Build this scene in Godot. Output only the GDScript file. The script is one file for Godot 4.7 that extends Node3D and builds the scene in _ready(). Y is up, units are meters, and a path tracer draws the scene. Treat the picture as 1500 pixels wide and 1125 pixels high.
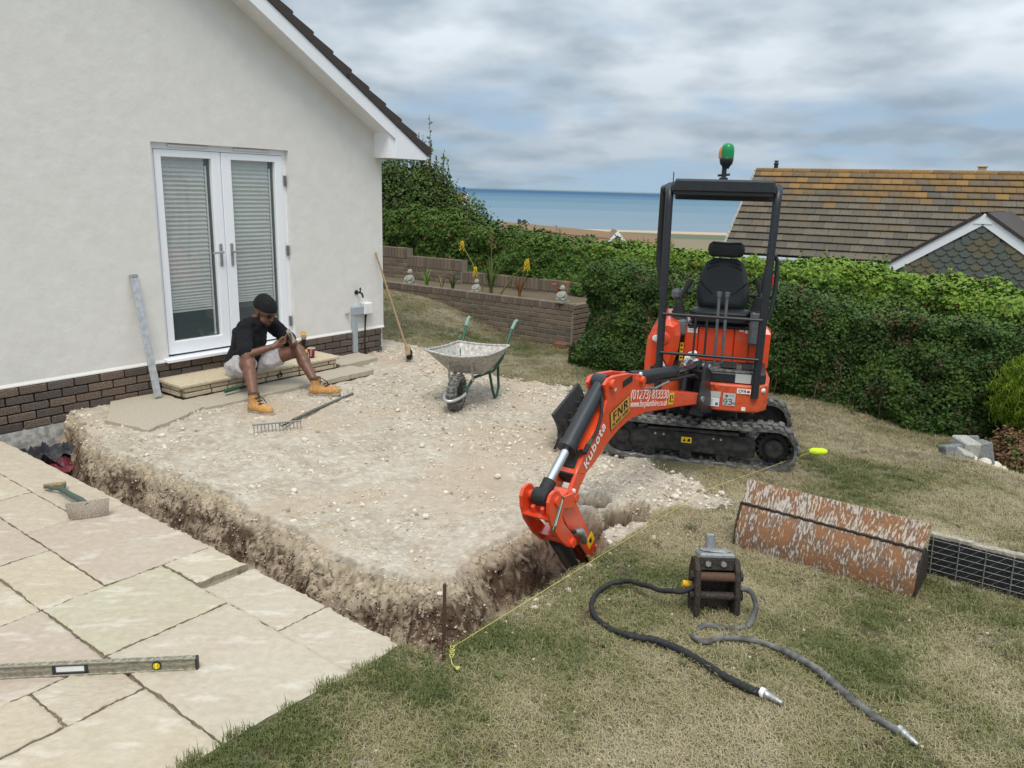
extends Node3D
# A back garden above the sea: white bungalow, dug chalk platform with a trench, mini excavator, lawn, hedges.
# Axes: x runs along the gable wall (away from the camera to the right), z towards the viewer's side, y = 0 on the paving.

const UP := Vector3.UP
var rng := RandomNumberGenerator.new()
var n_big := FastNoiseLite.new()
var n_mid := FastNoiseLite.new()
var n_fine := FastNoiseLite.new()
var M := {}
var used := {}
var hcache := PackedFloat32Array()

# ---------------------------------------------------------------- mesh builder
class MB:
	var st := SurfaceTool.new()
	var col := Color.WHITE
	var uvs := false
	func _init() -> void:
		st.begin(Mesh.PRIMITIVE_TRIANGLES)
	func v(p: Vector3, uv := Vector2.ZERO) -> void:
		st.set_color(col)
		st.set_uv(uv)
		st.add_vertex(p)
	func tri(a: Vector3, b: Vector3, c: Vector3, out: Vector3, sg := -1, ua := Vector2.ZERO, ub := Vector2.ZERO, uc := Vector2.ZERO) -> void:
		st.set_smooth_group(sg)
		if (c - a).cross(b - a).dot(out) >= 0.0:
			v(a, ua); v(b, ub); v(c, uc)
		else:
			v(a, ua); v(c, uc); v(b, ub)
	func quad(a: Vector3, b: Vector3, c: Vector3, d: Vector3, out: Vector3, sg := -1, ua := Vector2.ZERO, ub := Vector2.ZERO, uc := Vector2.ZERO, ud := Vector2.ZERO) -> void:
		tri(a, b, c, out, sg, ua, ub, uc)
		tri(a, c, d, out, sg, ua, uc, ud)
	func box(c: Vector3, s: Vector3, b := Basis.IDENTITY, bev := 0.0) -> void:
		var h := s * 0.5
		if bev <= 0.0:
			for ax in 3:
				for sg in [-1.0, 1.0]:
					var n := Vector3.ZERO
					n[ax] = sg
					var u := Vector3.ZERO
					u[(ax + 1) % 3] = h[(ax + 1) % 3]
					var w := Vector3.ZERO
					w[(ax + 2) % 3] = h[(ax + 2) % 3]
					var o: Vector3 = n * h[ax]
					quad(c + b * (o - u - w), c + b * (o + u - w), c + b * (o + u + w), c + b * (o - u + w), b * n)
			return
		bev = minf(bev, minf(h.x, minf(h.y, h.z)) * 0.95)
		var i := h - Vector3.ONE * bev
		for ax in 3:
			var a1 := (ax + 1) % 3
			var a2 := (ax + 2) % 3
			for sg in [-1.0, 1.0]:
				var n := Vector3.ZERO
				n[ax] = sg
				var q: Array[Vector3] = []
				for k in [[-1, -1], [1, -1], [1, 1], [-1, 1]]:
					var p := Vector3.ZERO
					p[ax] = sg * h[ax]; p[a1] = k[0] * i[a1]; p[a2] = k[1] * i[a2]
					q.append(c + b * p)
				quad(q[0], q[1], q[2], q[3], b * n)
			for s1 in [-1.0, 1.0]:
				for s2 in [-1.0, 1.0]:
					var n2 := Vector3.ZERO
					n2[a1] = s1; n2[a2] = s2
					var e: Array[Vector3] = []
					for k in [[0, -1], [0, 1], [1, 1], [1, -1]]:
						var p := Vector3.ZERO
						p[ax] = k[1] * i[ax]
						p[a1] = s1 * (h[a1] if k[0] == 0 else i[a1])
						p[a2] = s2 * (i[a2] if k[0] == 0 else h[a2])
						e.append(c + b * p)
					quad(e[0], e[1], e[2], e[3], b * n2)
		for sx in [-1.0, 1.0]:
			for sy in [-1.0, 1.0]:
				for sz in [-1.0, 1.0]:
					tri(c + b * Vector3(sx * h.x, sy * i.y, sz * i.z), c + b * Vector3(sx * i.x, sy * h.y, sz * i.z), c + b * Vector3(sx * i.x, sy * i.y, sz * h.z), b * Vector3(sx, sy, sz))
	# outline in the xy plane of xf, thickness from z0 to z1
	func prism(o: PackedVector2Array, z0: float, z1: float, xf := Transform3D.IDENTITY, bev := 0.0, sg := -1) -> void:
		var idx := Geometry2D.triangulate_polygon(o)
		var area := 0.0
		for k in o.size():
			area += o[k].cross(o[(k + 1) % o.size()])
		var s := signf(area)
		var inner := o
		if bev > 0.0:
			inner = PackedVector2Array()
			for k in o.size():
				var e1 := (o[k] - o[(k - 1 + o.size()) % o.size()]).normalized()
				var e2 := (o[(k + 1) % o.size()] - o[k]).normalized()
				var nn := (Vector2(-e1.y, e1.x) + Vector2(-e2.y, e2.x)) * s
				inner.append(o[k] + nn.normalized() * bev)
		for t in range(0, idx.size(), 3):
			for zz in [[z0, -1.0], [z1, 1.0]]:
				var a := inner[idx[t]]; var b := inner[idx[t + 1]]; var c := inner[idx[t + 2]]
				tri(xf * Vector3(a.x, a.y, zz[0]), xf * Vector3(b.x, b.y, zz[0]), xf * Vector3(c.x, c.y, zz[0]), xf.basis * Vector3(0, 0, zz[1]))
		for k in o.size():
			var j := (k + 1) % o.size()
			var d := (o[j] - o[k])
			var n := Vector3(d.y * s, -d.x * s, 0)
			quad(xf * Vector3(o[k].x, o[k].y, z0 + bev), xf * Vector3(o[j].x, o[j].y, z0 + bev), xf * Vector3(o[j].x, o[j].y, z1 - bev), xf * Vector3(o[k].x, o[k].y, z1 - bev), xf.basis * n, sg)
			if bev > 0.0:
				for zz in [[z0 + bev, z0, -1.0], [z1 - bev, z1, 1.0]]:
					quad(xf * Vector3(o[k].x, o[k].y, zz[0]), xf * Vector3(o[j].x, o[j].y, zz[0]), xf * Vector3(inner[j].x, inner[j].y, zz[1]), xf * Vector3(inner[k].x, inner[k].y, zz[1]), xf.basis * (n.normalized() + Vector3(0, 0, zz[2])))
	func tube(pts: Array, rr, n := 8, sg := 1, caps := true) -> void:
		var rings := []
		var ref := Vector3.UP
		for k in pts.size():
			var p: Vector3 = pts[k]
			var t: Vector3 = (pts[mini(k + 1, pts.size() - 1)] - pts[maxi(k - 1, 0)]).normalized()
			if k == 0 and absf(t.dot(ref)) > 0.9:
				ref = Vector3.RIGHT
			var a := (ref - t * ref.dot(t)).normalized()
			ref = a
			var b := t.cross(a)
			var r: float = rr if rr is float else rr[k]
			var ring := []
			for j in n:
				var an := TAU * j / n
				ring.append(p + (a * cos(an) + b * sin(an)) * r)
			rings.append(ring)
		for k in pts.size() - 1:
			for j in n:
				var j2 := (j + 1) % n
				var o: Vector3 = rings[k][j] + rings[k][j2] - pts[k] * 2.0
				if o.length_squared() < 1e-10:
					o = rings[k + 1][j] + rings[k + 1][j2] - pts[k + 1] * 2.0
				quad(rings[k][j], rings[k][j2], rings[k + 1][j2], rings[k + 1][j], o, sg)
		if caps:
			for e in [[0, 1], [pts.size() - 1, pts.size() - 2]]:
				var o: Vector3 = pts[e[0]] - pts[e[1]]
				for j in range(1, n - 1):
					tri(rings[e[0]][0], rings[e[0]][j], rings[e[0]][j + 1], o)
	func cyl(a: Vector3, b: Vector3, r: float, r2 := -1.0, n := 12) -> void:
		tube([a, b], [r, r if r2 < 0.0 else r2], n)
	# profile: Vector2(radius, height) bottom to top round the y axis of xf
	func lathe(p: Array, n := 16, xf := Transform3D.IDENTITY, sg := 2, squash := 1.0) -> void:
		for k in p.size() - 1:
			for j in n:
				var a0 := TAU * j / n
				var a1 := TAU * (j + 1) / n
				var d0 := Vector3(cos(a0), 0, sin(a0) * squash)
				var d1 := Vector3(cos(a1), 0, sin(a1) * squash)
				var q0: Vector3 = d0 * p[k].x + UP * p[k].y
				var q1: Vector3 = d1 * p[k].x + UP * p[k].y
				var q2: Vector3 = d1 * p[k + 1].x + UP * p[k + 1].y
				var q3: Vector3 = d0 * p[k + 1].x + UP * p[k + 1].y
				var e: Vector2 = p[k + 1] - p[k]
				var o := (d0 + d1) * e.y - UP * e.x * 2.0
				if p[k].x > 1e-6:
					tri(xf * q0, xf * q1, xf * q2, xf.basis * o, sg)
				if p[k + 1].x > 1e-6:
					tri(xf * q0, xf * q2, xf * q3, xf.basis * o, sg)
	# grid of points rows x cols, out = hint
	func sheet(rows: Array, out: Vector3, sg := 3, uvscale := Vector2.ONE) -> void:
		for i in rows.size() - 1:
			for j in rows[i].size() - 1:
				var m: int = rows[i].size() - 1
				var ua := Vector2(float(j) / m, float(i) / (rows.size() - 1)) * uvscale
				var du := Vector2(1.0 / m, 0) * uvscale
				var dv := Vector2(0, 1.0 / (rows.size() - 1)) * uvscale
				quad(rows[i][j], rows[i][j + 1], rows[i + 1][j + 1], rows[i + 1][j], out, sg, ua, ua + du, ua + du + dv, ua + dv)
	func sheet_tinted(rows: Array, cols: Array, out: Vector3, sg := 3) -> void:
		st.set_smooth_group(sg)
		for i in rows.size() - 1:
			for j in rows[i].size() - 1:
				var q := [[i, j], [i, j + 1], [i + 1, j + 1], [i, j], [i + 1, j + 1], [i + 1, j]]
				if ((rows[i + 1][j] as Vector3) - rows[i][j]).cross((rows[i][j + 1] as Vector3) - rows[i][j]).dot(out) < 0.0:
					q.reverse()
				for e in q:
					st.set_color(cols[e[0]][e[1]])
					st.set_uv(Vector2.ZERO)
					st.add_vertex(rows[e[0]][e[1]])
	func lump(c: Vector3, s: Vector3, seed_: int, sub := 1, b := Basis.IDENTITY, rough := 0.25, sg := -1) -> void:
		var r := RandomNumberGenerator.new()
		r.seed = seed_
		var vs: Array[Vector3] = []
		var t := (1.0 + sqrt(5.0)) / 2.0
		for q in [[-1, t, 0], [1, t, 0], [-1, -t, 0], [1, -t, 0], [0, -1, t], [0, 1, t], [0, -1, -t], [0, 1, -t], [t, 0, -1], [t, 0, 1], [-t, 0, -1], [-t, 0, 1]]:
			vs.append(Vector3(q[0], q[1], q[2]).normalized())
		var fs := [[0, 11, 5], [0, 5, 1], [0, 1, 7], [0, 7, 10], [0, 10, 11], [1, 5, 9], [5, 11, 4], [11, 10, 2], [10, 7, 6], [7, 1, 8], [3, 9, 4], [3, 4, 2], [3, 2, 6], [3, 6, 8], [3, 8, 9], [4, 9, 5], [2, 4, 11], [6, 2, 10], [8, 6, 7], [9, 8, 1]]
		for k in sub:
			var mid := {}
			var nf := []
			for f in fs:
				var m := []
				for e in 3:
					var a: int = f[e]
					var d: int = f[(e + 1) % 3]
					var key := mini(a, d) * 10000 + maxi(a, d)
					if not mid.has(key):
						mid[key] = vs.size()
						vs.append((vs[a] + vs[d]).normalized())
					m.append(mid[key])
				nf.append([f[0], m[0], m[2]]); nf.append([f[1], m[1], m[0]]); nf.append([f[2], m[2], m[1]]); nf.append([m[0], m[1], m[2]])
			fs = nf
		var w: Array[Vector3] = []
		for p in vs:
			w.append(c + b * (p * s * 0.5 * (1.0 + r.randf_range(-rough, rough))))
		for f in fs:
			tri(w[f[0]], w[f[1]], w[f[2]], w[f[0]] + w[f[1]] + w[f[2]] - c * 3.0, sg)
	func mesh(m: Material = null) -> ArrayMesh:
		st.generate_normals()
		var r := st.commit()
		if m and r.get_surface_count() > 0:
			r.surface_set_material(0, m)
		return r

# ---------------------------------------------------------------- naming helpers
func thing(called: String, label: String, category: String, at := Vector3.ZERO, group := "", turn := 0.0) -> Node3D:
	var o := Node3D.new()
	o.name = numbered(self, called)
	add_child(o, true)
	o.position = at
	o.rotation.y = turn
	tag(o, label, category, group)
	return o

func tag(o: Node, label: String, category: String, group := "", kind := "") -> Node:
	o.set_meta("label", label)
	o.set_meta("category", category)
	if group != "":
		o.set_meta("group", group)
	if kind != "":
		o.set_meta("kind", kind)
	return o

func numbered(par: Node, called: String) -> String:
	var key := str(par.get_instance_id()) + called
	var k: int = used.get(key, 0)
	used[key] = k + 1
	return called if k == 0 else "%s_%03d" % [called, k]

func put(called: String, mesh: Mesh, par: Node = self, at := Transform3D.IDENTITY, mat: Material = null) -> MeshInstance3D:
	var o := MeshInstance3D.new()
	o.name = numbered(par, called)
	o.mesh = mesh
	o.transform = at
	if mat:
		o.material_override = mat
	par.add_child(o, true)
	return o

func part(called: String, b: MB, m: Material, par: Node) -> MeshInstance3D:
	return put(called, b.mesh(m), par)

func structure(o: Node, label: String, category: String) -> Node:
	return tag(o, label, category, "", "structure")

# ---------------------------------------------------------------- materials
func tex(seed_: int, freq: float, ramp: Gradient = null, normal := 0.0, octaves := 5, size := 512, type := FastNoiseLite.TYPE_SIMPLEX_SMOOTH) -> NoiseTexture2D:
	var f := FastNoiseLite.new()
	f.seed = seed_
	f.noise_type = type
	f.frequency = freq
	f.fractal_type = FastNoiseLite.FRACTAL_FBM
	f.fractal_octaves = octaves
	f.fractal_gain = 0.55
	var t := NoiseTexture2D.new()
	t.width = size
	t.height = size
	t.seamless = true
	t.noise = f
	if normal > 0.0:
		t.as_normal_map = true
		t.bump_strength = normal
	elif ramp:
		t.color_ramp = ramp
	return t

func ramp(stops: Array) -> Gradient:
	var g := Gradient.new()
	var o := PackedFloat32Array()
	var c := PackedColorArray()
	for s in stops:
		o.append(s[0])
		c.append(s[1])
	g.offsets = o
	g.colors = c
	return g

# plain material with a faint mottling between two sRGB colours; mottling and relief textures are shared
var shared := {}
func mat(key: String, c1: Color, c2: Color, rough: float, scale := 1.0, freq := 0.02, bump := 0.0, metal := 0.0) -> StandardMaterial3D:
	var m := StandardMaterial3D.new()
	m.roughness = rough
	m.metallic = metal
	var fq := 0.01 if freq < 0.0125 else (0.016 if freq < 0.018 else (0.022 if freq < 0.027 else 0.032))
	if c1 == c2:
		m.albedo_color = c1
	elif key == "orange_paint":
		m.albedo_texture = tex(77, 0.012, ramp([[0.0, c1], [0.5, c2], [0.62, c2.lerp(Color(0.66, 0.45, 0.34), 0.25)], [0.8, c2.lerp(Color(0.66, 0.5, 0.40), 0.5)]]))
	elif key.begins_with("old_tile") or key.begins_with("hung_tile") or key == "render":
		m.albedo_texture = tex(hash(key) % 1000, freq, ramp([[0.28, c1], [0.72, c2]]))
	else:
		m.albedo_color = c2
		var lo := clampf(snappedf((c1.r + c1.g + c1.b) / maxf(c2.r + c2.g + c2.b, 0.01), 0.08), 0.32, 0.96)
		var k := "a%.2f_%.3f" % [lo, fq]
		if not shared.has(k):
			shared[k] = tex(hash(k) % 1000, fq, ramp([[0.28, Color(lo, lo, lo)], [0.72, Color.WHITE]]))
		m.albedo_texture = shared[k]
	if bump > 0.0:
		m.normal_enabled = true
		var k := "n%.3f_%.1f" % [fq, snappedf(bump, 1.0)]
		if not shared.has(k):
			shared[k] = tex(hash(k) % 1000, fq * 1.5, null, maxf(1.0, snappedf(bump, 1.0)))
		m.normal_texture = shared[k]
	if c1 != c2 or bump > 0.0:
		m.uv1_triplanar = true
		m.uv1_world_triplanar = true
		m.uv1_scale = Vector3.ONE * scale
	M[key] = m
	return m

func vmat(key: String, rough: float, scale := 1.0, freq := 0.02, lo := 0.75, bump := 0.0) -> StandardMaterial3D:
	var m := mat(key, Color(lo, lo, lo), Color.WHITE, rough, scale, freq, bump)
	m.vertex_color_use_as_albedo = true
	return m

func lin(r: float, g: float, b: float) -> Color:
	return Color(r / 255.0, g / 255.0, b / 255.0).srgb_to_linear()

func c8(r: float, g: float, b: float) -> Color:
	return Color(r / 255.0, g / 255.0, b / 255.0)

func words(called: String, text: String, height: float, xf: Transform3D, m: Material, par: Node, font := "Droid Sans", bold := false) -> MeshInstance3D:
	var t := TextMesh.new()
	var f := SystemFont.new()
	f.font_names = PackedStringArray([font])
	if bold:
		f.font_weight = 700
	t.font = f
	t.text = text
	t.font_size = 64
	t.pixel_size = height / 46.0
	t.depth = 0.0015
	t.curve_step = 4.0
	t.material = m
	return put(called, t, par, xf)

func _ready() -> void:
	rng.seed = 7
	camera_and_light()
	noises()
	materials()
	build_height_cache()
	sea_and_land()
	ground()
	patio()
	bungalow()
	neighbour_roof()
	far_roofs()
	garden_walls()
	hedges()
	excavator()
	doorstep()
	seated_person()
	wheelbarrow()
	hand_tools()
	lawn_things()
	loose_stones()
	lawn_grass()

func camera_and_light() -> void:
	var cam := Camera3D.new()
	cam.name = "camera"
	add_child(cam)
	cam.fov = 52.13
	cam.near = 0.05
	cam.far = 120000.0
	cam.transform = Transform3D(Basis(Vector3(0.60846962, 0.02659104, 0.79313154), Vector3(0.17552927, 0.97017401, -0.16718812), Vector3(-0.77392131, 0.24094669, 0.5856539)), Vector3(0, 2, 0))
	cam.current = true
	var env := Environment.new()
	env.background_mode = Environment.BG_SKY
	env.sky = Sky.new()
	var pano := PanoramaSkyMaterial.new()
	pano.panorama = sky_picture()
	env.sky.sky_material = pano
	env.tonemap_mode = Environment.TONE_MAPPER_LINEAR
	env.tonemap_exposure = 1.4
	env.background_energy_multiplier = 1.0
	env.sdfgi_enabled = true
	env.ssao_enabled = true
	env.ssil_enabled = true
	var we := WorldEnvironment.new()
	we.name = "environment"
	we.environment = env
	add_child(we)
	var sun := DirectionalLight3D.new()
	sun.name = "sun"
	sun.light_energy = 0.5
	sun.light_color = Color(1.0, 0.96, 0.9)
	sun.light_angular_distance = 24.0
	sun.shadow_enabled = true
	add_child(sun)
	sun.look_at_from_position(Vector3(-3.4, 8.5, 3.0), Vector3.ZERO)

# cloud layers seen from below: directions are laid out on flat layers overhead, so the bands close up towards the horizon
func sky_picture() -> ImageTexture:
	var w := 4096
	var h := 2048
	var a := FastNoiseLite.new()
	a.seed = 31
	a.frequency = 0.55
	a.fractal_octaves = 6
	var b := FastNoiseLite.new()
	b.seed = 77
	b.frequency = 0.22
	b.fractal_octaves = 4
	var im := Image.create(w, h, false, Image.FORMAT_RGBF)
	im.fill_rect(Rect2i(0, h / 2, w, h / 2), Color(0.20, 0.22, 0.21))
	for y in h / 2:
		var el := (0.5 - (y + 0.5) / h) * PI
		var step := 1 if el < 0.42 else 8        # the high sky is smooth enough for a coarser raster
		if step > 1 and y % step:
			continue
		var s := sin(el)
		var c := cos(el)
		var far := c / (s + 0.20)
		var band := c / (s + 0.05)
		var hz := clampf(1.0 - s / 0.22, 0.0, 1.0)
		var lift := 0.62 + 1.9 * s            # an overcast sky is about three times as bright overhead as at the horizon
		var blue := Color(0.28, 0.38, 0.475).lerp(Color(0.25, 0.365, 0.50), clampf(s * 7.0, 0.0, 1.0))
		for x in range(0, w, step):
			var az := TAU * x / w
			var ca := cos(az)
			var sa := sin(az)
			var d := a.get_noise_3d(ca * far * 1.5, sa * far * 1.5, 0.0)
			var e := b.get_noise_3d(ca * far * 2.2, sa * far * 2.2, 9.0)
			var f := a.get_noise_3d(ca * far * 4.0, sa * far * 4.0, 40.0)
			var g := b.get_noise_3d(ca * band * 1.6, sa * band * 1.6, 70.0)
			var cover := smoothstep(-0.55, 0.25, d * 0.8 + e * 0.6 + f * 0.3 + clampf(s * 3.0, 0.0, 0.8) - hz * 0.25 + g * hz * 0.9)
			var thick := clampf(0.55 + e * 0.9 - d * 0.8 + f * 0.8, 0.0, 1.0)
			var cloud := Color(0.62, 0.67, 0.71).lerp(Color(0.29, 0.35, 0.405), thick)
			var tone := blue.lerp(cloud * lift, cover * lerpf(0.95, 0.55, hz * hz))
			if step == 1:
				im.set_pixel(x, y, tone)
			else:
				im.fill_rect(Rect2i(x, y, step, step), tone)
	return ImageTexture.create_from_image(im)

func noises() -> void:
	n_big.seed = 3
	n_big.frequency = 0.55
	n_big.fractal_octaves = 3
	n_mid.seed = 11
	n_mid.frequency = 3.2
	n_mid.fractal_octaves = 4
	n_fine.seed = 23
	n_fine.frequency = 17.0
	n_fine.fractal_octaves = 3

func materials() -> void:
	mat("render", c8(219, 216, 210), c8(223, 220, 215), 0.85, 0.6, 0.012, 1.2)
	mat("upvc", c8(238, 240, 244), c8(238, 240, 244), 0.28)
	mat("soffit", c8(228, 228, 228), c8(234, 234, 234), 0.5, 1.0, 0.01)
	mat("mortar", c8(128, 118, 106), c8(156, 146, 132), 0.95, 3.0, 0.03, 3.0)
	for k in 5:
		var t: Array = [[100, 88, 79], [112, 95, 84], [90, 81, 76], [118, 102, 88], [104, 93, 86]][k]
		mat("brick%d" % k, c8(t[0] * 0.78, t[1] * 0.78, t[2] * 0.78), c8(t[0] * 1.15, t[1] * 1.15, t[2] * 1.15), 0.9, 4.0, 0.03, 2.5)
	for k in 5:
		var t: Array = [[112, 100, 87], [122, 106, 91], [104, 94, 84], [128, 112, 95], [116, 103, 91]][k]
		mat("pale_brick%d" % k, c8(t[0] * 0.8, t[1] * 0.8, t[2] * 0.8), c8(t[0] * 1.12, t[1] * 1.12, t[2] * 1.12), 0.9, 4.0, 0.03, 2.5)
	mat("brick_red", c8(118, 76, 58), c8(146, 98, 76), 0.9, 4.0, 0.03, 2.5)
	mat("concrete", c8(120, 118, 114), c8(165, 162, 155), 0.92, 1.6, 0.015, 3.0)
	mat("bare_concrete", c8(158, 148, 132), c8(186, 176, 158), 0.95, 3.0, 0.032, 4.0)
	mat("roof_tile", c8(58, 50, 50), c8(74, 64, 63), 0.8, 3.0, 0.03, 2.0)
	mat("black_rubber", c8(26, 26, 27), c8(40, 40, 41), 0.7, 4.0, 0.02, 1.0)
	mat("dusty_rubber", c8(52, 52, 52), c8(136, 134, 130), 0.85, 5.0, 0.012, 2.0)
	mat("track_rubber", c8(72, 72, 71), c8(122, 121, 118), 0.85, 2.2, 0.01, 1.0)
	mat("black_paint", c8(34, 38, 43), c8(40, 44, 49), 0.4, 3.0, 0.01)
	mat("black_dusty", c8(24, 26, 29), c8(52, 52, 52), 0.6, 2.6, 0.012)
	mat("vinyl", c8(28, 31, 34), c8(36, 39, 42), 0.5, 6.0, 0.03, 0.8)
	mat("grey_plastic", c8(92, 96, 102), c8(104, 108, 113), 0.6, 3.0, 0.01)
	var o := mat("orange_paint", c8(224, 68, 32), c8(230, 74, 36), 0.3, 1.5, 0.006)
	o.clearcoat_enabled = true
	o.clearcoat = 0.4
	o.clearcoat_roughness = 0.2
	mat("orange_dusty", c8(200, 72, 36), c8(214, 88, 50), 0.5, 3.0, 0.012)
	mat("chrome", c8(205, 207, 210), c8(205, 207, 210), 0.15, 1, 0.02, 0.0, 1.0)
	mat("steel", c8(150, 150, 148), c8(190, 190, 188), 0.45, 4.0, 0.02, 0.0, 0.8)
	mat("galvanised", c8(176, 180, 182), c8(206, 209, 211), 0.42, 3.0, 0.012, 0.0, 0.55)
	mat("level_bar", c8(128, 122, 106), c8(168, 162, 144), 0.6, 5.0, 0.016, 0.0, 0.3)
	mat("tray_metal", c8(150, 146, 138), c8(208, 204, 196), 0.7, 4.0, 0.012, 1.0, 0.1)
	mat("green_paint", c8(22, 76, 58), c8(48, 104, 84), 0.5, 5.0, 0.02)
	mat("pale_green", c8(88, 140, 122), c8(140, 176, 160), 0.55, 6.0, 0.03)
	mat("tool_green", c8(56, 78, 68), c8(78, 98, 86), 0.6, 8.0, 0.02)
	mat("wood_handle", c8(142, 112, 78), c8(178, 150, 112), 0.75, 5.0, 0.02, 1.0)
	mat("grey_wood", c8(84, 82, 78), c8(116, 112, 106), 0.85, 5.0, 0.02, 1.0)
	mat("rusty_iron", c8(74, 56, 46), c8(112, 84, 66), 0.9, 8.0, 0.03, 2.0, 0.2)
	mat("worn_iron", c8(38, 33, 30), c8(84, 74, 66), 0.75, 7.0, 0.025, 2.0, 0.4)
	mat("grey_iron", c8(120, 122, 122), c8(158, 160, 160), 0.6, 7.0, 0.02, 1.0, 0.5)
	mat("muddy_blade", c8(132, 118, 104), c8(176, 162, 146), 0.85, 8.0, 0.02, 2.5)
	mat("sticker_white", c8(228, 228, 224), c8(228, 228, 224), 0.5)
	mat("sticker_grey", c8(176, 182, 182), c8(198, 202, 200), 0.5, 20.0, 0.02)
	mat("sticker_yellow", c8(236, 196, 30), c8(236, 196, 30), 0.5)
	mat("sticker_amber", c8(205, 150, 62), c8(205, 150, 62), 0.5)
	mat("sticker_green", c8(26, 84, 48), c8(34, 96, 56), 0.5, 20.0, 0.02)
	mat("print_black", c8(18, 18, 18), c8(18, 18, 18), 0.6)
	mat("print_white", c8(236, 226, 220), c8(236, 226, 220), 0.5)
	mat("print_red", c8(190, 44, 36), c8(190, 44, 36), 0.6)
	mat("print_blue", c8(60, 80, 150), c8(60, 80, 150), 0.6)
	mat("stone_yellow", c8(178, 162, 134), c8(206, 191, 164), 0.9, 3.0, 0.02, 3.0)
	mat("stone_grey", c8(140, 138, 130), c8(182, 180, 170), 0.95, 3.0, 0.025, 4.0)
	mat("slate_grey", c8(100, 102, 104), c8(140, 142, 142), 0.9, 3.0, 0.02, 3.0)
	mat("chalk_stone", c8(196, 186, 168), c8(224, 216, 200), 0.95, 5.0, 0.02, 3.0)
	mat("skin", c8(102, 68, 52), c8(118, 80, 62), 0.5, 3.0, 0.012)
	mat("navy_cloth", c8(10, 11, 17), c8(15, 17, 25), 0.95, 5.0, 0.03, 1.5)
	mat("grey_cloth", c8(176, 172, 178), c8(200, 196, 200), 0.95, 4.0, 0.02, 2.0)
	mat("black_cloth", c8(15, 15, 18), c8(22, 22, 26), 0.95, 8.0, 0.03, 1.5)
	mat("boot_leather", c8(176, 124, 66), c8(206, 154, 92), 0.8, 5.0, 0.015, 1.5)
	mat("boot_sole", c8(140, 128, 116), c8(176, 166, 154), 0.9, 5.0, 0.02, 1.0)
	mat("hair", c8(12, 10, 10), c8(22, 18, 17), 0.85, 20.0, 0.05, 2.0)
	mat("lens", c8(14, 14, 16), c8(14, 14, 16), 0.12)
	mat("cup_red", c8(122, 20, 34), c8(122, 20, 34), 0.5)
	mat("drill_yellow", c8(222, 168, 36), c8(222, 168, 36), 0.5)
	mat("drill_black", c8(26, 26, 28), c8(26, 26, 28), 0.6)
	mat("vis_yellow", c8(206, 240, 30), c8(206, 240, 30), 0.6)
	mat("string_yellow", c8(194, 186, 106), c8(194, 186, 106), 0.8)
	mat("crimson_sheet", c8(92, 24, 38), c8(124, 36, 52), 0.6, 4.0, 0.02)
	mat("dark_sheet", c8(38, 38, 44), c8(58, 58, 66), 0.5, 4.0, 0.02)
	mat("beacon_green", c8(10, 132, 74), c8(10, 132, 74), 0.25)
	mat("beacon_orange", c8(214, 122, 70), c8(214, 122, 70), 0.25)
	mat("pale_grey_pipe", c8(150, 160, 168), c8(164, 172, 178), 0.5, 3.0, 0.02)
	mat("wood_bark", c8(74, 62, 50), c8(104, 90, 74), 0.95, 8.0, 0.03, 3.0)
	mat("blind_cloth", c8(206, 208, 204), c8(216, 218, 214), 0.8, 2.0, 0.02)
	mat("room_dark", c8(40, 42, 44), c8(56, 58, 60), 0.9, 1.0, 0.01)
	mat("kerb_pale", c8(140, 132, 118), c8(172, 164, 148), 0.95, 3.0, 0.02, 3.0)
	mat("soil_dark", c8(62, 50, 40), c8(98, 82, 66), 0.98, 5.0, 0.03, 4.0)
	mat("lichen_ornament", c8(132, 130, 118), c8(178, 176, 164), 0.95, 9.0, 0.03, 3.0)
	var g := StandardMaterial3D.new()
	g.albedo_color = Color(0.55, 0.62, 0.62, 0.12)
	g.transparency = BaseMaterial3D.TRANSPARENCY_ALPHA
	g.roughness = 0.03
	g.metallic_specular = 0.6
	M.glass = g
	vmat("vertex_soil", 0.97, 6.0, 0.03, 0.7, 5.0)
	var dug := StandardMaterial3D.new()
	dug.vertex_color_use_as_albedo = true
	dug.roughness = 0.97
	M.dug_soil = dug
	vmat("vertex_lawn", 0.97, 3.0, 0.03, 0.62, 4.0)
	vmat("vertex_plain", 0.9, 2.0, 0.02, 0.82, 2.0)
	vmat("sandstone", 0.85, 2.0, 0.016, 0.92, 3.0)
	var leaf := StandardMaterial3D.new()
	leaf.vertex_color_use_as_albedo = true
	leaf.roughness = 0.62
	leaf.metallic_specular = 0.3
	leaf.cull_mode = BaseMaterial3D.CULL_DISABLED
	leaf.backlight_enabled = true
	leaf.backlight = Color(0.10, 0.14, 0.04)
	M.leaf = leaf
	var blade := StandardMaterial3D.new()
	blade.vertex_color_use_as_albedo = true
	blade.roughness = 0.75
	blade.cull_mode = BaseMaterial3D.CULL_DISABLED
	blade.backlight_enabled = true
	blade.backlight = Color(0.08, 0.09, 0.03)
	M.blade = blade
	M.rust = rust_material(0.0)
	M.rust_pale = rust_material(0.16)

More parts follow.
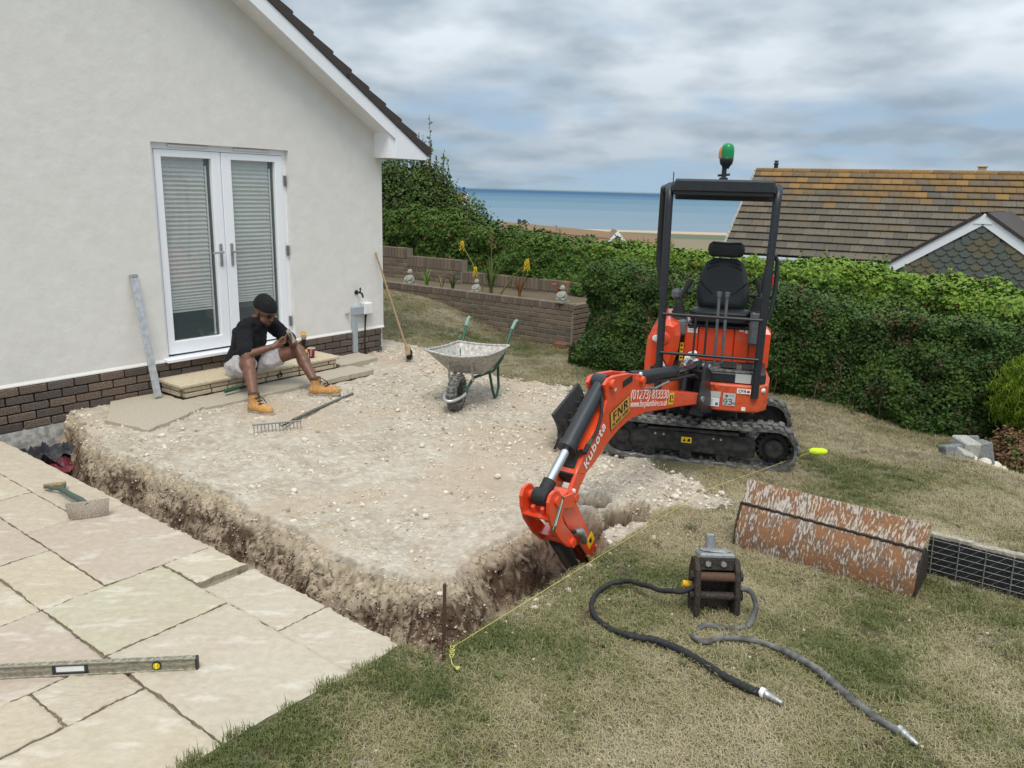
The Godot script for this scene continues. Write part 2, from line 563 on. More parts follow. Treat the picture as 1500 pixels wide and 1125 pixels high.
# rust brown with grey patches and pale lime splashes that run down the plate
func rust_material(lime: float) -> StandardMaterial3D:
	var w := 1024
	var h := 512
	var im := Image.create(w, h, false, Image.FORMAT_RGB8)
	var f := FastNoiseLite.new()
	f.seed = 5
	f.frequency = 0.012
	f.fractal_octaves = 5
	for y in h:
		for x in w:
			var big := f.get_noise_2d(x * 0.6, y * 0.5)
			var streak := f.get_noise_2d(x * 4.2 + 900.0, y * 0.8)
			var fleck := f.get_noise_2d(x * 7.0 + 300.0, y * 1.9 + 77.0)
			var rust := c8(134, 97, 70).lerp(c8(110, 88, 75), smoothstep(-0.2, 0.3, big + streak * 0.3))
			rust = rust.lerp(c8(138, 124, 112), 0.85 * smoothstep(0.0, 0.4, big * 0.7 - streak * 0.2 + 0.3 * sin(y * 0.0135)))
			rust = rust.lerp(c8(148, 103, 68), 0.6 * smoothstep(0.15, 0.5, -big + fleck * 0.3))
			var white := smoothstep(0.04, 0.34, streak * 0.65 + fleck * 0.6 + big * 0.35 - 0.02 + lime) * 0.85
			im.set_pixel(x, y, rust.lerp(c8(208, 200, 188), white * 0.92))
	var m := StandardMaterial3D.new()
	m.albedo_texture = ImageTexture.create_from_image(im)
	m.roughness = 0.85
	m.normal_enabled = true
	m.normal_texture = tex(91, 0.03, null, 2.0)
	return m

# ---------------------------------------------------------------- terrain
const SPOTS := [[6.8, -7.2, 0.0], [4.0, -5.8, 0.0], [2.9, -7.0, 0.0], [2.8, -4.5, -0.04], [2.8, -2.7, -0.05], [4.2, -4.0, -0.07], [5.65, -3.2, -0.2], [6.2, -1.8, -0.2], [7.1, -2.2, -0.22], [6.5, -2.7, -0.2], [6.4, -5.0, -0.12], [9.5, -6.1, -0.27], [9.3, -9.87, 0.27], [8.3, -5.2, -0.22], [8.4, -2.75, -0.2], [8.76, -1.1, -0.36], [8.5, -0.37, -0.45], [7.6, -0.8, -0.24], [4.2, -1.5, 0.0], [4.2, -0.5, 0.0], [4.6, -0.3, 0.0], [2.3, -2.0, 0.03], [3.3, -1.9, 0.01], [3.3, -1.25, 0.06], [2.9, -0.6, 0.1], [1.2, -2.2, 0.06], [0.0, -1.0, 0.14], [0.0, 0.5, 0.2], [2.0, 1.0, 0.2], [4.5, 1.0, 0.02], [6.0, 0.0, -0.16], [10.0, 1.5, -0.6], [-4.0, 1.0, 0.15], [8.0, -9.0, 0.12], [12.0, -7.0, -0.3], [12.0, -12.0, 0.1], [13.0, -1.0, -0.8]]

func build_height_cache() -> void:
	hcache.resize(96 * 96)
	for j in 96:
		for i in 96:
			var x := -7.0 + i * 0.25
			var z := -17.0 + j * 0.25
			var sw := 0.0
			var sh := 0.0
			for s in SPOTS:
				var d: float = (x - s[0]) * (x - s[0]) + (z - s[1]) * (z - s[1]) + 0.12
				var w := 1.0 / (d * d)
				sw += w
				sh += w * s[2]
			hcache[j * 96 + i] = sh / sw

func base_height(x: float, z: float) -> float:
	var fx := clampf((x + 7.0) / 0.25, 0.0, 94.0)
	var fz := clampf((z + 17.0) / 0.25, 0.0, 94.0)
	var i := int(fx)
	var j := int(fz)
	fx -= i
	fz -= j
	var k := j * 96 + i
	return lerpf(lerpf(hcache[k], hcache[k + 1], fx), lerpf(hcache[k + 96], hcache[k + 97], fx), fz)

# how far inside the L shaped trench a point is (negative outside), soft at the bend
func trench_inside(x: float, z: float) -> float:
	var edge := 2.80 + 0.14 * smoothstep(-6.2, -7.0, z) + 0.05 * sin(z * 2.3)
	var a := minf(minf((x - 2.20) * 3.0, edge - x), minf(z + 7.4, (-2.03 - z) * 2.0))
	var bank := 0.20 * smoothstep(3.62, 3.95, x)
	var b := minf(minf((x - 2.20) * 3.0, (4.22 - x) * 1.0), minf((z + 2.66 - 0.04 * sin(x * 5.0)), (-2.03 - bank - z) * 2.0))
	var k := 0.16
	var h := maxf(k - absf(a - b), 0.0) / k
	return maxf(a, b) + h * h * k * 0.25

# signed distance-like value: positive on bare chalk, negative on grass
func chalk_inside(x: float, z: float) -> float:
	var back := 7.15 - 0.10 * sin(z * 1.9)
	var right := back
	if z > -4.6:
		right = lerpf(7.05, 5.55, smoothstep(-4.6, -2.5, z))
	if z > -2.5:
		right = lerpf(5.55, 4.95, smoothstep(-2.5, -1.75, z))
	var front := -2.03 + 0.27 * smoothstep(4.35, 4.9, x)
	if x < 2.24 and z > -2.255:
		return -0.2
	return minf(right - x, front - z) + n_mid.get_noise_2d(x * 0.8, z * 0.8) * 0.16

func ground_point(x: float, z: float) -> Array:   # [position, wall 0..1, depth share 0..1]
	var y := base_height(x, z)
	var t := 0.0
	var dig := chalk_inside(x, z)
	if x > 2.1 and x < 4.6 and z > -7.6 and z < -1.95:
		var wob := n_mid.get_noise_2d(x * 0.6 + 40.0, z * 0.6) * 0.06 + n_fine.get_noise_2d(x * 0.5, z * 0.5) * 0.012
		t = clampf((trench_inside(x, z) + wob * (1.0 if z < -2.06 and x > 2.3 else 0.15)) / 0.25, 0.0, 1.0)
	# two hollows scooped beside the arm
	if x > 3.7 and x < 5.0 and z > -3.2 and z < -1.9:
		var q := Vector2((x - 4.34) / 0.22, (z + 2.28) / 0.19).length() + n_mid.get_noise_2d(x * 2.0, z * 2.0) * 0.38
		var q2 := Vector2((x - 4.42) / 0.17, (z + 2.62) / 0.12).length() + n_mid.get_noise_2d(x * 2.0 + 9.0, z * 2.0) * 0.35
		t = maxf(t, maxf(0.70 * smoothstep(1.2, 0.5, q), 0.5 * smoothstep(1.2, 0.45, q2)))
	var p := t * t * (2.3 - 1.3 * t)
	var wall := 4.0 * t * (1.0 - t)
	if dig > -0.05 or t > 0.0:
		var soft := clampf(dig / 0.15 + 0.3, 0.0, 1.0)
		y += (n_mid.get_noise_2d(x, z) * 0.022 + n_fine.get_noise_2d(x, z) * 0.010 + n_fine.get_noise_2d(x * 2.6, z * 2.6) * 0.004) * soft * (1.0 - t)
		y -= 0.03 * soft * smoothstep(0.0, 0.1, dig)
		if x > 4.3 and z > -3.6:    # broken ground heaped by the machine
			y += absf(n_mid.get_noise_2d(x * 1.4 + 5.0, z * 1.4)) * 0.07 * soft * smoothstep(4.3, 4.75, x) * smoothstep(-3.6, -3.2, z)
		y -= 0.02 * smoothstep(0.0, 0.06, t) * (1.0 - t)
	y = lerpf(y, -0.66 + n_fine.get_noise_2d(x, z) * 0.02, p)
	var pos := Vector3(x, y, z)
	if wall > 0.05:
		var r := wall * 0.022
		var ragged := 0.35 + 0.9 * smoothstep(0.5, 0.2, -y)
		pos += Vector3(n_fine.get_noise_3d(x * 1.2, y * 1.5, z * 1.2), n_fine.get_noise_3d(x * 1.3, y, z + 50.0) * 0.8, n_fine.get_noise_3d(x * 1.2 + 30.0, y * 1.5, z * 1.2)) * r * ragged
		pos += Vector3(n_fine.get_noise_3d(x * 3.0, y * 3.0, z * 3.0), n_fine.get_noise_3d(x * 3.0, y * 3.0 + 20.0, z * 3.0), n_fine.get_noise_3d(x * 3.0 + 20.0, y * 3.0, z * 3.0)) * wall * 0.012 * ragged
		pos += Vector3(n_mid.get_noise_3d(x, y * 2.0, z), 0.4 * n_mid.get_noise_3d(x, y * 2.0, z + 90.0), n_mid.get_noise_3d(x + 60.0, y * 2.0, z)) * wall * 0.034
	return [pos, wall, t]

func soil_color(p: Vector3, wall: float, t: float) -> Color:
	var a := n_mid.get_noise_3d(p.x * 0.7, p.y * 0.7, p.z * 0.7)
	var b := n_fine.get_noise_3d(p.x, p.y, p.z)
	var chalk := lin(192, 183, 168).lerp(lin(170, 158, 141), clampf(0.45 + a * 0.9, 0.0, 1.0))
	chalk = chalk.lerp(lin(216, 207, 190), clampf(b * 1.3, 0.0, 0.7))
	chalk = chalk.lerp(lin(166, 148, 126), 0.5 * smoothstep(0.1, 0.4, n_mid.get_noise_2d(p.x * 1.6 + 20.0, p.z * 1.6)))
	var grain := n_fine.get_noise_3d(p.x * 3.1, p.y * 3.1, p.z * 3.1)
	chalk = chalk * (0.86 + 0.28 * grain)
	chalk = chalk.lerp(lin(174, 156, 134), clampf(n_big.get_noise_2d(p.x * 1.1 + 8.0, p.z * 1.1) * 1.6, 0.0, 0.6))
	if t > 0.02:
		var depth := base_height(p.x, p.z) - 0.035 - p.y
		var clay := lin(186, 170, 149).lerp(lin(160, 143, 122), clampf(0.5 + a, 0.0, 1.0))
		var c := chalk.lerp(lin(192, 176, 152) * (0.9 + 0.25 * grain), smoothstep(0.0, 0.16, t)).lerp(clay, smoothstep(0.25, 0.6, t))
		var band := smoothstep(0.07, 0.14, depth + a * 0.06) * smoothstep(0.46, 0.30, depth + b * 0.08)
		var clump := smoothstep(-0.10, 0.10, a * 0.7 + b * 0.6 + n_fine.get_noise_3d(p.x * 2.2, p.y * 2.2, p.z * 2.2) * 0.6)
		c = c.lerp(lin(84, 63, 48), band * clump * 0.92) * (0.88 + 0.3 * grain)
		if p.x > 4.06:
			c = c.lerp(lin(88, 68, 52), 0.85 * smoothstep(0.08, 0.4, t))
		return c
	return chalk

func lawn_tone(x: float, z: float) -> float:     # 0 straw, 1 green
	var v := 0.36 + n_big.get_noise_2d(x, z) * 0.85 + n_mid.get_noise_2d(x * 0.5, z * 0.5) * 0.6
	v += 0.26 * smoothstep(-1.5, -2.1, z) * smoothstep(3.2, 2.0, x) * smoothstep(-2.6, -2.2, z)   # lush edge by the paving
	v -= 0.28 * smoothstep(5.5, 8.0, x) * smoothstep(-4.5, -2.0, z)
	v += 0.10 * smoothstep(-0.9, -1.9, z) * smoothstep(4.6, 3.4, x)
	return clampf(v, 0.0, 1.0)

func lawn_color(x: float, z: float) -> Color:
	var g := lawn_tone(x, z)
	var c := lin(126, 115, 86).lerp(lin(96, 96, 60), g)
	c = c.lerp(lin(176, 168, 150), 0.55 * smoothstep(0.22, 0.5, n_mid.get_noise_2d(x * 0.6 + 12.0, z * 0.6 + 5.0)))
	return c.lerp(lin(92, 72, 52), 0.8 * smoothstep(0.34, 0.5, n_mid.get_noise_2d(x * 0.9 + 70.0, z * 0.9)))

func span(a: float, b: float, step: float) -> Array:
	var o := []
	var n := maxi(1, roundi((b - a) / step))
	for k in n:
		o.append(a + (b - a) * k / n)
	return o

func ground() -> void:
	var xs: Array = span(-7.0, 1.2, 0.4) + span(1.2, 2.16, 0.06) + span(2.16, 3.06, 0.0095) + span(3.06, 4.7, 0.017) + span(4.7, 7.4, 0.032) + span(7.4, 10.0, 0.13) + span(10.0, 16.6, 0.4)
	var zs: Array = span(-16.6, -7.6, 0.35) + span(-7.6, -7.0, 0.06) + span(-7.0, -2.95, 0.019) + span(-2.95, -1.98, 0.0095) + span(-1.98, -1.6, 0.03) + span(-1.6, 0.6, 0.07) + span(0.6, 6.4, 0.4)
	var nx := xs.size()
	var nz := zs.size()
	var pos := PackedVector3Array()
	var soil := PackedColorArray()
	var turf := PackedColorArray()
	pos.resize(nx * nz)
	soil.resize(nx * nz)
	turf.resize(nx * nz)
	var kind := PackedByteArray()
	kind.resize(nx * nz)
	for j in nz:
		for i in nx:
			var x: float = xs[i]
			var z: float = zs[j]
			var k := j * nx + i
			if x < 2.2 and z < -2.24:
				pos[k] = Vector3(x, -0.075, z)
				soil[k] = lin(120, 112, 98)
				kind[k] = 1
				continue
			var g := ground_point(x, z)
			var p: Vector3 = g[0]
			var d := chalk_inside(x, z)
			kind[k] = 2 if g[2] > 0.35 and g[1] >= 0.0 and x < 4.06 else (1 if d > 0.0 or g[2] > 0.02 else 0)
			if kind[k] == 0:
				p.y += n_mid.get_noise_2d(x * 0.8, z * 0.8) * 0.012
				turf[k] = lawn_color(x, z)
				soil[k] = soil_color(p, 0.0, 0.0).lerp(turf[k], 0.5)
			else:
				soil[k] = soil_color(p, g[1], g[2])
				turf[k] = lawn_color(x, z).lerp(soil[k], 0.4)
			if z < -7.24 and x < 6.76:
				p.y = minf(p.y, -0.3)
			pos[k] = p
	var nor := PackedVector3Array()
	nor.resize(nx * nz)
	for j in nz:
		for i in nx:
			var k := j * nx + i
			var dx: Vector3 = pos[j * nx + mini(i + 1, nx - 1)] - pos[j * nx + maxi(i - 1, 0)]
			var dz: Vector3 = pos[mini(j + 1, nz - 1) * nx + i] - pos[maxi(j - 1, 0) * nx + i]
			nor[k] = dz.cross(dx).normalized()
	var idx := [PackedInt32Array(), PackedInt32Array(), PackedInt32Array()]
	for j in nz - 1:
		for i in nx - 1:
			var k := j * nx + i
			var c := maxi(maxi(kind[k], kind[k + 1]), maxi(kind[k + nx], kind[k + nx + 1]))
			if c == 2:
				c = mini(mini(kind[k], kind[k + 1]), mini(kind[k + nx], kind[k + nx + 1]))
				c = 2 if c == 2 else 1
			if c == 1 and kind[k] + kind[k + 1] + kind[k + nx] + kind[k + nx + 1] < 3:
				c = 0
			idx[c].append_array([k, k + 1, k + nx + 1, k, k + nx + 1, k + nx])
	var names := ["lawn", "chalk_platform", "trench"]
	var labels := ["patchy dry lawn sloping round the dug platform and the machine", "dug pale chalk platform of crushed rubble beside the white house", "narrow trench with clay floor cut between paving, platform and lawn"]
	for c in 3:
		var ar := []
		ar.resize(Mesh.ARRAY_MAX)
		# keep only the vertices in use
		var map := {}
		var vp := PackedVector3Array()
		var vn := PackedVector3Array()
		var vc := PackedColorArray()
		var vu := PackedVector2Array()
		var ii := PackedInt32Array()
		for k in idx[c]:
			if not map.has(k):
				map[k] = vp.size()
				vp.append(pos[k])
				vn.append(nor[k])
				vc.append(turf[k] if c == 0 else soil[k])
				vu.append(Vector2(pos[k].x + 0.7 * pos[k].y, pos[k].z + 0.6 * pos[k].y) * 5.0)
			ii.append(map[k])
		ar[Mesh.ARRAY_VERTEX] = vp
		ar[Mesh.ARRAY_NORMAL] = vn
		ar[Mesh.ARRAY_COLOR] = vc
		ar[Mesh.ARRAY_TEX_UV] = vu
		ar[Mesh.ARRAY_INDEX] = ii
		var m := ArrayMesh.new()
		m.add_surface_from_arrays(Mesh.PRIMITIVE_TRIANGLES, ar)
		m.surface_set_material(0, M.vertex_lawn if c == 0 else M.dug_soil)
		structure(put(names[c], m), labels[c], ["lawn", "bare ground", "trench"][c])

func sea_and_land() -> void:
	# the hill falls away behind the hedges to a shore shelf
	var b := MB.new()
	var prev := []
	var rings := [[16.4, -1.6, 84, 92, 52], [40, -7, 84, 94, 56], [110, -20, 90, 98, 60], [300, -40, 96, 100, 66], [640, -51, 118, 108, 78], [960, -52.5, 150, 132, 104], [1010, -53, 96, 106, 78], [1060, -53.2, 90, 102, 72], [1160, -54.6, 104, 110, 84]]
	var fwd := Vector3(0.7974, 0, -0.6035)
	var side := Vector3(0.6035, 0, 0.7974)
	for r in rings:
		var row := []
		for k in 25:
			var u := -1.0 + k / 12.0
			var d: float = r[0]
			var wob := n_big.get_noise_2d(u * 9.0, d * 0.02) * d * 0.02
			row.append([fwd * (d + wob) + side * u * (d * 1.3 + 22.0) + UP * r[1], lin(r[2], r[3], r[4])])
		if prev.size():
			for k in 24:
				b.col = prev[k][1].lerp(row[k][1], 0.5)
				b.quad(prev[k][0], prev[k + 1][0], row[k + 1][0], row[k][0], UP, 1)
		prev = row
	structure(part("hillside", b, M.vertex_plain, self), "green hillside and scrubby shore shelf falling to the sea", "hillside")
	b = MB.new()
	b.col = lin(198, 172, 142)
	b.quad(fwd * 1140 - side * 1900 + UP * -54.2, fwd * 1140 + side * 1900 + UP * -54.2, fwd * 1330 + side * 2200 + UP * -58.6, fwd * 1330 - side * 2200 + UP * -58.6, UP)
	structure(part("beach", b, M.vertex_plain, self), "tan pebble beach along the far shore", "beach")
	b = MB.new()
	var ds := [1250.0, 1700.0, 2600.0, 4200.0, 7000.0, 11000.0, 17000.0, 26000.0, 42000.0, 90000.0]
	var cs := [lin(120, 136, 146), lin(116, 134, 146), lin(109, 130, 144), lin(96, 124, 138), lin(86, 116, 135), lin(68, 102, 128), lin(52, 84, 114), lin(56, 89, 118), lin(74, 104, 130)]
	for i in ds.size() - 1:
		for k in 24:
			b.col = cs[i].lerp(cs[mini(i + 1, cs.size() - 1)], 0.3 + 0.4 * n_big.get_noise_2d(i * 7.0, k * 0.8))
			var u0 := -1.4 + k * 2.8 / 24
			var u1 := u0 + 2.8 / 24
			b.quad(fwd * ds[i] + side * u0 * ds[i], fwd * ds[i] + side * u1 * ds[i], fwd * ds[i + 1] + side * u1 * ds[i + 1], fwd * ds[i + 1] + side * u0 * ds[i + 1], UP)
	var m := StandardMaterial3D.new()
	m.vertex_color_use_as_albedo = true
	m.roughness = 0.85
	m.metallic_specular = 0.2
	var o := part("sea", b, m, self)
	o.position.y = -58.0
	structure(o, "calm blue green sea with a darker band under the horizon", "sea")

# ---------------------------------------------------------------- paving
func patio() -> void:
	var p := Node3D.new()
	p.name = "patio"
	add_child(p, true)
	structure(p, "sandstone patio of mixed rectangular slabs with open joints", "patio")
	# x0, x1, z0, z1, top, tint
	var slabs := [
		[1.945, 2.225, -6.63, -4.742, 0.0, 0], [1.945, 2.225, -7.17, -6.645, 0.0, 1],
		[1.65, 2.225, -4.728, -3.79, 0.004, 2], [1.65, 1.932, -5.362, -4.742, 0.0, 0], [1.65, 1.932, -6.0, -5.376, 0.0, 3], [1.65, 1.932, -7.17, -6.014, 0.0, 1],
		[1.345, 1.636, -4.405, -3.79, 0.0, 3], [1.345, 1.636, -5.26, -4.42, 0.0, 2], [1.345, 1.636, -6.1, -5.274, 0.0, 0], [0.77, 1.33, -4.34, -3.785, 0.0, 1],
		[0.77, 1.33, -5.2, -4.354, 0.0, 0], [1.352, 1.936, -3.775, -3.185, 0.002, 4], [0.77, 1.334, -3.77, -3.16, 0.0, 2], [0.2, 0.756, -3.77, -3.16, 0.0, 0],
		[1.956, 2.222, -3.775, -3.465, 0.004, 3], [1.956, 2.238, -3.405, -2.81, -0.012, 5], [1.95, 2.23, -2.796, -2.2, -0.014, 5],
		[1.356, 1.936, -3.168, -2.19, 0.003, 5], [1.046, 1.334, -3.142, -2.85, 0.0, 0], [0.46, 1.03, -3.142, -2.85, 0.0, 3], [0.75, 1.34, -2.834, -2.16, 0.0, 1], [0.16, 0.735, -2.834, -2.16, 0.0, 0]]
	var tints := [lin(184, 172, 152), lin(188, 175, 152), lin(181, 165, 149), lin(187, 174, 151), lin(182, 174, 150), lin(186, 175, 156)]
	for i in slabs.size():
		var s: Array = slabs[i]
		var b := MB.new()
		var nx := 44
		var nz := 44
		var rows := []
		var cols := []
		for j in nz + 1:
			var row := []
			var crow := []
			for k in nx + 1:
				var x := lerpf(s[0] - 0.003, s[1] + 0.003, float(k) / nx)
				var z := lerpf(s[2] - 0.003, s[3] + 0.003, float(j) / nz)
				var ex := minf(k, nx - k)
				var ez := minf(j, nz - j)
				var wob := n_fine.get_noise_2d(x * 0.9 + i * 5.0, z * 0.9) * 0.007 + n_mid.get_noise_2d(x * 1.3, z * 1.3 + i) * 0.006
				if k == nx and s[1] > 2.2:
					wob *= 3.2
				if ex == 0:
					x += wob
				if ez == 0:
					z += wob
				var y: float = s[4] + n_mid.get_noise_2d(x * 1.1 + i * 9.0, z * 1.1) * 0.004 + absf(n_fine.get_noise_2d((x + z) * 0.4 + i * 3.0, (z - x) * 1.3)) * 0.008
				if ex == 0 or ez == 0:
					y -= 0.006 + 0.004 * absf(n_fine.get_noise_2d(x * 2.0, z * 2.0))
				row.append(Vector3(x, y, z))
				var c: Color = tints[s[5]]
				var n1 := n_mid.get_noise_2d(x * 0.4 + i * 13.0, z * 0.4)
				c = c.lerp(lin(182, 167, 148), clampf(n1 * 1.1, 0.0, 0.45)).lerp(lin(186, 177, 158), clampf(-n1 * 1.0, 0.0, 0.4))
				var w1 := n_mid.get_noise_2d(x * 1.5 + i * 3.0, z * 1.5)
				var sm := n_mid.get_noise_2d((x + z) * 0.5 + i * 7.0, (z - x) * 1.2) * 1.1 + n_fine.get_noise_2d((x + z) * 0.3 + i * 7.0, (z - x) * 1.2) * 0.45
				c = c.lerp(lin(232, 228, 220), 0.26 * smoothstep(0.24, 0.66, sm))
				c = c.lerp(lin(176, 160, 138), 0.35 * smoothstep(0.2, 0.6, n_mid.get_noise_2d(x * 1.2 + i, z * 1.2 + 30.0)))
				c = c * (1.0 + 0.06 * n_fine.get_noise_2d(x * 3.0 + i, z * 3.0))
				crow.append(c)
			rows.append(row)
			cols.append(crow)
		b.sheet_tinted(rows, cols, UP, 1)
		b.col = lin(158, 146, 124)
		for k in nx:
			for e in [[0, Vector3(0, 0, -1)], [nz, Vector3(0, 0, 1)]]:
				var a: Vector3 = rows[e[0]][k]
				var c: Vector3 = rows[e[0]][k + 1]
				b.quad(a, c, Vector3(c.x, -0.045, c.z), Vector3(a.x, -0.045, a.z), e[1])
		for k in nz:
			for e in [[0, Vector3(-1, 0, 0)], [nx, Vector3(1, 0, 0)]]:
				var a: Vector3 = rows[k][e[0]]
				var c: Vector3 = rows[k + 1][e[0]]
				b.quad(a, c, Vector3(c.x, -0.045, c.z), Vector3(a.x, -0.045, a.z), e[1])
		part("paving_slab", b, M.sandstone, p)
	# sandy bedding that fills the joints
	var bed := MB.new()
	bed.col = lin(158, 146, 126)
	var rr := []
	for j in 60:
		var row := []
		for k in 40:
			var x := 0.1 + 2.08 * k / 39.0
			var z := -7.18 + 4.9 * j / 59.0
			row.append(Vector3(x, (-0.036 if x > 1.94 and z > -3.46 else -0.018) + n_fine.get_noise_2d(x, z) * 0.006, z))
		rr.append(row)
	bed.sheet(rr, UP, 1)
	bed.quad(Vector3(2.18, -0.02, -7.18), Vector3(2.18, -0.02, -2.28), Vector3(2.2, -0.3, -2.28), Vector3(2.2, -0.3, -7.18), Vector3(1, 0, 0))
	part("bedding_mortar", bed, M.vertex_soil, p)

# ---------------------------------------------------------------- the white bungalow
func rake(x: float) -> float:
	return 2.58 + 0.598 * (6.689 - x) + 0.02

func brick_mesh(s: Vector3, seed_: int, m: Material) -> ArrayMesh:
	var b := MB.new()
	var r := RandomNumberGenerator.new()
	r.seed = seed_
	b.box(Vector3.ZERO, s * Vector3(r.randf_range(0.985, 1.0), r.randf_range(0.96, 1.0), 1.0), Basis(Vector3(0, 0, 1), r.randf_range(-0.006, 0.006)) * Basis(UP, r.randf_range(-0.01, 0.01)), 0.005)
	return b.mesh(m)

# running-bond bricks on the face of xf (x along, y up, z out); skip(x, y) hides bricks
func lay_bricks(par: Node, xf: Transform3D, length: float, courses: int, step: float, variants: Array, halves: Array, skip = null, top_offset := 0) -> int:
	var n := 0
	for c in courses:
		var x := 0.0
		var first := (c + top_offset) % 2 == 1
		var k := 0
		while x < length - 0.03:
			var half := first and k == 0
			var l := 0.1025 if half else 0.215
			if x + l > length:
				half = true
				l = 0.1025
				if x + l > length + 0.02:
					break
			var cx := x + l * 0.5
			var cy := -step * (c + 0.5)
			if skip == null or not skip.call(cx, cy):
				var list: Array = halves if half else variants
				var h := hash(Vector2i(roundi(xf.origin.x * 10.0) + k * 31, c * 17 + roundi(xf.origin.z * 10.0)))
				put("brick", list[h % list.size()], par, xf * Transform3D(Basis.IDENTITY, Vector3(cx, cy, ((h / 7) % 5) * 0.0012 - 0.05)))
				n += 1
			x += l + 0.01
			k += 1
	return n

func brick_sets(s: Vector3, kind := "brick") -> Array:
	var out := [[], []]
	for k in 10:
		out[0].append(brick_mesh(s, 40 + k, M[kind + "%d" % (k % 5)]))
		out[1].append(brick_mesh(Vector3(0.1025, s.y, s.z), 60 + k, M[kind + "%d" % (k % 5)]))
	return out

func bungalow() -> void:
	var h := thing("bungalow", "white rendered bungalow with brick plinth, glazed double doors and dark roof verge", "house")
	var wall := MB.new()
	var pieces := [
		PackedVector2Array([Vector2(-3.8, 0.272), Vector2(3.93, 0.272), Vector2(3.93, rake(3.93)), Vector2(1.5, rake(1.5)), Vector2(-3.8, 2.53)]),
		PackedVector2Array([Vector2(5.45, 0.272), Vector2(6.8, 0.272), Vector2(6.8, rake(6.8)), Vector2(5.45, rake(5.45))]),
		PackedVector2Array([Vector2(3.93, 2.335), Vector2(5.45, 2.335), Vector2(5.45, rake(5.45)), Vector2(3.93, rake(3.93))])]
	for p in pieces:
		wall.prism(p, -7.5, -7.2)
	wall.box(Vector3(6.65, 1.39, -11.7), Vector3(0.3, 2.236, 8.4))
	wall.box(Vector3(-3.65, 1.39, -11.7), Vector3(0.3, 2.236, 8.4))
	wall.box(Vector3(1.5, 1.9, -15.75), Vector3(10.0, 3.2, 0.3))
	part("wall", wall, M.render, h)
	# drip bead where the render ends
	var bead := MB.new()
	bead.prism(PackedVector2Array([Vector2(-7.2, 0.3), Vector2(-7.186, 0.277), Vector2(-7.186, 0.268), Vector2(-7.2, 0.268)]), -3.8, 3.93, Transform3D(Basis(Vector3(0, 0, 1), UP, Vector3(1, 0, 0)), Vector3.ZERO))
	bead.prism(PackedVector2Array([Vector2(-7.2, 0.3), Vector2(-7.186, 0.277), Vector2(-7.186, 0.268), Vector2(-7.2, 0.268)]), 5.45, 6.8, Transform3D(Basis(Vector3(0, 0, 1), UP, Vector3(1, 0, 0)), Vector3.ZERO))
	part("drip_bead", bead, M.render, h)
	var inside := MB.new()
	inside.box(Vector3(4.7, 0.2, -9.0), Vector3(4.0, 0.1, 3.0))
	inside.box(Vector3(4.7, 1.4, -10.55), Vector3(4.0, 2.5, 0.1))
	inside.box(Vector3(4.7, 2.45, -9.0), Vector3(4.0, 0.1, 3.0))
	inside.box(Vector3(2.65, 1.4, -9.0), Vector3(0.1, 2.5, 3.0))
	inside.box(Vector3(6.45, 1.4, -9.0), Vector3(0.1, 2.5, 3.0))
	inside.box(Vector3(4.25, 0.62, -9.2), Vector3(0.7, 0.75, 0.6), Basis.IDENTITY, 0.05)
	part("room_interior", inside, M.room_dark, h)
	# plinth: mortar body with every brick proud of it
	var body := MB.new()
	body.box(Vector3(1.5, 0.07, -7.38), Vector3(10.58, 0.40, 0.28))
	var pl := part("plinth", body, M.mortar, h)
	var set_: Array = brick_sets(Vector3(0.215, 0.066, 0.1025))
	lay_bricks(pl, Transform3D(Basis.IDENTITY, Vector3(1.92, 0.266, -7.18)), 4.87, 5, 0.0755, set_[0], set_[1], func(x, y): return y < -0.30 and x > 1.25)
	lay_bricks(pl, Transform3D(Basis(Vector3(0, 0, -1), UP, Vector3(1, 0, 0)), Vector3(6.755, 0.266, -7.32)), 1.6, 4, 0.0755, set_[0], set_[1])
	var foot := MB.new()
	foot.sheet([[Vector3(1.6, -0.10, -7.20), Vector3(2.4, -0.10, -7.20), Vector3(3.4, -0.1, -7.20)], [Vector3(1.6, -0.125, -7.165), Vector3(2.4, -0.125, -7.17), Vector3(3.4, -0.12, -7.165)], [Vector3(1.6, -0.42, -7.15), Vector3(2.4, -0.42, -7.15), Vector3(3.4, -0.42, -7.15)], [Vector3(1.6, -0.75, -7.13), Vector3(2.4, -0.75, -7.13), Vector3(3.4, -0.75, -7.13)]], Vector3(0, 0.3, 1), 1)
	part("concrete_footing", foot, M.concrete, h)
	# verge: soffit, barge board, end box, verge caps, roof
	var sof := MB.new()
	sof.quad(Vector3(1.5, rake(1.5), -7.21), Vector3(6.75, rake(6.75), -7.21), Vector3(6.75, rake(6.75), -6.94), Vector3(1.5, rake(1.5), -6.94), Vector3(0, -1, 0))
	sof.quad(Vector3(1.5, rake(1.5), -7.21), Vector3(-4.3, rake(1.5) - 5.8 * 0.598, -7.21), Vector3(-4.3, rake(1.5) - 5.8 * 0.598, -6.94), Vector3(1.5, rake(1.5), -6.94), Vector3(0, -1, 0))
	part("soffit", sof, M.soffit, h)
	var brg := MB.new()
	var top := func(x: float) -> float: return 2.37 + 0.601 * (7.32 - x)
	brg.prism(PackedVector2Array([Vector2(1.5, rake(1.5) - 0.012), Vector2(6.777, rake(6.777) - 0.012), Vector2(6.777, top.call(6.777)), Vector2(1.5, top.call(1.5))]), -6.955, -6.935)
	brg.prism(PackedVector2Array([Vector2(1.5, rake(1.5) - 0.012), Vector2(1.5, top.call(1.5)), Vector2(-4.4, top.call(1.5) - 5.9 * 0.601), Vector2(-4.4, rake(1.5) - 5.9 * 0.598)]), -6.955, -6.935)
	part("barge_board", brg, M.upvc, h)
	var end := MB.new()
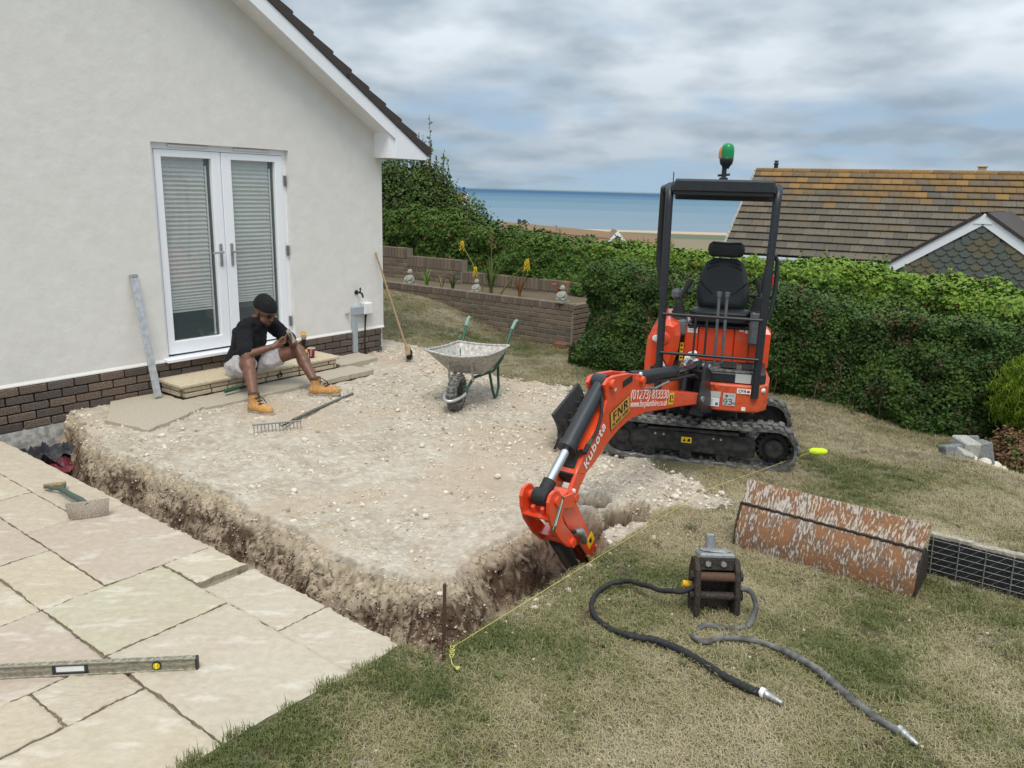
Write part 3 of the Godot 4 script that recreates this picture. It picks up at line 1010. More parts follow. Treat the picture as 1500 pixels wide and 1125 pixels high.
	end.prism(PackedVector2Array([Vector2(6.69, 2.315), Vector2(6.776, 2.315), Vector2(6.776, 2.552), Vector2(6.69, 2.60)]), -7.2, -6.958)
	part("eaves_box", end, M.upvc, h)
	end = MB.new()
	end.prism(PackedVector2Array([Vector2(6.78, 2.315), Vector2(7.295, 2.315), Vector2(7.32, 2.365), Vector2(6.78, 2.69)]), -7.02, -6.935)
	end.box(Vector3(7.05, 2.33, -11.5), Vector3(0.49, 0.02, 8.9))
	end.box(Vector3(7.29, 2.37, -11.5), Vector3(0.02, 0.1, 8.9))
	part("eaves_end_board", end, M.upvc, h)
	var rf := MB.new()
	rf.prism(PackedVector2Array([Vector2(1.5, 5.87), Vector2(7.33, 2.37), Vector2(7.33, 2.40), Vector2(1.5, 5.92)]), -16.0, -6.97)
	rf.prism(PackedVector2Array([Vector2(1.5, 5.87), Vector2(1.5, 5.92), Vector2(-4.4, 2.37), Vector2(-4.4, 2.33)]), -16.0, -6.97)
	var roof := part("roof", rf, M.roof_tile, h)
	var cap := MB.new()
	cap.prism(PackedVector2Array([Vector2(0, -0.018), Vector2(0.345, -0.018), Vector2(0.345, 0.086), Vector2(0.325, 0.092), Vector2(0, 0.062)]), -0.055, 0.01, Transform3D.IDENTITY, 0.004)
	cap.box(Vector3(0.17, 0.078, -0.2), Vector3(0.34, 0.022, 0.3), Basis(Vector3(0, 0, 1), 0.085))
	var cm := cap.mesh(M.roof_tile)
	var ang := -atan(0.601)
	for k in 22:
		var d := 0.292 * k
		var x := 7.335 - d * cos(ang) - 0.345 * cos(ang)
		put("verge_cap", cm, roof, Transform3D(Basis(Vector3(0, 0, 1), ang), Vector3(x, 2.37 + 0.601 * (7.32 - x) + 0.012, -6.93)))
	var pipe := MB.new()
	pipe.tube([Vector3(6.87, 2.33, -7.33), Vector3(6.88, 2.25, -7.33), Vector3(6.85, 2.18, -7.33), Vector3(6.85, 0.0, -7.33)], 0.034, 10)
	part("downpipe", pipe, M.upvc, h)
	french_doors(h)
	# tap, conduit and socket box near the corner
	var tap := MB.new()
	tap.cyl(Vector3(6.36, 0.745, -7.2), Vector3(6.36, 0.745, -7.192), 0.028)
	tap.tube([Vector3(6.36, 0.745, -7.2), Vector3(6.36, 0.75, -7.13), Vector3(6.365, 0.735, -7.1), Vector3(6.37, 0.69, -7.09)], [0.011, 0.013, 0.013, 0.011], 8)
	tap.cyl(Vector3(6.36, 0.75, -7.13), Vector3(6.36, 0.795, -7.125), 0.009)
	tap.box(Vector3(6.36, 0.80, -7.125), Vector3(0.07, 0.012, 0.016), Basis(UP, 0.7), 0.004)
	part("outdoor_tap", tap, M.worn_iron, h)
	var cd := MB.new()
	cd.box(Vector3(6.3, 0.27, -7.172), Vector3(0.068, 0.5, 0.05), Basis.IDENTITY, 0.008)
	cd.box(Vector3(6.345, 0.53, -7.168), Vector3(0.16, 0.10, 0.06), Basis.IDENTITY, 0.006)
	cd.cyl(Vector3(6.2, 0.505, -7.2), Vector3(6.2, 0.505, -7.16), 0.018)
	part("conduit", cd, M.pale_grey_pipe, h)
	var jb := MB.new()
	jb.box(Vector3(6.49, 0.545, -7.163), Vector3(0.13, 0.14, 0.072), Basis.IDENTITY, 0.01)
	part("socket_box", jb, M.soffit, h)
	var cb := MB.new()
	cb.tube([Vector3(6.475, 0.48, -7.16), Vector3(6.47, 0.42, -7.165), Vector3(6.46, 0.3, -7.165), Vector3(6.455, 0.15, -7.17), Vector3(6.46, -0.02, -7.165)], [0.016, 0.012, 0.009, 0.009, 0.009], 8)
	part("cable", cb, M.black_rubber, h)

func french_doors(h: Node) -> void:
	var f := MB.new()
	f.box(Vector3(3.953, 1.31, -7.29), Vector3(0.046, 2.05, 0.07))
	f.box(Vector3(5.428, 1.31, -7.29), Vector3(0.044, 2.05, 0.07))
	f.box(Vector3(4.69, 2.307, -7.29), Vector3(1.428, 0.055, 0.07))
	part("door_frame", f, M.upvc, h)
	var s := MB.new()
	s.box(Vector3(4.67, 0.288, -7.2), Vector3(1.56, 0.034, 0.16), Basis.IDENTITY, 0.006)
	part("door_sill", s, M.upvc, h)
	for x in [4.33, 5.03]:
		var v := MB.new()
		v.box(Vector3(x, 2.312, -7.243), Vector3(0.42, 0.022, 0.022), Basis.IDENTITY, 0.004)
		part("trickle_vent", v, M.soffit, h)
	# x0, x1, glass x0, x1, handle x, handle direction
	for L in [[3.98, 4.668, 4.048, 4.565, 4.61, -1.0, 0.745], [4.674, 5.402, 4.786, 5.308, 4.735, 1.0, 0.775]]:
		var d := MB.new()
		var zc := -7.27
		d.box(Vector3((L[0] + L[2]) * 0.5, 1.30, zc), Vector3(L[2] - L[0], 1.95, 0.055), Basis.IDENTITY, 0.006)
		d.box(Vector3((L[1] + L[3]) * 0.5, 1.30, zc), Vector3(L[1] - L[3], 1.95, 0.055), Basis.IDENTITY, 0.006)
		d.box(Vector3((L[2] + L[3]) * 0.5, 2.242, zc + 0.0015), Vector3(L[3] - L[2] + 0.006, 0.066, 0.052), Basis.IDENTITY, 0.004)
		d.box(Vector3((L[2] + L[3]) * 0.5, 0.388, zc + 0.0015), Vector3(L[3] - L[2] + 0.006, 0.126, 0.052), Basis.IDENTITY, 0.004)
		var leaf := part("door_leaf", d, M.upvc, h)
		var g := MB.new()
		g.box(Vector3((L[2] + L[3]) * 0.5, 1.33, -7.285), Vector3(L[3] - L[2] + 0.02, 1.78, 0.005))
		part("glass_pane", g, M.glass, leaf)
		var bl := MB.new()
		var bx0: float = L[2] + 0.002
		var bx1: float = L[3] - 0.05
		var rows := []
		var y := 2.21
		var k := 0
		while y > L[6]:
			var zz := -7.312 + (0.014 if k % 2 == 0 else 0.0)
			rows.append([Vector3(bx0, y, zz), Vector3(bx1, y + (0.002 if k % 4 < 2 else 0.0), zz)])
			y -= lerpf(0.021, 0.012, smoothstep(1.1, 0.75, y))
			k += 1
		bl.sheet(rows, Vector3(0, 0, 1), -1)
		bl.box(Vector3((bx0 + bx1) * 0.5, y, -7.305), Vector3(bx1 - bx0, 0.016, 0.018))
		part("pleated_blind", bl, M.blind_cloth, leaf)
		var st := MB.new()
		st.box(Vector3(bx1 + 0.012, 1.30, -7.30), Vector3(0.016, 1.68, 0.01))
		part("blind_guide", st, M.soffit, leaf)
		var hd := MB.new()
		hd.box(Vector3(L[4], 1.27, -7.237), Vector3(0.032, 0.23, 0.01), Basis.IDENTITY, 0.004)
		hd.cyl(Vector3(L[4], 1.3, -7.237), Vector3(L[4], 1.3, -7.19), 0.01)
		hd.tube([Vector3(L[4], 1.3, -7.192), Vector3(L[4] + L[5] * 0.06, 1.3, -7.188), Vector3(L[4] + L[5] * 0.125, 1.297, -7.19)], [0.011, 0.009, 0.008], 8)
		hd.cyl(Vector3(L[4], 1.2, -7.232), Vector3(L[4], 1.2, -7.225), 0.012)
		part("handle", hd, M.steel, leaf)
	for y in [2.02, 1.28, 0.5]:
		var hg := MB.new()
		hg.cyl(Vector3(5.425, y - 0.055, -7.238), Vector3(5.425, y + 0.055, -7.238), 0.014, -1.0, 8)
		part("hinge", hg, M.grey_plastic, h)

# ---------------------------------------------------------------- doorstep and slabs in front of it
func doorstep() -> void:
	var t := thing("doorstep", "low sandstone doorstep of two stone courses below the glazed doors", "doorstep", Vector3(4.75, 0, -6.95))
	var o := -t.position
	var core := MB.new()
	core.box(Vector3(4.75, 0.045, -6.99) + o, Vector3(1.80, 0.11, 0.40))
	part("mortar_core", core, M.mortar, t)
	for s in [[3.79, 4.43], [4.437, 5.07], [5.077, 5.70]]:
		var b := MB.new()
		b.box(Vector3((s[0] + s[1]) * 0.5, 0.115, -6.965) + o, Vector3(s[1] - s[0], 0.032, 0.45), Basis.IDENTITY, 0.007)
		part("tread_slab", b, M.stone_yellow, t)
	var r := RandomNumberGenerator.new()
	r.seed = 4
	for c in 2:
		var x := 3.835
		while x < 5.64:
			var l := minf(r.randf_range(0.13, 0.30), 5.665 - x)
			var b := MB.new()
			b.box(Vector3(x + l * 0.5, 0.022 + c * 0.051, -6.79 + r.randf_range(-0.006, 0.006)) + o, Vector3(l - 0.012, 0.041, 0.06), Basis(Vector3(0, 0, 1), r.randf_range(-0.02, 0.02)), 0.007)
			part("stone", b, M.stone_yellow, t)
			x += l
		for k in 2:
			var b := MB.new()
			b.box(Vector3(3.85, 0.022 + c * 0.051, -6.92 - k * 0.16) + o, Vector3(0.06, 0.041, 0.148), Basis.IDENTITY, 0.007)
			part("stone", b, M.stone_yellow, t)
			b = MB.new()
			b.box(Vector3(5.65, 0.022 + c * 0.051, -6.92 - k * 0.16) + o, Vector3(0.06, 0.041, 0.148), Basis.IDENTITY, 0.007)
			part("stone", b, M.stone_yellow, t)
	var pipe := MB.new()
	pipe.tube([Vector3(4.90, 0.05, -6.8) + o, Vector3(4.90, 0.05, -6.748) + o], 0.026, 12, 1, false)
	pipe.tube([Vector3(4.90, 0.05, -6.8) + o, Vector3(4.90, 0.05, -6.77) + o], 0.02, 12)
	part("pipe_end", pipe, M.black_rubber, t)
	# poured slabs round the step
	for s in [["broken grey concrete slab below the straightedge at the house wall", [Vector2(3.33, -7.16), Vector2(3.80, -7.16), Vector2(3.79, -6.40), Vector2(3.50, -6.26), Vector2(3.11, -6.10), Vector2(3.02, -6.62)], 0.0], ["long pale concrete strip along the foot of the doorstep", [Vector2(3.79, -6.745), Vector2(5.86, -6.745), Vector2(5.9, -6.42), Vector2(4.9, -6.40), Vector2(4.2, -6.36), Vector2(3.80, -6.36)], -0.002], ["cracked concrete patch between the doorstep and the grey conduit", [Vector2(5.72, -7.16), Vector2(6.34, -7.16), Vector2(6.3, -6.78), Vector2(5.9, -6.76), Vector2(5.72, -6.76)], 0.02]]:
		var b := MB.new()
		var pts := PackedVector2Array()
		var src: Array = s[1]
		for k in src.size():
			var a: Vector2 = src[k]
			var c: Vector2 = src[(k + 1) % src.size()]
			var n := maxi(1, int(a.distance_to(c) / 0.06))
			for q in n:
				var p := a.lerp(c, float(q) / n)
				p += Vector2(n_fine.get_noise_2d(p.x, p.y), n_fine.get_noise_2d(p.x + 40.0, p.y)) * 0.022
				pts.append(p)
		b.prism(pts, -0.06, s[2], Transform3D(Basis(Vector3(1, 0, 0), Vector3(0, 0, 1), Vector3(0, 1, 0)), Vector3.ZERO), 0.006)
		tag(part("concrete_slab", b, M.bare_concrete, self), s[0], "concrete slab")

# ---------------------------------------------------------------- the tiled house beyond the hedge
func neighbour_roof() -> void:
	var A := Vector3(19.2, 2.56, -7.3)
	var along := Vector3(0.18, 0, 0.98).normalized()
	var out := Vector3(-along.z, 0, along.x)     # towards the camera
	var run := 2.95
	var drop := 1.78
	var down := (out * run - UP * drop).normalized()
	var slope_len := Vector2(run, drop).length()
	var nrm := down.cross(along)
	if nrm.y < 0.0:
		nrm = -nrm
	var h := thing("tiled_bungalow", "bungalow with lichen covered tiled roof and white gable beyond the hedge", "house", Vector3(18.5, -1.6, -3.0))
	var o := -h.position
	var body := MB.new()
	body.box(A + along * 7.0 + UP * -2.9 + out * 0.1 + o, Vector3(5.4, 2.4, 14.0), Basis(-out, UP, along))
	part("wall", body, M.stone_grey, h)
	for k in 6:
		var t: Array = [[64, 58, 50, 116, 106, 90], [60, 55, 48, 108, 99, 86], [66, 60, 51, 128, 118, 100], [84, 70, 50, 144, 110, 64], [104, 82, 52, 160, 122, 66], [70, 62, 52, 126, 106, 78]][k]
		mat("old_tile%d" % k, c8(t[0], t[1], t[2]), c8(t[3], t[4], t[5]), 0.95, 2.6, 0.03, 3.0)
	var deck := MB.new()
	deck.quad(A + o - nrm * 0.05, A + along * 14.0 + o - nrm * 0.05, A + along * 14.0 + down * slope_len + o - nrm * 0.05, A + down * slope_len + o - nrm * 0.05, nrm)
	deck.quad(A + o - nrm * 0.05, A + along * 14.0 + o - nrm * 0.05, A + along * 14.0 - out * run - UP * drop + o, A - out * run - UP * drop + o, UP - out)
	deck.tri(A + o - nrm * 0.05, A + down * slope_len + o - nrm * 0.05, A - out * run - UP * drop + o, -along)
	var roof := part("roof", deck, M.roof_tile, h)
	var tm := []
	for k in 3:
		var b := MB.new()
		b.box(Vector3(0, 0.034, 0.0), Vector3(0.2475 - k * 0.001, 0.020, 0.33), Basis(Vector3(1, 0, 0), -0.13 - k * 0.010), 0.003)
		tm.append(b.mesh())
	var basis := Basis(along, nrm, down)
	if basis.determinant() < 0.0:
		basis = Basis(-along, nrm, down)
	var vg := MB.new()
	vg.box(A + down * slope_len * 0.5 + o + nrm * 0.02 - along * 0.02, Vector3(0.05, 0.09, slope_len), basis)
	part("verge", vg, M.concrete, h)
	var courses := 13
	var gauge := slope_len / courses
	var singles := 0
	var rest := {}
	for c in range(courses - 1, -1, -1):
		for i in range(-1 if c % 2 == 0 else 0, 34):
			var off := 0.125 if c % 2 == 0 else 0.0
			var p := A + along * (i * 0.25 + off + 0.13 if i >= 0 else 0.0675) + down * (gauge * (c + 0.5)) + nrm * 0.012
			var q := n_mid.get_noise_2d(i * 0.09, c * 0.12) + n_fine.get_noise_2d(i * 0.3, c * 0.4) * 0.5
			var kk := (i * 7 + c * 13 + absi(hash(i * 91 + c))) % 3
			var lichen := float(c) / courses - q * 0.6 - 0.12 * smoothstep(18.0, 26.0, i)
			if lichen < 0.16:
				kk = 4 if kk == 0 else 3
			elif lichen < 0.34:
				kk = 5
			var xf := Transform3D(basis.scaled_local(Vector3(1.0 if i >= 0 else 0.5, 1, 1)), p + o)
			if singles < 300:
				put("roof_tile", tm[(i + c + 3) % 3], roof, xf, M["old_tile%d" % kk])
				singles += 1
			else:
				if not rest.has(kk):
					rest[kk] = MB.new()
				rest[kk].st.append_from(tm[0], 0, xf)
	for kk in rest:
		part("upper_tiles", rest[kk], M["old_tile%d" % kk], h).set_meta("kind", "stuff")
	for k in 20:
		var b := MB.new()
		b.tube([A + along * (k * 0.42 + 0.005) + o + UP * 0.01, A + along * (k * 0.42 + 0.415) + o + UP * 0.01], 0.085, 10)
		part("ridge_tile", b, M.old_tile4 if k % 3 else M.old_tile3, h)
	var gut := MB.new()
	gut.cyl(A + down * slope_len + o - UP * 0.06 + out * 0.05, A + along * 14.0 + down * slope_len + o - UP * 0.06 + out * 0.05, 0.06)
	gut.quad(A + down * slope_len + o - UP * 0.04, A + along * 14 + down * slope_len + o - UP * 0.04, A + along * 14 + down * slope_len + o - UP * 0.22, A + down * slope_len + o - UP * 0.22, out)
	part("gutter", gut, M.pale_grey_pipe, h)
	var ch := MB.new()
	var cp := A + along * 4.75 + UP * 0.05 + o - out * 0.3
	ch.box(cp + UP * 0.02, Vector3(0.15, 0.22, 0.15), Basis.IDENTITY, 0.01)
	ch.box(cp + UP * 0.14, Vector3(0.2, 0.035, 0.2), Basis.IDENTITY, 0.008)
	part("chimney", ch, M.stone_yellow, h)
	var vp := MB.new()
	var vq := A + along * 0.42 + o - out * 0.2
	vp.cyl(vq - UP * 0.3, vq + UP * 0.19, 0.05)
	vp.lathe([Vector2(0.0, 0.19), Vector2(0.06, 0.19), Vector2(0.06, 0.215), Vector2(0.035, 0.23), Vector2(0.035, 0.25), Vector2(0.06, 0.255), Vector2(0.05, 0.275), Vector2(0, 0.28)], 12, Transform3D(Basis.IDENTITY, vq))
	part("vent_pipe", vp, M.black_paint, h)
	# porch gable that faces the garden
	var X := 15.5
	var ap := Vector3(X, 1.74, -1.9)
	var fl := Vector3(X, 0.70, -3.42)
	var fr := Vector3(X, 0.70, -0.36)
	var gb := MB.new()
	gb.prism(PackedVector2Array([Vector2(fl.z, 0.70), Vector2(ap.z, 1.69), Vector2(fr.z, 0.70), Vector2(fr.z, -1.5), Vector2(fl.z, -1.5)]), 0.05, 0.2, Transform3D(Basis(Vector3(0, 0, 1), UP, Vector3(1, 0, 0)), Vector3(X, 0, 0) + o))
	var gable := part("porch_gable", gb, M.roof_tile, h)
	mat("hung_tile0", c8(74, 80, 74), c8(104, 108, 100), 0.9, 4.0, 0.03, 2.0)
	mat("hung_tile1", c8(88, 86, 72), c8(116, 107, 84), 0.9, 4.0, 0.03, 2.0)
	var ht := MB.new()
	ht.prism(PackedVector2Array([Vector2(-0.092, 0.12), Vector2(0.092, 0.12), Vector2(0.092, -0.02), Vector2(0.04, -0.07), Vector2(-0.04, -0.07), Vector2(-0.092, -0.02)]), 0.0, 0.016)
	var hm := ht.mesh()
	var face := Basis(Vector3(0, 0, 1), UP, Vector3(-1, 0, 0)) * Basis(Vector3(1, 0, 0), -0.13)
	for r in 10:
		var y := 1.56 - r * 0.105
		for i in 18:
			var z := -1.9 + (i - 9) * 0.19 + (0.095 if r % 2 else 0.0)
			var lim := (1.60 - y) / 1.04 * 1.52
			if absf(z + 1.9) < lim:
				put("hung_tile", hm, gable, Transform3D(face, Vector3(X + 0.03, y, z) + o), M.hung_tile1 if n_mid.get_noise_2d(z * 0.5, y * 0.7 + 4.0) > 0.12 else M.hung_tile0)
	var fin := MB.new()
	fin.prism(PackedVector2Array([Vector2(-0.14, -0.10), Vector2(0.14, -0.10), Vector2(0.0, 0.07)]), -0.012, 0.1, Transform3D(Basis(Vector3(0, 0, 1), UP, Vector3(1, 0, 0)) * Basis.IDENTITY, ap + o))
	part("barge_apex", fin, M.upvc, h)
	for e in [[fl, -1.0], [fr, 1.0]]:
		var f: Vector3 = e[0]
		var b := MB.new()
		var d := (f - ap).normalized()
		var n := Vector3(0, absf(d.z), 0) + Vector3(0, 0, d.y * -signf(d.z))
		n = n.normalized()
		b.sheet([[ap - n * 0.10 + o, f - n * 0.10 + d * 0.15 + o], [ap + n * 0.05 + o, f + n * 0.05 + d * 0.15 + o]], Vector3(-1, 0, 0), -1)
		b.sheet([[ap - n * 0.10 + o, f - n * 0.10 + d * 0.15 + o], [ap - n * 0.10 + o + Vector3(0.06, 0, 0), f - n * 0.10 + d * 0.15 + o + Vector3(0.06, 0, 0)]], -n, -1)
		part("barge_board", b, M.upvc, h)
		b = MB.new()
		b.sheet([[ap + n * 0.05 + o + Vector3(-0.03, 0.01, 0), f + n * 0.05 + d * 0.25 + o + Vector3(-0.03, 0, 0)], [ap + n * 0.05 + o + Vector3(4.2, 0.01, 0), f + n * 0.05 + d * 0.25 + o + Vector3(4.2, 0, 0)]], n, -1)
		b.sheet([[ap + n * 0.05 + o + Vector3(-0.03, 0.01, 0), f + n * 0.05 + d * 0.25 + o + Vector3(-0.03, 0, 0)], [ap + n * 0.1 + o + Vector3(-0.03, 0.01, 0), f + n * 0.1 + d * 0.25 + o + Vector3(-0.03, 0, 0)]], Vector3(-1, 0, 0), -1)
		b.sheet([[ap + n * 0.1 + o + Vector3(-0.03, 0.01, 0), f + n * 0.1 + d * 0.25 + o + Vector3(-0.03, 0, 0)], [ap + n * 0.1 + o + Vector3(4.2, 0.01, 0), f + n * 0.1 + d * 0.25 + o + Vector3(4.2, 0, 0)]], n, -1)
		part("porch_roof", b, M.roof_tile, h)

func far_roofs() -> void:
	# gabled house behind the tall bush
	var h := thing("gabled_house", "gabled house with white barge board behind the leafy bush", "house", Vector3(23.0, -3.0, -20.0))
	var o := -h.position
	var ap := Vector3(21.7, 1.72, -19.0)
	var b := MB.new()
	var ax := Vector3(0.97, 0, -0.25).normalized()     # along the gable front
	var back := Vector3(-0.25, 0, -0.97).normalized()
	b.prism(PackedVector2Array([Vector2(-2.6, -4.5), Vector2(2.6, -4.5), Vector2(2.6, -2.15), Vector2(0, -0.1), Vector2(-2.6, -2.15)]), -8.0, 0.0, Transform3D(Basis(ax, UP, -back), ap + o))
	part("wall", b, M.stone_grey, h)
	for s in [-1.0, 1.0]:
		b = MB.new()
		var d: Vector3 = (ax * s * 2.9 - UP * 2.3)
		b.quad(ap + o - back * 0.3, ap + d + o - back * 0.3, ap + d + back * 8.0 + o, ap + back * 8.0 + o, UP)
		b.quad(ap + o - back * 0.3 + UP * 0.1, ap + d + o - back * 0.3 + UP * 0.1, ap + d + back * 8.0 + o + UP * 0.1, ap + back * 8.0 + o + UP * 0.1, UP)
		part("roof", b, mat("red_roof", c8(136, 88, 58), c8(168, 122, 84), 0.9, 2.0, 0.03), h)
		b = MB.new()
		b.quad(ap + o - back * 0.31 + UP * 0.1, ap + d + o - back * 0.31 + UP * 0.1, ap + d + o - back * 0.31 - UP * 0.2, ap + o - back * 0.31 - UP * 0.2, -back)
		part("barge_board", b, M.upvc, h)
	# long brown roof below the shore line
	h = thing("brown_roofed_house", "long brown tiled roof with small white dormer gable just above the hedge", "house", Vector3(26.5, -4.0, -16.0))
	o = -h.position
	var p0 := Vector3(24.2, 0.78, -19.0)
	var p1 := Vector3(27.9, 0.36, -13.6)
	b = MB.new()
	var dn := Vector3(-0.7974, 0, 0.6035) * 3.4 - UP * 2.2
	var dn2 := Vector3(0.7974, 0, -0.6035) * 3.4 - UP * 2.2
	mat("brown_roof", c8(112, 88, 68), c8(142, 116, 90), 0.95, 2.0, 0.02, 2.0)
	for k in 9:
		var f0 := k / 9.0
		var f1 := (k + 1) / 9.0 + 0.012
		b.quad(p0 + dn * f0 + o + UP * 0.0, p1 + dn * f0 + o, p1 + dn * f1 + o + UP * 0.05, p0 + dn * f1 + o + UP * 0.05, UP)
		b.quad(p0 + dn * f1 + o, p1 + dn * f1 + o, p1 + dn * f1 + o + UP * 0.05, p0 + dn * f1 + o + UP * 0.05, -dn2)
	b.quad(p0 + o, p1 + o, p1 + dn2 + o, p0 + dn2 + o, UP)
	part("roof", b, M.brown_roof, h)
	b = MB.new()
	b.box((p0 + p1) * 0.5 - UP * 3.4 + o, Vector3(6.6, 2.8, 5.2), Basis((p1 - p0).normalized(), UP, Vector3(-0.7974, 0, 0.6035)))
	part("wall", b, M.stone_grey, h)
	b = MB.new()
	for k in 2:
		b.lathe([Vector2(0.08, 0), Vector2(0.06, 0.14), Vector2(0.07, 0.15), Vector2(0.05, 0.17)], 10, Transform3D(Basis.IDENTITY, p0.lerp(p1, 0.1 + k * 0.03) + o + UP * -0.02))
	part("chimney_pot", b, M.brick0, h)
	var g := p0.lerp(p1, 0.66) + Vector3(-0.7974, 0, 0.6035) * 0.9 + UP * 0.1
	var gx := Vector3(0.6035, 0, 0.7974)
	for s in [-1.0, 1.0]:
		b = MB.new()
		b.quad(g + o, g + o + gx * s * 0.55 - UP * 0.62, g + o + gx * s * 0.42 - UP * 0.62, g + o - UP * 0.16, Vector3(-0.8, 0, 0.6))
		part("dormer_barge_board", b, M.upvc, h)
	b = MB.new()
	for s in [-1.0, 1.0]:
		b.quad(g + o, g + o + gx * s * 0.55 - UP * 0.62, g + o + gx * s * 0.55 - UP * 0.62 + Vector3(0.7974, 0, -0.6035) * 1.6, g + o + Vector3(0.7974, 0, -0.6035) * 1.6, UP)
	b.quad(g + o + Vector3(0.03, 0, -0.02), g + o + gx * -0.5 - UP * 0.62 + Vector3(0.03, 0, -0.02), g + o - UP * 0.9, g + o + gx * 0.5 - UP * 0.62 + Vector3(0.03, 0, -0.02), Vector3(-0.8, 0, 0.6))
	part("dormer", b, M.brown_roof, h)

# ---------------------------------------------------------------- brick walls of the raised bed
func garden_walls() -> void:
	var set_: Array = brick_sets(Vector3(0.215, 0.064, 0.1025), "pale_brick")
	var edge := []
	for k in 6:
		edge.append(brick_mesh(Vector3(0.065, 0.105, 0.12), 80 + k, M["pale_brick%d" % (k % 5)]))
	var A := Vector3(9.28, 0.42, -10.7)
	var B := Vector3(9.63, 0.385, -6.2)
	var w := thing("low_brick_wall", "long low brick wall with upright capping bricks edging the raised bed", "wall", Vector3(9.45, -0.3, -8.4))
	var al := (B - A).normalized()
	var out := al.cross(UP).normalized() * 1.0
	if out.x > 0.0:
		out = -out
	var xf := Transform3D(Basis(al, UP, al.cross(UP)), A)
	var o := Transform3D(Basis.IDENTITY, -w.position)
	var L := A.distance_to(B)
	var body := MB.new()
	body.box((A + B) * 0.5 + UP * -0.56 + w.position * -1.0 - out * 0.09, Vector3(L - 0.006, 1.1, 0.17), xf.basis)
	part("mortar_body", body, M.mortar, w)
	var n := int(L / 0.075)
	for k in n:
		put("capping_brick", edge[(k * 7 + k / 3) % 6], w, o * xf * Transform3D(Basis(Vector3(0, 0, 1), 0.01 * sin(k * 3.1)), Vector3((k + 0.5) * L / n, -0.05, -0.052 + 0.002 * (k % 3))))
	lay_bricks(w, o * xf * Transform3D(Basis.IDENTITY, Vector3(0, -0.11, 0)), L, 11, 0.075, set_[0], set_[1], func(x, y): return A.y - 0.11 + y < base_height(A.x, A.z + x) - 0.06)
	# returning end at the hedge
	var xr := Transform3D(Basis(Vector3(1, 0, 0), UP, Vector3(0, 0, 1)), B + Vector3(0.01, -0.005, 0.012))
	lay_bricks(w, o * xr, 0.9, 10, 0.075, [set_[0][1], set_[0][6]], [set_[1][1]], null, 1)
	for k in 3:
		put("red_brick", brick_mesh(Vector3(0.2, 0.065, 0.11), 30 + k, M.brick_red), w, o * Transform3D(xf.basis, B + al * -0.16 + out * 0.035 + UP * (-0.62 - 0.075 * k)))
	# taller wall at the back of the bed
	w = thing("stepped_brick_wall", "stepped back wall of brick with upright capping behind the flower bed", "wall", Vector3(10.8, 0.2, -9.0))
	o = Transform3D(Basis.IDENTITY, -w.position)
	for s in [[-12.2, -10.55, 0.88], [-10.55, -9.3, 0.74], [-9.3, -5.7, 0.54]]:
		var a := Vector3(10.42 + (s[0] + 12.2) * 0.1, s[2], s[0])
		var b := Vector3(10.42 + (s[1] + 12.2) * 0.1, s[2], s[1])
		var d := (b - a).normalized()
		var bx := Basis(d, UP, d.cross(UP))
		var l := a.distance_to(b)
		var m := MB.new()
		m.box((a + b) * 0.5 - UP * 0.46 - bx.z * 0.09 - w.position, Vector3(l - 0.004, 0.9, 0.17), bx)
		part("mortar_body", m, M.mortar, w)
		var q := int(l / 0.075)
		for k in q:
			put("capping_brick", edge[(k * 5 + k / 4) % 6], w, o * Transform3D(bx.scaled_local(Vector3(1, 1.9, 1)), a) * Transform3D(Basis.IDENTITY, Vector3((k + 0.5) * l / q, -0.052, -0.05)))
		if s[0] < -9.4:
			lay_bricks(w, o * Transform3D(bx, a) * Transform3D(Basis.IDENTITY, Vector3(0, -0.205, 0)), l, 6, 0.075, set_[0], set_[1])
		else:
			lay_bricks(w, o * Transform3D(bx, a) * Transform3D(Basis.IDENTITY, Vector3(0, -0.205, 0)), l, 2, 0.075, set_[0], set_[1])
	var bed := MB.new()
	bed.col = lin(120, 104, 82)
	var rows := []
	for j in 30:
		var row := []
		for i in 10:
			var z := -11.8 + j * 0.19
			var x := 9.39 + (z + 10.7) * 0.0778 + i * 0.17
			row.append(Vector3(x, 0.31 + n_mid.get_noise_2d(x, z) * 0.03, z))
		rows.append(row)
	bed.sheet(rows, UP, 1)
	structure(part("flower_bed", bed, M.vertex_soil, self), "dry soil of the raised bed between two brick walls", "flower bed")
	# stone ornaments
	for s in [[Vector3(9.72, 0.33, -9.62), 0.30, "pale seated stone figure at the left end of the raised bed"], [Vector3(9.72, 0.34, -8.12), 0.25, "small pale stone animal beside the yellow pokers"], [Vector3(9.66, 0.385, -6.42), 0.27, "grey stone bear figure on the right end of the brick wall"]]:
		var t := thing("stone_ornament", s[2], "ornament", s[0], "stone ornaments on the raised bed")
		var k: float = s[1]
		var b := MB.new()
		b.box(Vector3(0, 0.06, 0) * k, Vector3(0.62, 0.14, 0.5) * k, Basis.IDENTITY, 0.02 * k)
		part("plinth", b, M.lichen_ornament, t)
		b = MB.new()
		b.lathe([Vector2(0.24, 0.1), Vector2(0.29, 0.25), Vector2(0.25, 0.48), Vector2(0.15, 0.62), Vector2(0.1, 0.66)].map(func(p): return p * k), 12)
		b.lump(Vector3(0, 0.80, 0) * k, Vector3(0.30, 0.34, 0.30) * k, 3, 2, Basis.IDENTITY, 0.03, 4)
		b.lump(Vector3(-0.20, 0.2, 0.16) * k, Vector3(0.24, 0.2, 0.22) * k, 4, 2, Basis.IDENTITY, 0.03, 5)
		b.lump(Vector3(-0.20, 0.2, -0.16) * k, Vector3(0.24, 0.2, 0.22) * k, 5, 2, Basis.IDENTITY, 0.03, 6)
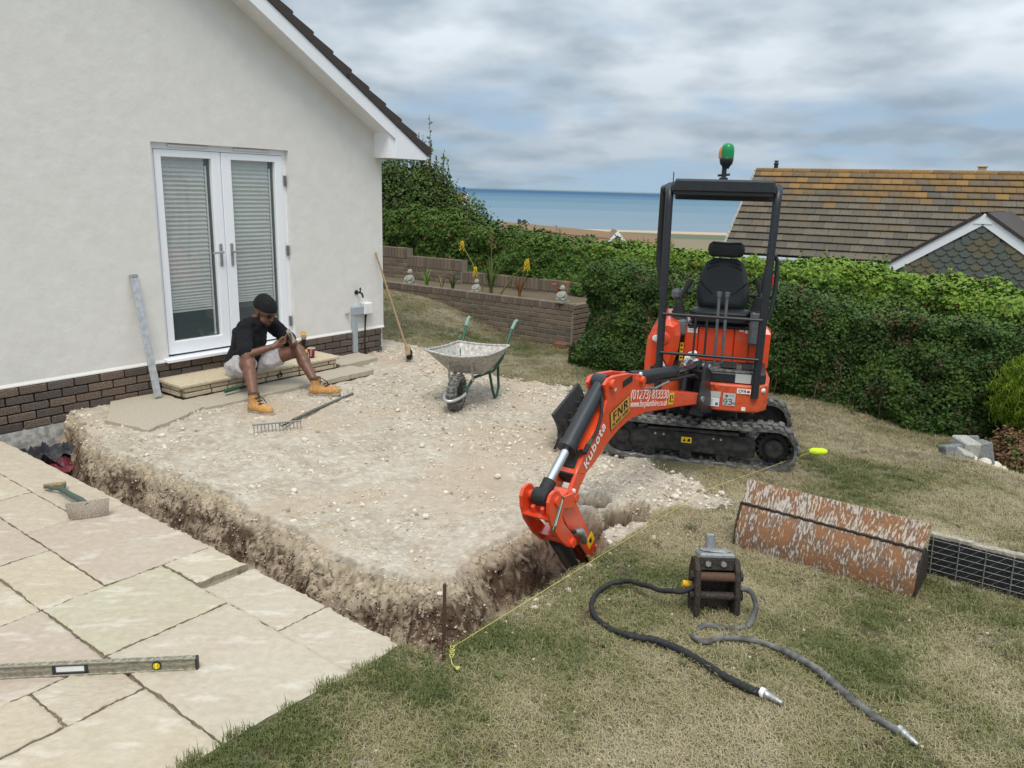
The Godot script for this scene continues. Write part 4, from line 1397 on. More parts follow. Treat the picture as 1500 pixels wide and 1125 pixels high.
		b.tube([Vector3(-0.04, 0.55, 0.18) * k, Vector3(-0.2, 0.42, 0.2) * k, Vector3(-0.26, 0.3, 0.08) * k], [0.075 * k, 0.07 * k, 0.06 * k], 8, 7)
		b.tube([Vector3(-0.04, 0.55, -0.18) * k, Vector3(-0.2, 0.42, -0.2) * k, Vector3(-0.26, 0.3, -0.08) * k], [0.075 * k, 0.07 * k, 0.06 * k], 8, 8)
		b.lump(Vector3(-0.14, 0.78, 0) * k, Vector3(0.12, 0.12, 0.14) * k, 6, 1, Basis.IDENTITY, 0.05, 9)
		part("figure", b, M.lichen_ornament, t)
	# border plants
	border_plant("poker_plant", "clump of red hot pokers with yellow flower spikes behind the low wall", Vector3(10.0, 0.33, -8.05), 34, 0.62, lin(84, 104, 52), [[Vector3(-0.02, 0.75, -0.62), Vector3(0.0, 0.1, -0.2)], [Vector3(-0.1, 0.36, -0.26), Vector3(0, 0, -0.16)], [Vector3(0.0, 0.55, 0.72), Vector3(0, 0, 0.2)], [Vector3(0.1, 0.50, 0.62), Vector3(0, 0, 0.18)]], [[Vector3(0.05, 0.98, -0.05), Vector3(0, 0, 0)]])
	border_plant("strap_leaf_plant", "small bright green strap leaved plant beside the left stone figure", Vector3(9.8, 0.33, -9.3), 16, 0.34, lin(92, 122, 48), [], [])
	border_plant("strap_leaf_plant", "dark narrow leaved plant left of the pokers", Vector3(9.85, 0.33, -8.75), 14, 0.36, lin(66, 84, 46), [], [])
	border_plant("strap_leaf_plant", "thin wispy plant in the middle of the raised bed", Vector3(9.9, 0.33, -9.05), 9, 0.3, lin(116, 112, 70), [], [])
	border_plant("strap_leaf_plant", "brown drying stalks right of the pokers", Vector3(10.05, 0.33, -7.5), 20, 0.42, lin(124, 88, 58), [], [])
	border_plant("poppy_plant", "plant with small red flowers near the back brick wall", Vector3(10.4, 0.33, -6.95), 14, 0.4, lin(92, 104, 58), [], [], [Vector3(-0.05, 0.22, -0.1), Vector3(-0.05, 0.27, 0.12), Vector3(-0.02, 0.16, 0.0)])

func border_plant(called: String, label: String, at: Vector3, n: int, len_: float, tone: Color, spikes: Array, dry: Array, dots := []) -> void:
	var t := thing(called, label, "plant", at)
	var r := RandomNumberGenerator.new()
	r.seed = hash(label)
	var b := MB.new()
	for k in n:
		var an := r.randf() * TAU
		var d := Vector3(cos(an), 0, sin(an))
		var l := len_ * r.randf_range(0.7, 1.15)
		var lean := r.randf_range(0.15, 0.55)
		var sd := Vector3(-d.z, 0, d.x) * 0.013
		b.col = tone * r.randf_range(0.7, 1.25)
		var prev := [d * 0.02 - sd, d * 0.02 + sd]
		for q in range(1, 6):
			var f := q / 5.0
			var c := d * (0.02 + l * lean * f * f) + UP * l * (f - lean * 0.45 * f * f)
			var ww := sd * (1.0 - f * 0.9)
			b.quad(prev[0], prev[1], c + ww, c - ww, d + UP)
			prev = [c - ww, c + ww]
	part("leaves", b, M.leaf, t)
	for s in spikes:
		b = MB.new()
		b.col = lin(120, 128, 66)
		var tip: Vector3 = s[0]
		b.tube([s[1], (s[1] as Vector3).lerp(tip, 0.5) + UP * 0.06, tip], 0.009, 6)
		part("stem", b, M.vertex_plain, t)
		b = MB.new()
		b.col = lin(232, 190, 40)
		for k in 22:
			var f := k / 22.0
			var an := k * 2.4
			b.lump(tip + UP * (0.06 - f * 0.15) + Vector3(cos(an), -0.3, sin(an)) * (0.018 + 0.022 * f), Vector3(0.022, 0.036, 0.022), k, 0, Basis.IDENTITY, 0.1)
		part("flower_spike", b, M.vertex_plain, t)
	for s in dry:
		b = MB.new()
		b.col = lin(128, 96, 72)
		b.tube([s[1], s[0]], [0.01, 0.006], 6)
		for k in 14:
			b.lump((s[0] as Vector3) - UP * k * 0.02 + Vector3(sin(k * 2.0), 0, cos(k * 2.0)) * 0.02, Vector3.ONE * 0.03, k, 0)
		part("dry_spike", b, M.vertex_plain, t)
	for s in dots:
		b = MB.new()
		b.col = lin(196, 66, 40)
		for k in 5:
			b.lump(s + Vector3(cos(k * 1.26), 0.2, sin(k * 1.26)) * 0.026, Vector3(0.045, 0.012, 0.045), k, 0, Basis(Vector3(0, 0, 1), 0.5 * sin(k)), 0.15)
		part("flower", b, M.vertex_plain, t)

# ---------------------------------------------------------------- foliage
func leaf_mesh(l: float, w: float, lobed: bool) -> ArrayMesh:
	var b := MB.new()
	if lobed:
		var p := [Vector3(0, 0, 0), Vector3(w * 0.5, -0.02 * l, l * 0.12), Vector3(w * 0.36, 0.05 * l, l * 0.55), Vector3(0, -0.06 * l, l), Vector3(-w * 0.36, 0.05 * l, l * 0.55), Vector3(-w * 0.5, -0.02 * l, l * 0.12)]
		var m := Vector3(0, 0.10 * l, l * 0.42)
		for k in 6:
			b.tri(p[k], p[(k + 1) % 6], m, UP)
	else:
		var m0 := Vector3.ZERO
		var m1 := Vector3(0, 0.08 * l, l * 0.5)
		var m2 := Vector3(0, -0.05 * l, l)
		for s in [-1.0, 1.0]:
			var e := Vector3(s * w * 0.5, 0.16 * l, l * 0.45)
			b.tri(m0, m1, e, UP)
			b.tri(m1, m2, e, UP)
	return b.mesh(M.leaf)

func scatter(called: String, mesh: Mesh, xfs: Array, cols: Array, par: Node) -> MultiMeshInstance3D:
	var mm := MultiMesh.new()
	mm.transform_format = MultiMesh.TRANSFORM_3D
	mm.use_colors = true
	mm.mesh = mesh
	mm.instance_count = xfs.size()
	var buf := PackedFloat32Array()
	buf.resize(xfs.size() * 16)
	var k := 0
	for i in xfs.size():
		var t: Transform3D = xfs[i]
		var b := t.basis
		var o := t.origin
		var c: Color = cols[i]
		buf[k] = b.x.x; buf[k + 1] = b.y.x; buf[k + 2] = b.z.x; buf[k + 3] = o.x
		buf[k + 4] = b.x.y; buf[k + 5] = b.y.y; buf[k + 6] = b.z.y; buf[k + 7] = o.y
		buf[k + 8] = b.x.z; buf[k + 9] = b.y.z; buf[k + 10] = b.z.z; buf[k + 11] = o.z
		buf[k + 12] = c.r; buf[k + 13] = c.g; buf[k + 14] = c.b; buf[k + 15] = 1.0
		k += 16
	mm.buffer = buf
	var o2 := MultiMeshInstance3D.new()
	o2.name = numbered(par, called)
	o2.multimesh = mm
	par.add_child(o2, true)
	o2.set_meta("kind", "stuff")
	return o2

func leaf_basis(n: Vector3, r: RandomNumberGenerator, spread: float, droop: float) -> Basis:
	var y := (n + Vector3(r.randf_range(-1, 1), r.randf_range(-1, 1), r.randf_range(-1, 1)) * spread).normalized()
	var z := Vector3(r.randf_range(-1, 1), -droop + r.randf_range(-0.6, 0.6), r.randf_range(-1, 1))
	z = (z - y * z.dot(y)).normalized()
	return Basis(y.cross(z), y, z)

# path: [x, z, foot, top]; the face towards the camera, the top and a shoulder between them
func hedge_point(path: Array, s: float, v: float, depth: float, sink: float) -> Array:
	var f := clampf(s, 0.0, 0.9999) * (path.size() - 1)
	var i := int(f)
	f -= i
	var a: Array = path[i]
	var b: Array = path[i + 1]
	var p := Vector3(lerpf(a[0], b[0], f), 0, lerpf(a[1], b[1], f))
	var d := Vector3(b[0] - a[0], 0, b[1] - a[1]).normalized()
	var back := Vector3(d.z, 0, -d.x)
	if back.x < 0.0:
		back = -back
	var foot := lerpf(a[2], b[2], f)
	var top := lerpf(a[3], b[3], f)
	var r := 0.16
	var n := Vector3.ZERO
	var q := Vector3.ZERO
	if v < 0.62:
		var u := v / 0.62
		q = p + UP * lerpf(foot, top - r, u) + back * (0.10 * u)
		n = -back + UP * 0.12
	elif v < 0.74:
		var u := (v - 0.62) / 0.12 * PI * 0.5
		q = p + back * (0.10 + r - r * cos(u)) + UP * (top - r + r * sin(u))
		n = -back * cos(u) + UP * sin(u)
	else:
		var u := (v - 0.74) / 0.26
		q = p + back * (0.10 + r + u * depth) + UP * (top - 0.06 * u)
		n = UP
	n = n.normalized()
	var wob := n_big.get_noise_3d(q.x * 1.3, q.y * 1.8, q.z * 1.3) * 0.24 + n_mid.get_noise_3d(q.x * 0.8, q.y, q.z * 0.8) * 0.10
	return [q + n * (wob - sink), n]

func hedge(called: String, label: String, path: Array, depth: float, count: int, lm: Mesh, tone, core: Color, spread := 0.75, droop := 0.5) -> Node3D:
	var mid: Array = path[path.size() / 2]
	var t := thing(called, label, "hedge", Vector3(mid[0], mid[2], mid[1]))
	var o := -t.position
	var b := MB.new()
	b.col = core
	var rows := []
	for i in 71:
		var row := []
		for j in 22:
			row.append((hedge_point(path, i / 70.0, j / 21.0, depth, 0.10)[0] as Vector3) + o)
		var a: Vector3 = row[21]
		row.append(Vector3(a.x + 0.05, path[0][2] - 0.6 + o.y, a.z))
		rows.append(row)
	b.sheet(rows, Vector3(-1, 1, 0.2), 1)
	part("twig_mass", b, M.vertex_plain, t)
	var r := RandomNumberGenerator.new()
	r.seed = hash(called)
	var xfs := []
	var cols := []
	for k in count:
		var v := r.randf()
		v = v * 0.74 if r.randf() < 0.72 else lerpf(0.6, 1.0, v)
		var g := hedge_point(path, r.randf(), v, depth, absf(r.randfn(0.0, 0.045)) - 0.012)
		var n: Vector3 = g[1]
		var p: Vector3 = g[0]
		var gap := n_fine.get_noise_3d(p.x * 0.35, p.y * 0.4, p.z * 0.35)
		if gap < -0.28 and r.randf() < 0.75:
			continue
		var sc := r.randf_range(0.65, 1.2)
		xfs.append(Transform3D(leaf_basis(n, r, spread, droop).scaled_local(Vector3.ONE * sc), p + o))
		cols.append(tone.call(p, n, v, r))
	# stray shoots past the trimmed line
	for k in 150:
		var g := hedge_point(path, r.randf(), r.randf_range(0.5, 0.98), depth, 0.0)
		var p: Vector3 = g[0]
		var d := ((g[1] as Vector3) * 0.6 + Vector3(r.randf_range(-0.6, 0.3), r.randf_range(0.3, 1.0), r.randf_range(-0.6, 0.6))).normalized()
		var ln := r.randf_range(0.06, 0.17)
		for q in 7:
			var f := q / 6.0
			xfs.append(Transform3D(leaf_basis(d, r, 0.9, -0.4).scaled_local(Vector3.ONE * r.randf_range(0.55, 0.9)), p + d * ln * f + o))
			cols.append(tone.call(p + d * ln * f, UP, 0.8, r))
	scatter("leaves", lm, xfs, cols, t)
	return t

func hedges() -> void:
	var ivy_leaf := leaf_mesh(0.057, 0.057, true)
	var ivy_path := [[10.75, -13.2, 0.80, 1.75], [10.8, -11.6, 0.78, 1.60], [10.82, -9.8, 0.52, 1.42], [10.95, -7.7, 0.40, 1.20], [11.1, -6.1, 0.30, 1.16], [11.2, -4.6, 0.0, 1.12], [11.25, -3.4, -0.3, 1.08], [11.3, -2.5, -0.5, 0.97], [11.35, -0.9, -0.6, 0.90], [11.4, 0.8, -0.7, 0.84]]
	hedge("ivy_hedge", "long ivy covered hedge with bright new growth along its top, behind the machine", ivy_path, 1.1, 105000, ivy_leaf, func(p, n, v, r):
		var c := lin(52, 78, 30).lerp(lin(86, 116, 42), r.randf())
		if r.randf() < 0.10:
			c = lin(96, 110, 52)
		var young := smoothstep(0.5, 0.72, v + n_mid.get_noise_3d(p.x, p.y, p.z) * 0.25)
		c = c.lerp(lin(132, 156, 56).lerp(lin(100, 132, 46), r.randf()), young * lerpf(0.15, 0.7, smoothstep(-8.5, -5.0, p.z)))
		c = c * lerpf(0.72, 1.0, smoothstep(-8.5, -5.5, p.z))
		if r.randf() < 0.015:
			c = lin(132, 84, 58)
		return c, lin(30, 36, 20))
	var small_leaf := leaf_mesh(0.047, 0.030, false)
	var front_path := [[8.95, -5.62, -0.28, 0.97], [8.62, -5.42, -0.26, 1.03], [8.52, -4.8, -0.26, 1.05], [8.62, -3.9, -0.26, 0.98], [8.72, -3.0, -0.24, 0.86], [8.85, -2.2, -0.30, 0.83], [9.0, -1.1, -0.42, 0.80], [9.2, -0.3, -0.5, 0.78], [9.45, 0.6, -0.6, 0.78], [9.7, 1.4, -0.6, 0.78]]
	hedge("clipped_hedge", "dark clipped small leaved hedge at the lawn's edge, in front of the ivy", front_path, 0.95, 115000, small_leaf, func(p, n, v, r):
		var c := lin(40, 60, 29).lerp(lin(68, 92, 42), r.randf())
		var q := n_mid.get_noise_3d(p.x * 0.7, p.y * 0.7, p.z * 0.7)
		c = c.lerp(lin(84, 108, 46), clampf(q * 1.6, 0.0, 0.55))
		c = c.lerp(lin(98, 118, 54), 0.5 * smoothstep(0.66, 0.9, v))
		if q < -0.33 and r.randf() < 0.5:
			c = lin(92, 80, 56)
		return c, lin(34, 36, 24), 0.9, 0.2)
	# dead twigs low in the clipped hedge
	var tw := MB.new()
	var r := RandomNumberGenerator.new()
	r.seed = 66
	for k in 26:
		var z := r.randf_range(-5.3, -2.2) if k < 18 else r.randf_range(-2.2, -0.4)
		var x := lerpf(8.58, 8.72, r.randf()) + (0.3 if z > -1.6 else 0.0)
		var y := -0.3 + r.randf() * 0.2
		var pts := [Vector3(x + 0.15, y, z)]
		for q in 4:
			pts.append(pts[q] + Vector3(r.randf_range(-0.07, 0.02), r.randf_range(0.06, 0.17), r.randf_range(-0.1, 0.1)))
		tw.tube(pts, [0.007, 0.006, 0.005, 0.004, 0.003], 5)
	tag(part("hedge_twigs", tw, M.wood_bark, self), "bare grey twigs at the foot of the dark clipped hedge", "twigs", "", "stuff")
	# tall loose bush at the house corner
	tall_bush()
	# feathery green shrub and brown one at the right edge
	var t := thing("feathery_shrub", "bright green feathery shrub at the right edge above the brown bush", "shrub", Vector3(8.95, -0.4, -0.35))
	var xfs := []
	var cols := []
	var fine := leaf_mesh(0.09, 0.012, false)
	for k in 9000:
		var d := Vector3(r.randfn(), r.randfn(), r.randfn()).normalized()
		var p := Vector3(d.x * 0.42, d.y * 0.42, d.z * 0.42) * (0.55 + 0.45 * sqrt(r.randf())) * (1.0 + 0.35 * n_mid.get_noise_3d(d.x, d.y, d.z))
		xfs.append(Transform3D(leaf_basis(Vector3(r.randf_range(-1, 1), 0.3, r.randf_range(-1, 1)), r, 0.6, -1.2), p + Vector3(0, 0.55, 0)))
		cols.append(lin(86, 112, 30).lerp(lin(124, 146, 44), r.randf()))
	scatter("sprays", fine, xfs, cols, t)
	var st := MB.new()
	for k in 5:
		st.tube([Vector3(0, 0, 0), Vector3(sin(k * 1.3) * 0.15, 0.3, cos(k * 1.3) * 0.15), Vector3(sin(k * 1.3) * 0.25, 0.6, cos(k * 1.3) * 0.25)], [0.02, 0.014, 0.008], 6)
	part("stem", st, M.wood_bark, t)
	t = thing("brown_flowered_shrub", "low shrub of faded brown flower heads at the right edge of the lawn", "shrub", Vector3(8.55, -0.46, -0.32))
	xfs = []
	cols = []
	for k in 9000:
		var d := Vector3(r.randfn(), absf(r.randfn()), r.randfn()).normalized()
		var p := Vector3(d.x * 0.34, d.y * 0.40, d.z * 0.40) * (0.8 + 0.2 * sqrt(r.randf())) * (1.0 + 0.4 * n_mid.get_noise_3d(d.x * 0.8, d.y * 0.8, d.z * 0.8))
		xfs.append(Transform3D(leaf_basis(d, r, 0.9, 0.2).scaled_local(Vector3.ONE * r.randf_range(0.6, 1.0)), p))
		var g := n_mid.get_noise_3d(d.x * 1.5, d.y * 1.5, d.z * 1.5) + d.z * -0.35
		cols.append(lin(84, 96, 48).lerp(lin(120, 92, 66), smoothstep(-0.25, 0.05, g)) * r.randf_range(0.75, 1.2))
	scatter("leaves", small_leaf, xfs, cols, t)
	st = MB.new()
	st.col = lin(170, 60, 44)
	st.lump(Vector3(0.0, 0.40, -0.05), Vector3.ONE * 0.05, 3, 1)
	part("red_flower", st, M.vertex_plain, t)
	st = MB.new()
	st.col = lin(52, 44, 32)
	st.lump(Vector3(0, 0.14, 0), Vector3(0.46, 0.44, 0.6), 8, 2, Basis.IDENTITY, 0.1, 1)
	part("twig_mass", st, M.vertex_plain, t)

func tall_bush() -> void:
	var at := Vector3(11.75, 0.9, -11.6)
	var t := thing("tall_bush", "tall loose bush with upright leafy shoots beside the house corner", "bush", at)
	var r := RandomNumberGenerator.new()
	r.seed = 19
	var xfs := []
	var cols := []
	var lm := leaf_mesh(0.095, 0.042, false)
	var blobs := [[Vector3(-0.1, 0.65, -0.3), Vector3(0.8, 0.75, 1.0)], [Vector3(0.0, 1.15, -0.5), Vector3(0.7, 0.6, 0.75)], [Vector3(0.1, 0.75, 0.45), Vector3(0.65, 0.6, 0.65)], [Vector3(0.2, 0.45, 1.1), Vector3(0.55, 0.5, 0.7)], [Vector3(0.15, 1.05, 0.3), Vector3(0.45, 0.45, 0.5)]]
	for k in 15000:
		var bl: Array = blobs[k % blobs.size()]
		var d := Vector3(r.randfn(), r.randfn(), r.randfn()).normalized()
		var p: Vector3 = bl[0] + d * (bl[1] as Vector3) * (0.45 + 0.6 * sqrt(r.randf())) * (1.0 + 0.45 * n_mid.get_noise_3d(d.x * 1.1, d.y * 1.1, d.z * 1.1 + k % 5))
		xfs.append(Transform3D(leaf_basis(d + UP * 0.3, r, 0.9, -0.3).scaled_local(Vector3.ONE * r.randf_range(0.6, 1.15)), p))
		cols.append(lin(46, 66, 32).lerp(lin(88, 108, 48), r.randf()))
	var limbs := MB.new()
	for k in 34:
		var f := k / 34.0
		var base := Vector3(r.randf_range(-0.2, 0.3), lerpf(1.0, 0.7, f), lerpf(-0.9, 0.95, f))
		var hh := lerpf(0.85, 0.7, f) + r.randf_range(0.0, 0.35) + (0.55 if k == 22 else 0.0) + (0.22 if k > 15 and k < 30 else 0.0)
		var tip := base + Vector3(r.randf_range(-0.1, 0.1), hh, r.randf_range(-0.06, 0.16))
		limbs.tube([base - UP * 0.5, base, base.lerp(tip, 0.5) + Vector3(0.02, 0, 0.02), tip], [0.012, 0.01, 0.007, 0.003], 5)
		for q in 46:
			var u := r.randf()
			var p := base.lerp(tip, u)
			var an := r.randf() * TAU
			var d := Vector3(cos(an), 0.6, sin(an)).normalized()
			xfs.append(Transform3D(leaf_basis(d, r, 0.4, -0.8).scaled_local(Vector3.ONE * r.randf_range(0.5, 0.95)), p + d * 0.05 * (1.2 - u)))
			cols.append(lin(70, 88, 40).lerp(lin(112, 128, 56), r.randf()))
	scatter("leaves", lm, xfs, cols, t)
	for k in 5:
		limbs.tube([Vector3(0.1, -0.6, -0.3 + k * 0.15), Vector3(0.05 * k - 0.1, 0.1, -0.5 + k * 0.25), Vector3(0.1, 0.9, -0.8 + k * 0.4)], [0.05, 0.035, 0.015], 7)
	part("limbs", limbs, M.wood_bark, t)
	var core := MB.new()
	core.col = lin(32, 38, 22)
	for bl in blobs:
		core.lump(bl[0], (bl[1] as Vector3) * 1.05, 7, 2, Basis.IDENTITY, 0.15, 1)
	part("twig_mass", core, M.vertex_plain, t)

# ---------------------------------------------------------------- mini excavator; x to its left hand, y up, z to the front
func V2(a: Array) -> PackedVector2Array:
	var o := PackedVector2Array()
	for k in range(0, a.size(), 2):
		o.append(Vector2(a[k], a[k + 1]))
	return o

func sticker(par: Node, called: String, w: float, h: float, xf: Transform3D, m: Material) -> MeshInstance3D:
	var b := MB.new()
	b.box(Vector3.ZERO, Vector3(w, h, 0.0014))
	return put(called, b.mesh(m), par, xf)

func excavator() -> void:
	var t := thing("mini_excavator", "orange mini excavator on rubber tracks with its arm down in the trench", "excavator", Vector3(6.44, -0.2, -2.71), "", atan2(-0.92498844, 0.37999525))
	for side in [1.0, -1.0]:
		track(t, side)
	# undercarriage
	var b := MB.new()
	b.box(Vector3(-0.02, 0.25, 0), Vector3(0.62, 0.16, 0.7), Basis.IDENTITY, 0.03)
	b.cyl(Vector3(-0.02, 0.3, 0), Vector3(-0.02, 0.46, 0), 0.30, 0.30, 24)
	for s in [-1.0, 1.0]:
		b.box(Vector3(-0.82, 0.19, s * 0.2), Vector3(0.85, 0.07, 0.06), Basis(Vector3(0, 0, 1), 0.12), 0.01)
	b.cyl(Vector3(-0.45, 0.26, 0), Vector3(-1.1, 0.24, 0), 0.04)
	part("carriage", b, M.black_dusty, t)
	b = MB.new()
	var rows := []
	for k in 9:
		var f := k / 8.0
		var y := 0.01 + f * 0.31
		var x := -1.24 - 0.05 * sin(f * PI) * -1.0 - 0.03 * f
		rows.append([Vector3(x, y, -0.60), Vector3(x, y, 0.60)])
	b.sheet(rows, Vector3(-1, 0, 0), 2)
	var rows2 := []
	for q in rows:
		rows2.append([q[0] + Vector3(0.025, 0, 0), q[1] + Vector3(0.025, 0, 0)])
	b.sheet(rows2, Vector3(1, 0, 0), 3)
	for e in [0, 1]:
		for k in 8:
			b.quad(rows[k][e], rows[k + 1][e], rows2[k + 1][e], rows2[k][e], Vector3(0, 0, e * 2.0 - 1.0))
	b.quad(rows[8][0], rows[8][1], rows2[8][1], rows2[8][0], UP)
	for s in [-0.45, -0.2, 0.2, 0.45]:
		b.box(Vector3(-1.20, 0.14, s), Vector3(0.07, 0.2, 0.02))
	part("dozer_blade", b, M.black_dusty, t)
	# lower body skirt: round tail, notch for the boom bracket at the front
	var plan := V2([-0.02, 0.36, 0.0, 0.49, 0.10, 0.515, 0.32, 0.51, 0.43, 0.475, 0.495, 0.38, 0.52, 0.1, 0.50, -0.28, 0.36, -0.5, 0.15, -0.6, -0.15, -0.6, -0.36, -0.5, -0.5, -0.28, -0.52, 0.1, -0.5, 0.36, -0.44, 0.45, -0.3, 0.47, -0.22, 0.36])
	var flat := Transform3D(Basis(Vector3(1, 0, 0), Vector3(0, 0, 1), Vector3(0, 1, 0)), Vector3.ZERO)
	b = MB.new()
	b.prism(plan, 0.47, 0.70, flat, 0.014, 2)
	part("skirt", b, M.orange_dusty, t)
	b = MB.new()
	b.prism(V2([-0.0, 0.34, 0.02, 0.475, 0.40, 0.475, 0.47, 0.4, 0.48, -0.2, -0.47, -0.2, -0.47, 0.4, -0.24, 0.42, -0.22, 0.34]), 0.702, 0.785, flat, 0.008)
	b.box(Vector3(-0.13, 0.62, 0.38), Vector3(0.17, 0.3, 0.1), Basis.IDENTITY, 0.01)
	part("floor_frame", b, M.black_paint, t)
	b = MB.new()
	b.box(Vector3(0.1, 0.792, 0.28), Vector3(0.66, 0.012, 0.36), Basis.IDENTITY, 0.004)
	for k in 7:
		b.box(Vector3(0.1, 0.80, 0.14 + k * 0.045), Vector3(0.6, 0.006, 0.01))
	part("floor_mat", b, M.dusty_rubber, t)
	b = MB.new()
	b.box(Vector3(0.17, 0.83, 0.36), Vector3(0.12, 0.02, 0.09), Basis(Vector3(1, 0, 0), 0.4), 0.006)
	b.box(Vector3(0.32, 0.825, 0.37), Vector3(0.09, 0.02, 0.08), Basis(Vector3(1, 0, 0), 0.4), 0.006)
	b.cyl(Vector3(0.17, 0.79, 0.34), Vector3(0.17, 0.83, 0.36), 0.012)
	part("pedal", b, M.black_rubber, t)
	# seat pedestal panels
	for q in [[-0.165, 0.96, 0.09, 0.115, 0.30], [0.045, 0.955, 0.088, 0.295, 0.31], [0.2565, 0.955, 0.09, 0.12, 0.31], [0.37, 0.905, 0.075, 0.10, 0.21]]:
		b = MB.new()
		b.box(Vector3(q[0], q[1], q[2]), Vector3(q[3], q[4], 0.03), Basis.IDENTITY, 0.008)
		part("front_panel", b, M.orange_paint, t)
	b = MB.new()
	b.box(Vector3(0.06, 0.94, -0.03), Vector3(0.66, 0.32, 0.2))
	b.box(Vector3(0.1, 1.105, 0.0), Vector3(0.6, 0.03, 0.24), Basis.IDENTITY, 0.01)
	part("pedestal", b, M.black_paint, t)
	# tall cowl on the machine's right hand, engine hood at the back
	b = MB.new()
	var prof := V2([-0.52, 0.52, -0.525, 0.80, -0.515, 1.0, -0.48, 1.10, -0.42, 1.165, -0.34, 1.175, -0.27, 1.15, -0.245, 1.05, -0.26, 0.9, -0.30, 0.74, -0.32, 0.6, -0.36, 0.52])
	b.prism(prof, -0.38, 0.40, Transform3D.IDENTITY, 0.045, 2)
	part("cowl", b, M.orange_paint, t)
	b = MB.new()
	b.lump(Vector3(-0.40, 1.02, 0.395), Vector3(0.17, 0.13, 0.05), 3, 2, Basis.IDENTITY, 0.0, 2)
	part("lamp_housing", b, M.orange_paint, t)
	b = MB.new()
	b.lump(Vector3(-0.435, 1.02, 0.418), Vector3(0.07, 0.06, 0.02), 3, 2, Basis.IDENTITY, 0.0, 2)
	part("headlight", b, M.sticker_white, t)
	b = MB.new()
	b.prism(V2([-0.5, -0.05, 0.5, -0.05, 0.51, -0.28, 0.37, -0.5, 0.15, -0.6, -0.15, -0.6, -0.37, -0.5, -0.51, -0.28]), 0.705, 1.08, flat, 0.04, 2)
	part("engine_hood", b, M.orange_paint, t)
	# canopy posts
	for s in [-1.0, 1.0]:
		b = MB.new()
		var xo: float = 0.396 * s
		b.tube([Vector3(xo * 0.985, 0.60, 0.495), Vector3(xo, 1.3, 0.495), Vector3(xo * 1.03, 2.13, 0.49), Vector3(xo * 1.035, 2.20, 0.475), Vector3(xo * 1.05, 2.255, 0.42), Vector3(xo * 1.10, 2.262, -0.1)], 0.031, 10)
		part("front_post", b, M.black_paint, t)
		b = MB.new()
		var xr: float = 0.50 if s < 0.0 else 0.43
		xr *= s
		b.tube([Vector3(xo * 1.10, 2.262, -0.1), Vector3(xr * 1.04, 2.24, -0.36), Vector3(xr * 1.05, 2.18, -0.43), Vector3(xr * 1.05, 1.62, -0.44), Vector3(xr * 0.98, 1.42, -0.43), Vector3(xr * 0.90, 1.2, -0.41), Vector3(xr * 0.86, 0.9, -0.38)], 0.034, 10)
		part("rear_post", b, M.black_paint, t)
	b = MB.new()
	b.prism(V2([-0.392, 2.215, 0.392, 2.215, 0.395, 2.265, 0.375, 2.315, -0.36, 2.315, -0.395, 2.265]), -0.42, 0.53, Transform3D.IDENTITY, 0.018)
	b.box(Vector3(0, 2.20, -0.40), Vector3(0.84, 0.10, 0.05), Basis.IDENTITY, 0.01)
	b.box(Vector3(0, 2.215, 0.50), Vector3(0.76, 0.05, 0.03), Basis.IDENTITY, 0.008)
	part("canopy_roof", b, M.black_paint, t)
	b = MB.new()
	b.cyl(Vector3(-0.39, 1.245, 0.53), Vector3(0.39, 1.245, 0.53), 0.013, -1, 8)
	b.cyl(Vector3(-0.39, 0.925, 0.53), Vector3(0.39, 0.925, 0.53), 0.013, -1, 8)
	for x in [-0.124, -0.034]:
		b.cyl(Vector3(x, 0.925, 0.53), Vector3(x, 1.245, 0.53), 0.009, -1, 8)
	part("front_guard", b, M.black_paint, t)
	# hoses clipped to the posts
	b = MB.new()
	b.tube([Vector3(0.435, 1.75, 0.46), Vector3(0.46, 1.7, 0.45), Vector3(0.465, 1.5, 0.45), Vector3(0.45, 1.3, 0.46), Vector3(0.425, 1.25, 0.47)], 0.018, 8)
	part("grab_handle", b, M.black_paint, t)
	b = MB.new()
	b.box(Vector3(0.50, 1.47, -0.40), Vector3(0.05, 0.10, 0.04), Basis.IDENTITY, 0.01)
	part("tail_light", b, M.print_red, t)
	# beacon
	b = MB.new()
	b.box(Vector3(-0.01, 2.325, 0.02), Vector3(0.07, 0.03, 0.07), Basis.IDENTITY, 0.005)
	b.cyl(Vector3(-0.01, 2.32, 0.02), Vector3(-0.01, 2.44, 0.02), 0.02)
	b.cyl(Vector3(-0.06, 2.355, 0.02), Vector3(0.04, 2.365, 0.02), 0.010)
	b.lathe([Vector2(0.025, 2.41), Vector2(0.034, 2.43), Vector2(0.05, 2.45), Vector2(0.056, 2.48), Vector2(0.056, 2.495), Vector2(0.05, 2.5)], 16, Transform3D(Basis.IDENTITY, Vector3(0.0, 0, 0.02)))
	var bc := part("beacon", b, M.black_paint, t)
	b = MB.new()
	b.lathe([Vector2(0.053, 2.495), Vector2(0.054, 2.55), Vector2(0.049, 2.585), Vector2(0.036, 2.606), Vector2(0.018, 2.614), Vector2(0, 2.616)], 20, Transform3D(Basis.IDENTITY, Vector3(0.004, 0, 0.02)))
	part("green_dome", b, M.beacon_green, bc)
	b = MB.new()
	b.lathe([Vector2(0.052, 2.492), Vector2(0.053, 2.54), Vector2(0.046, 2.575), Vector2(0.03, 2.595), Vector2(0, 2.60)], 20, Transform3D(Basis.IDENTITY, Vector3(-0.014, 0, 0.0)))
	part("orange_dome", b, M.beacon_orange, bc)
	b = MB.new()
	b.cyl(Vector3(-0.40, 2.28, 0.3), Vector3(-0.40, 2.37, 0.3), 0.004, -1, 6)
	part("aerial", b, M.black_paint, t)
	seat(t)
	consoles(t)
	front_stickers(t)
	boom(t)
	# white bag stuffed behind the guard
	var bag := MB.new()
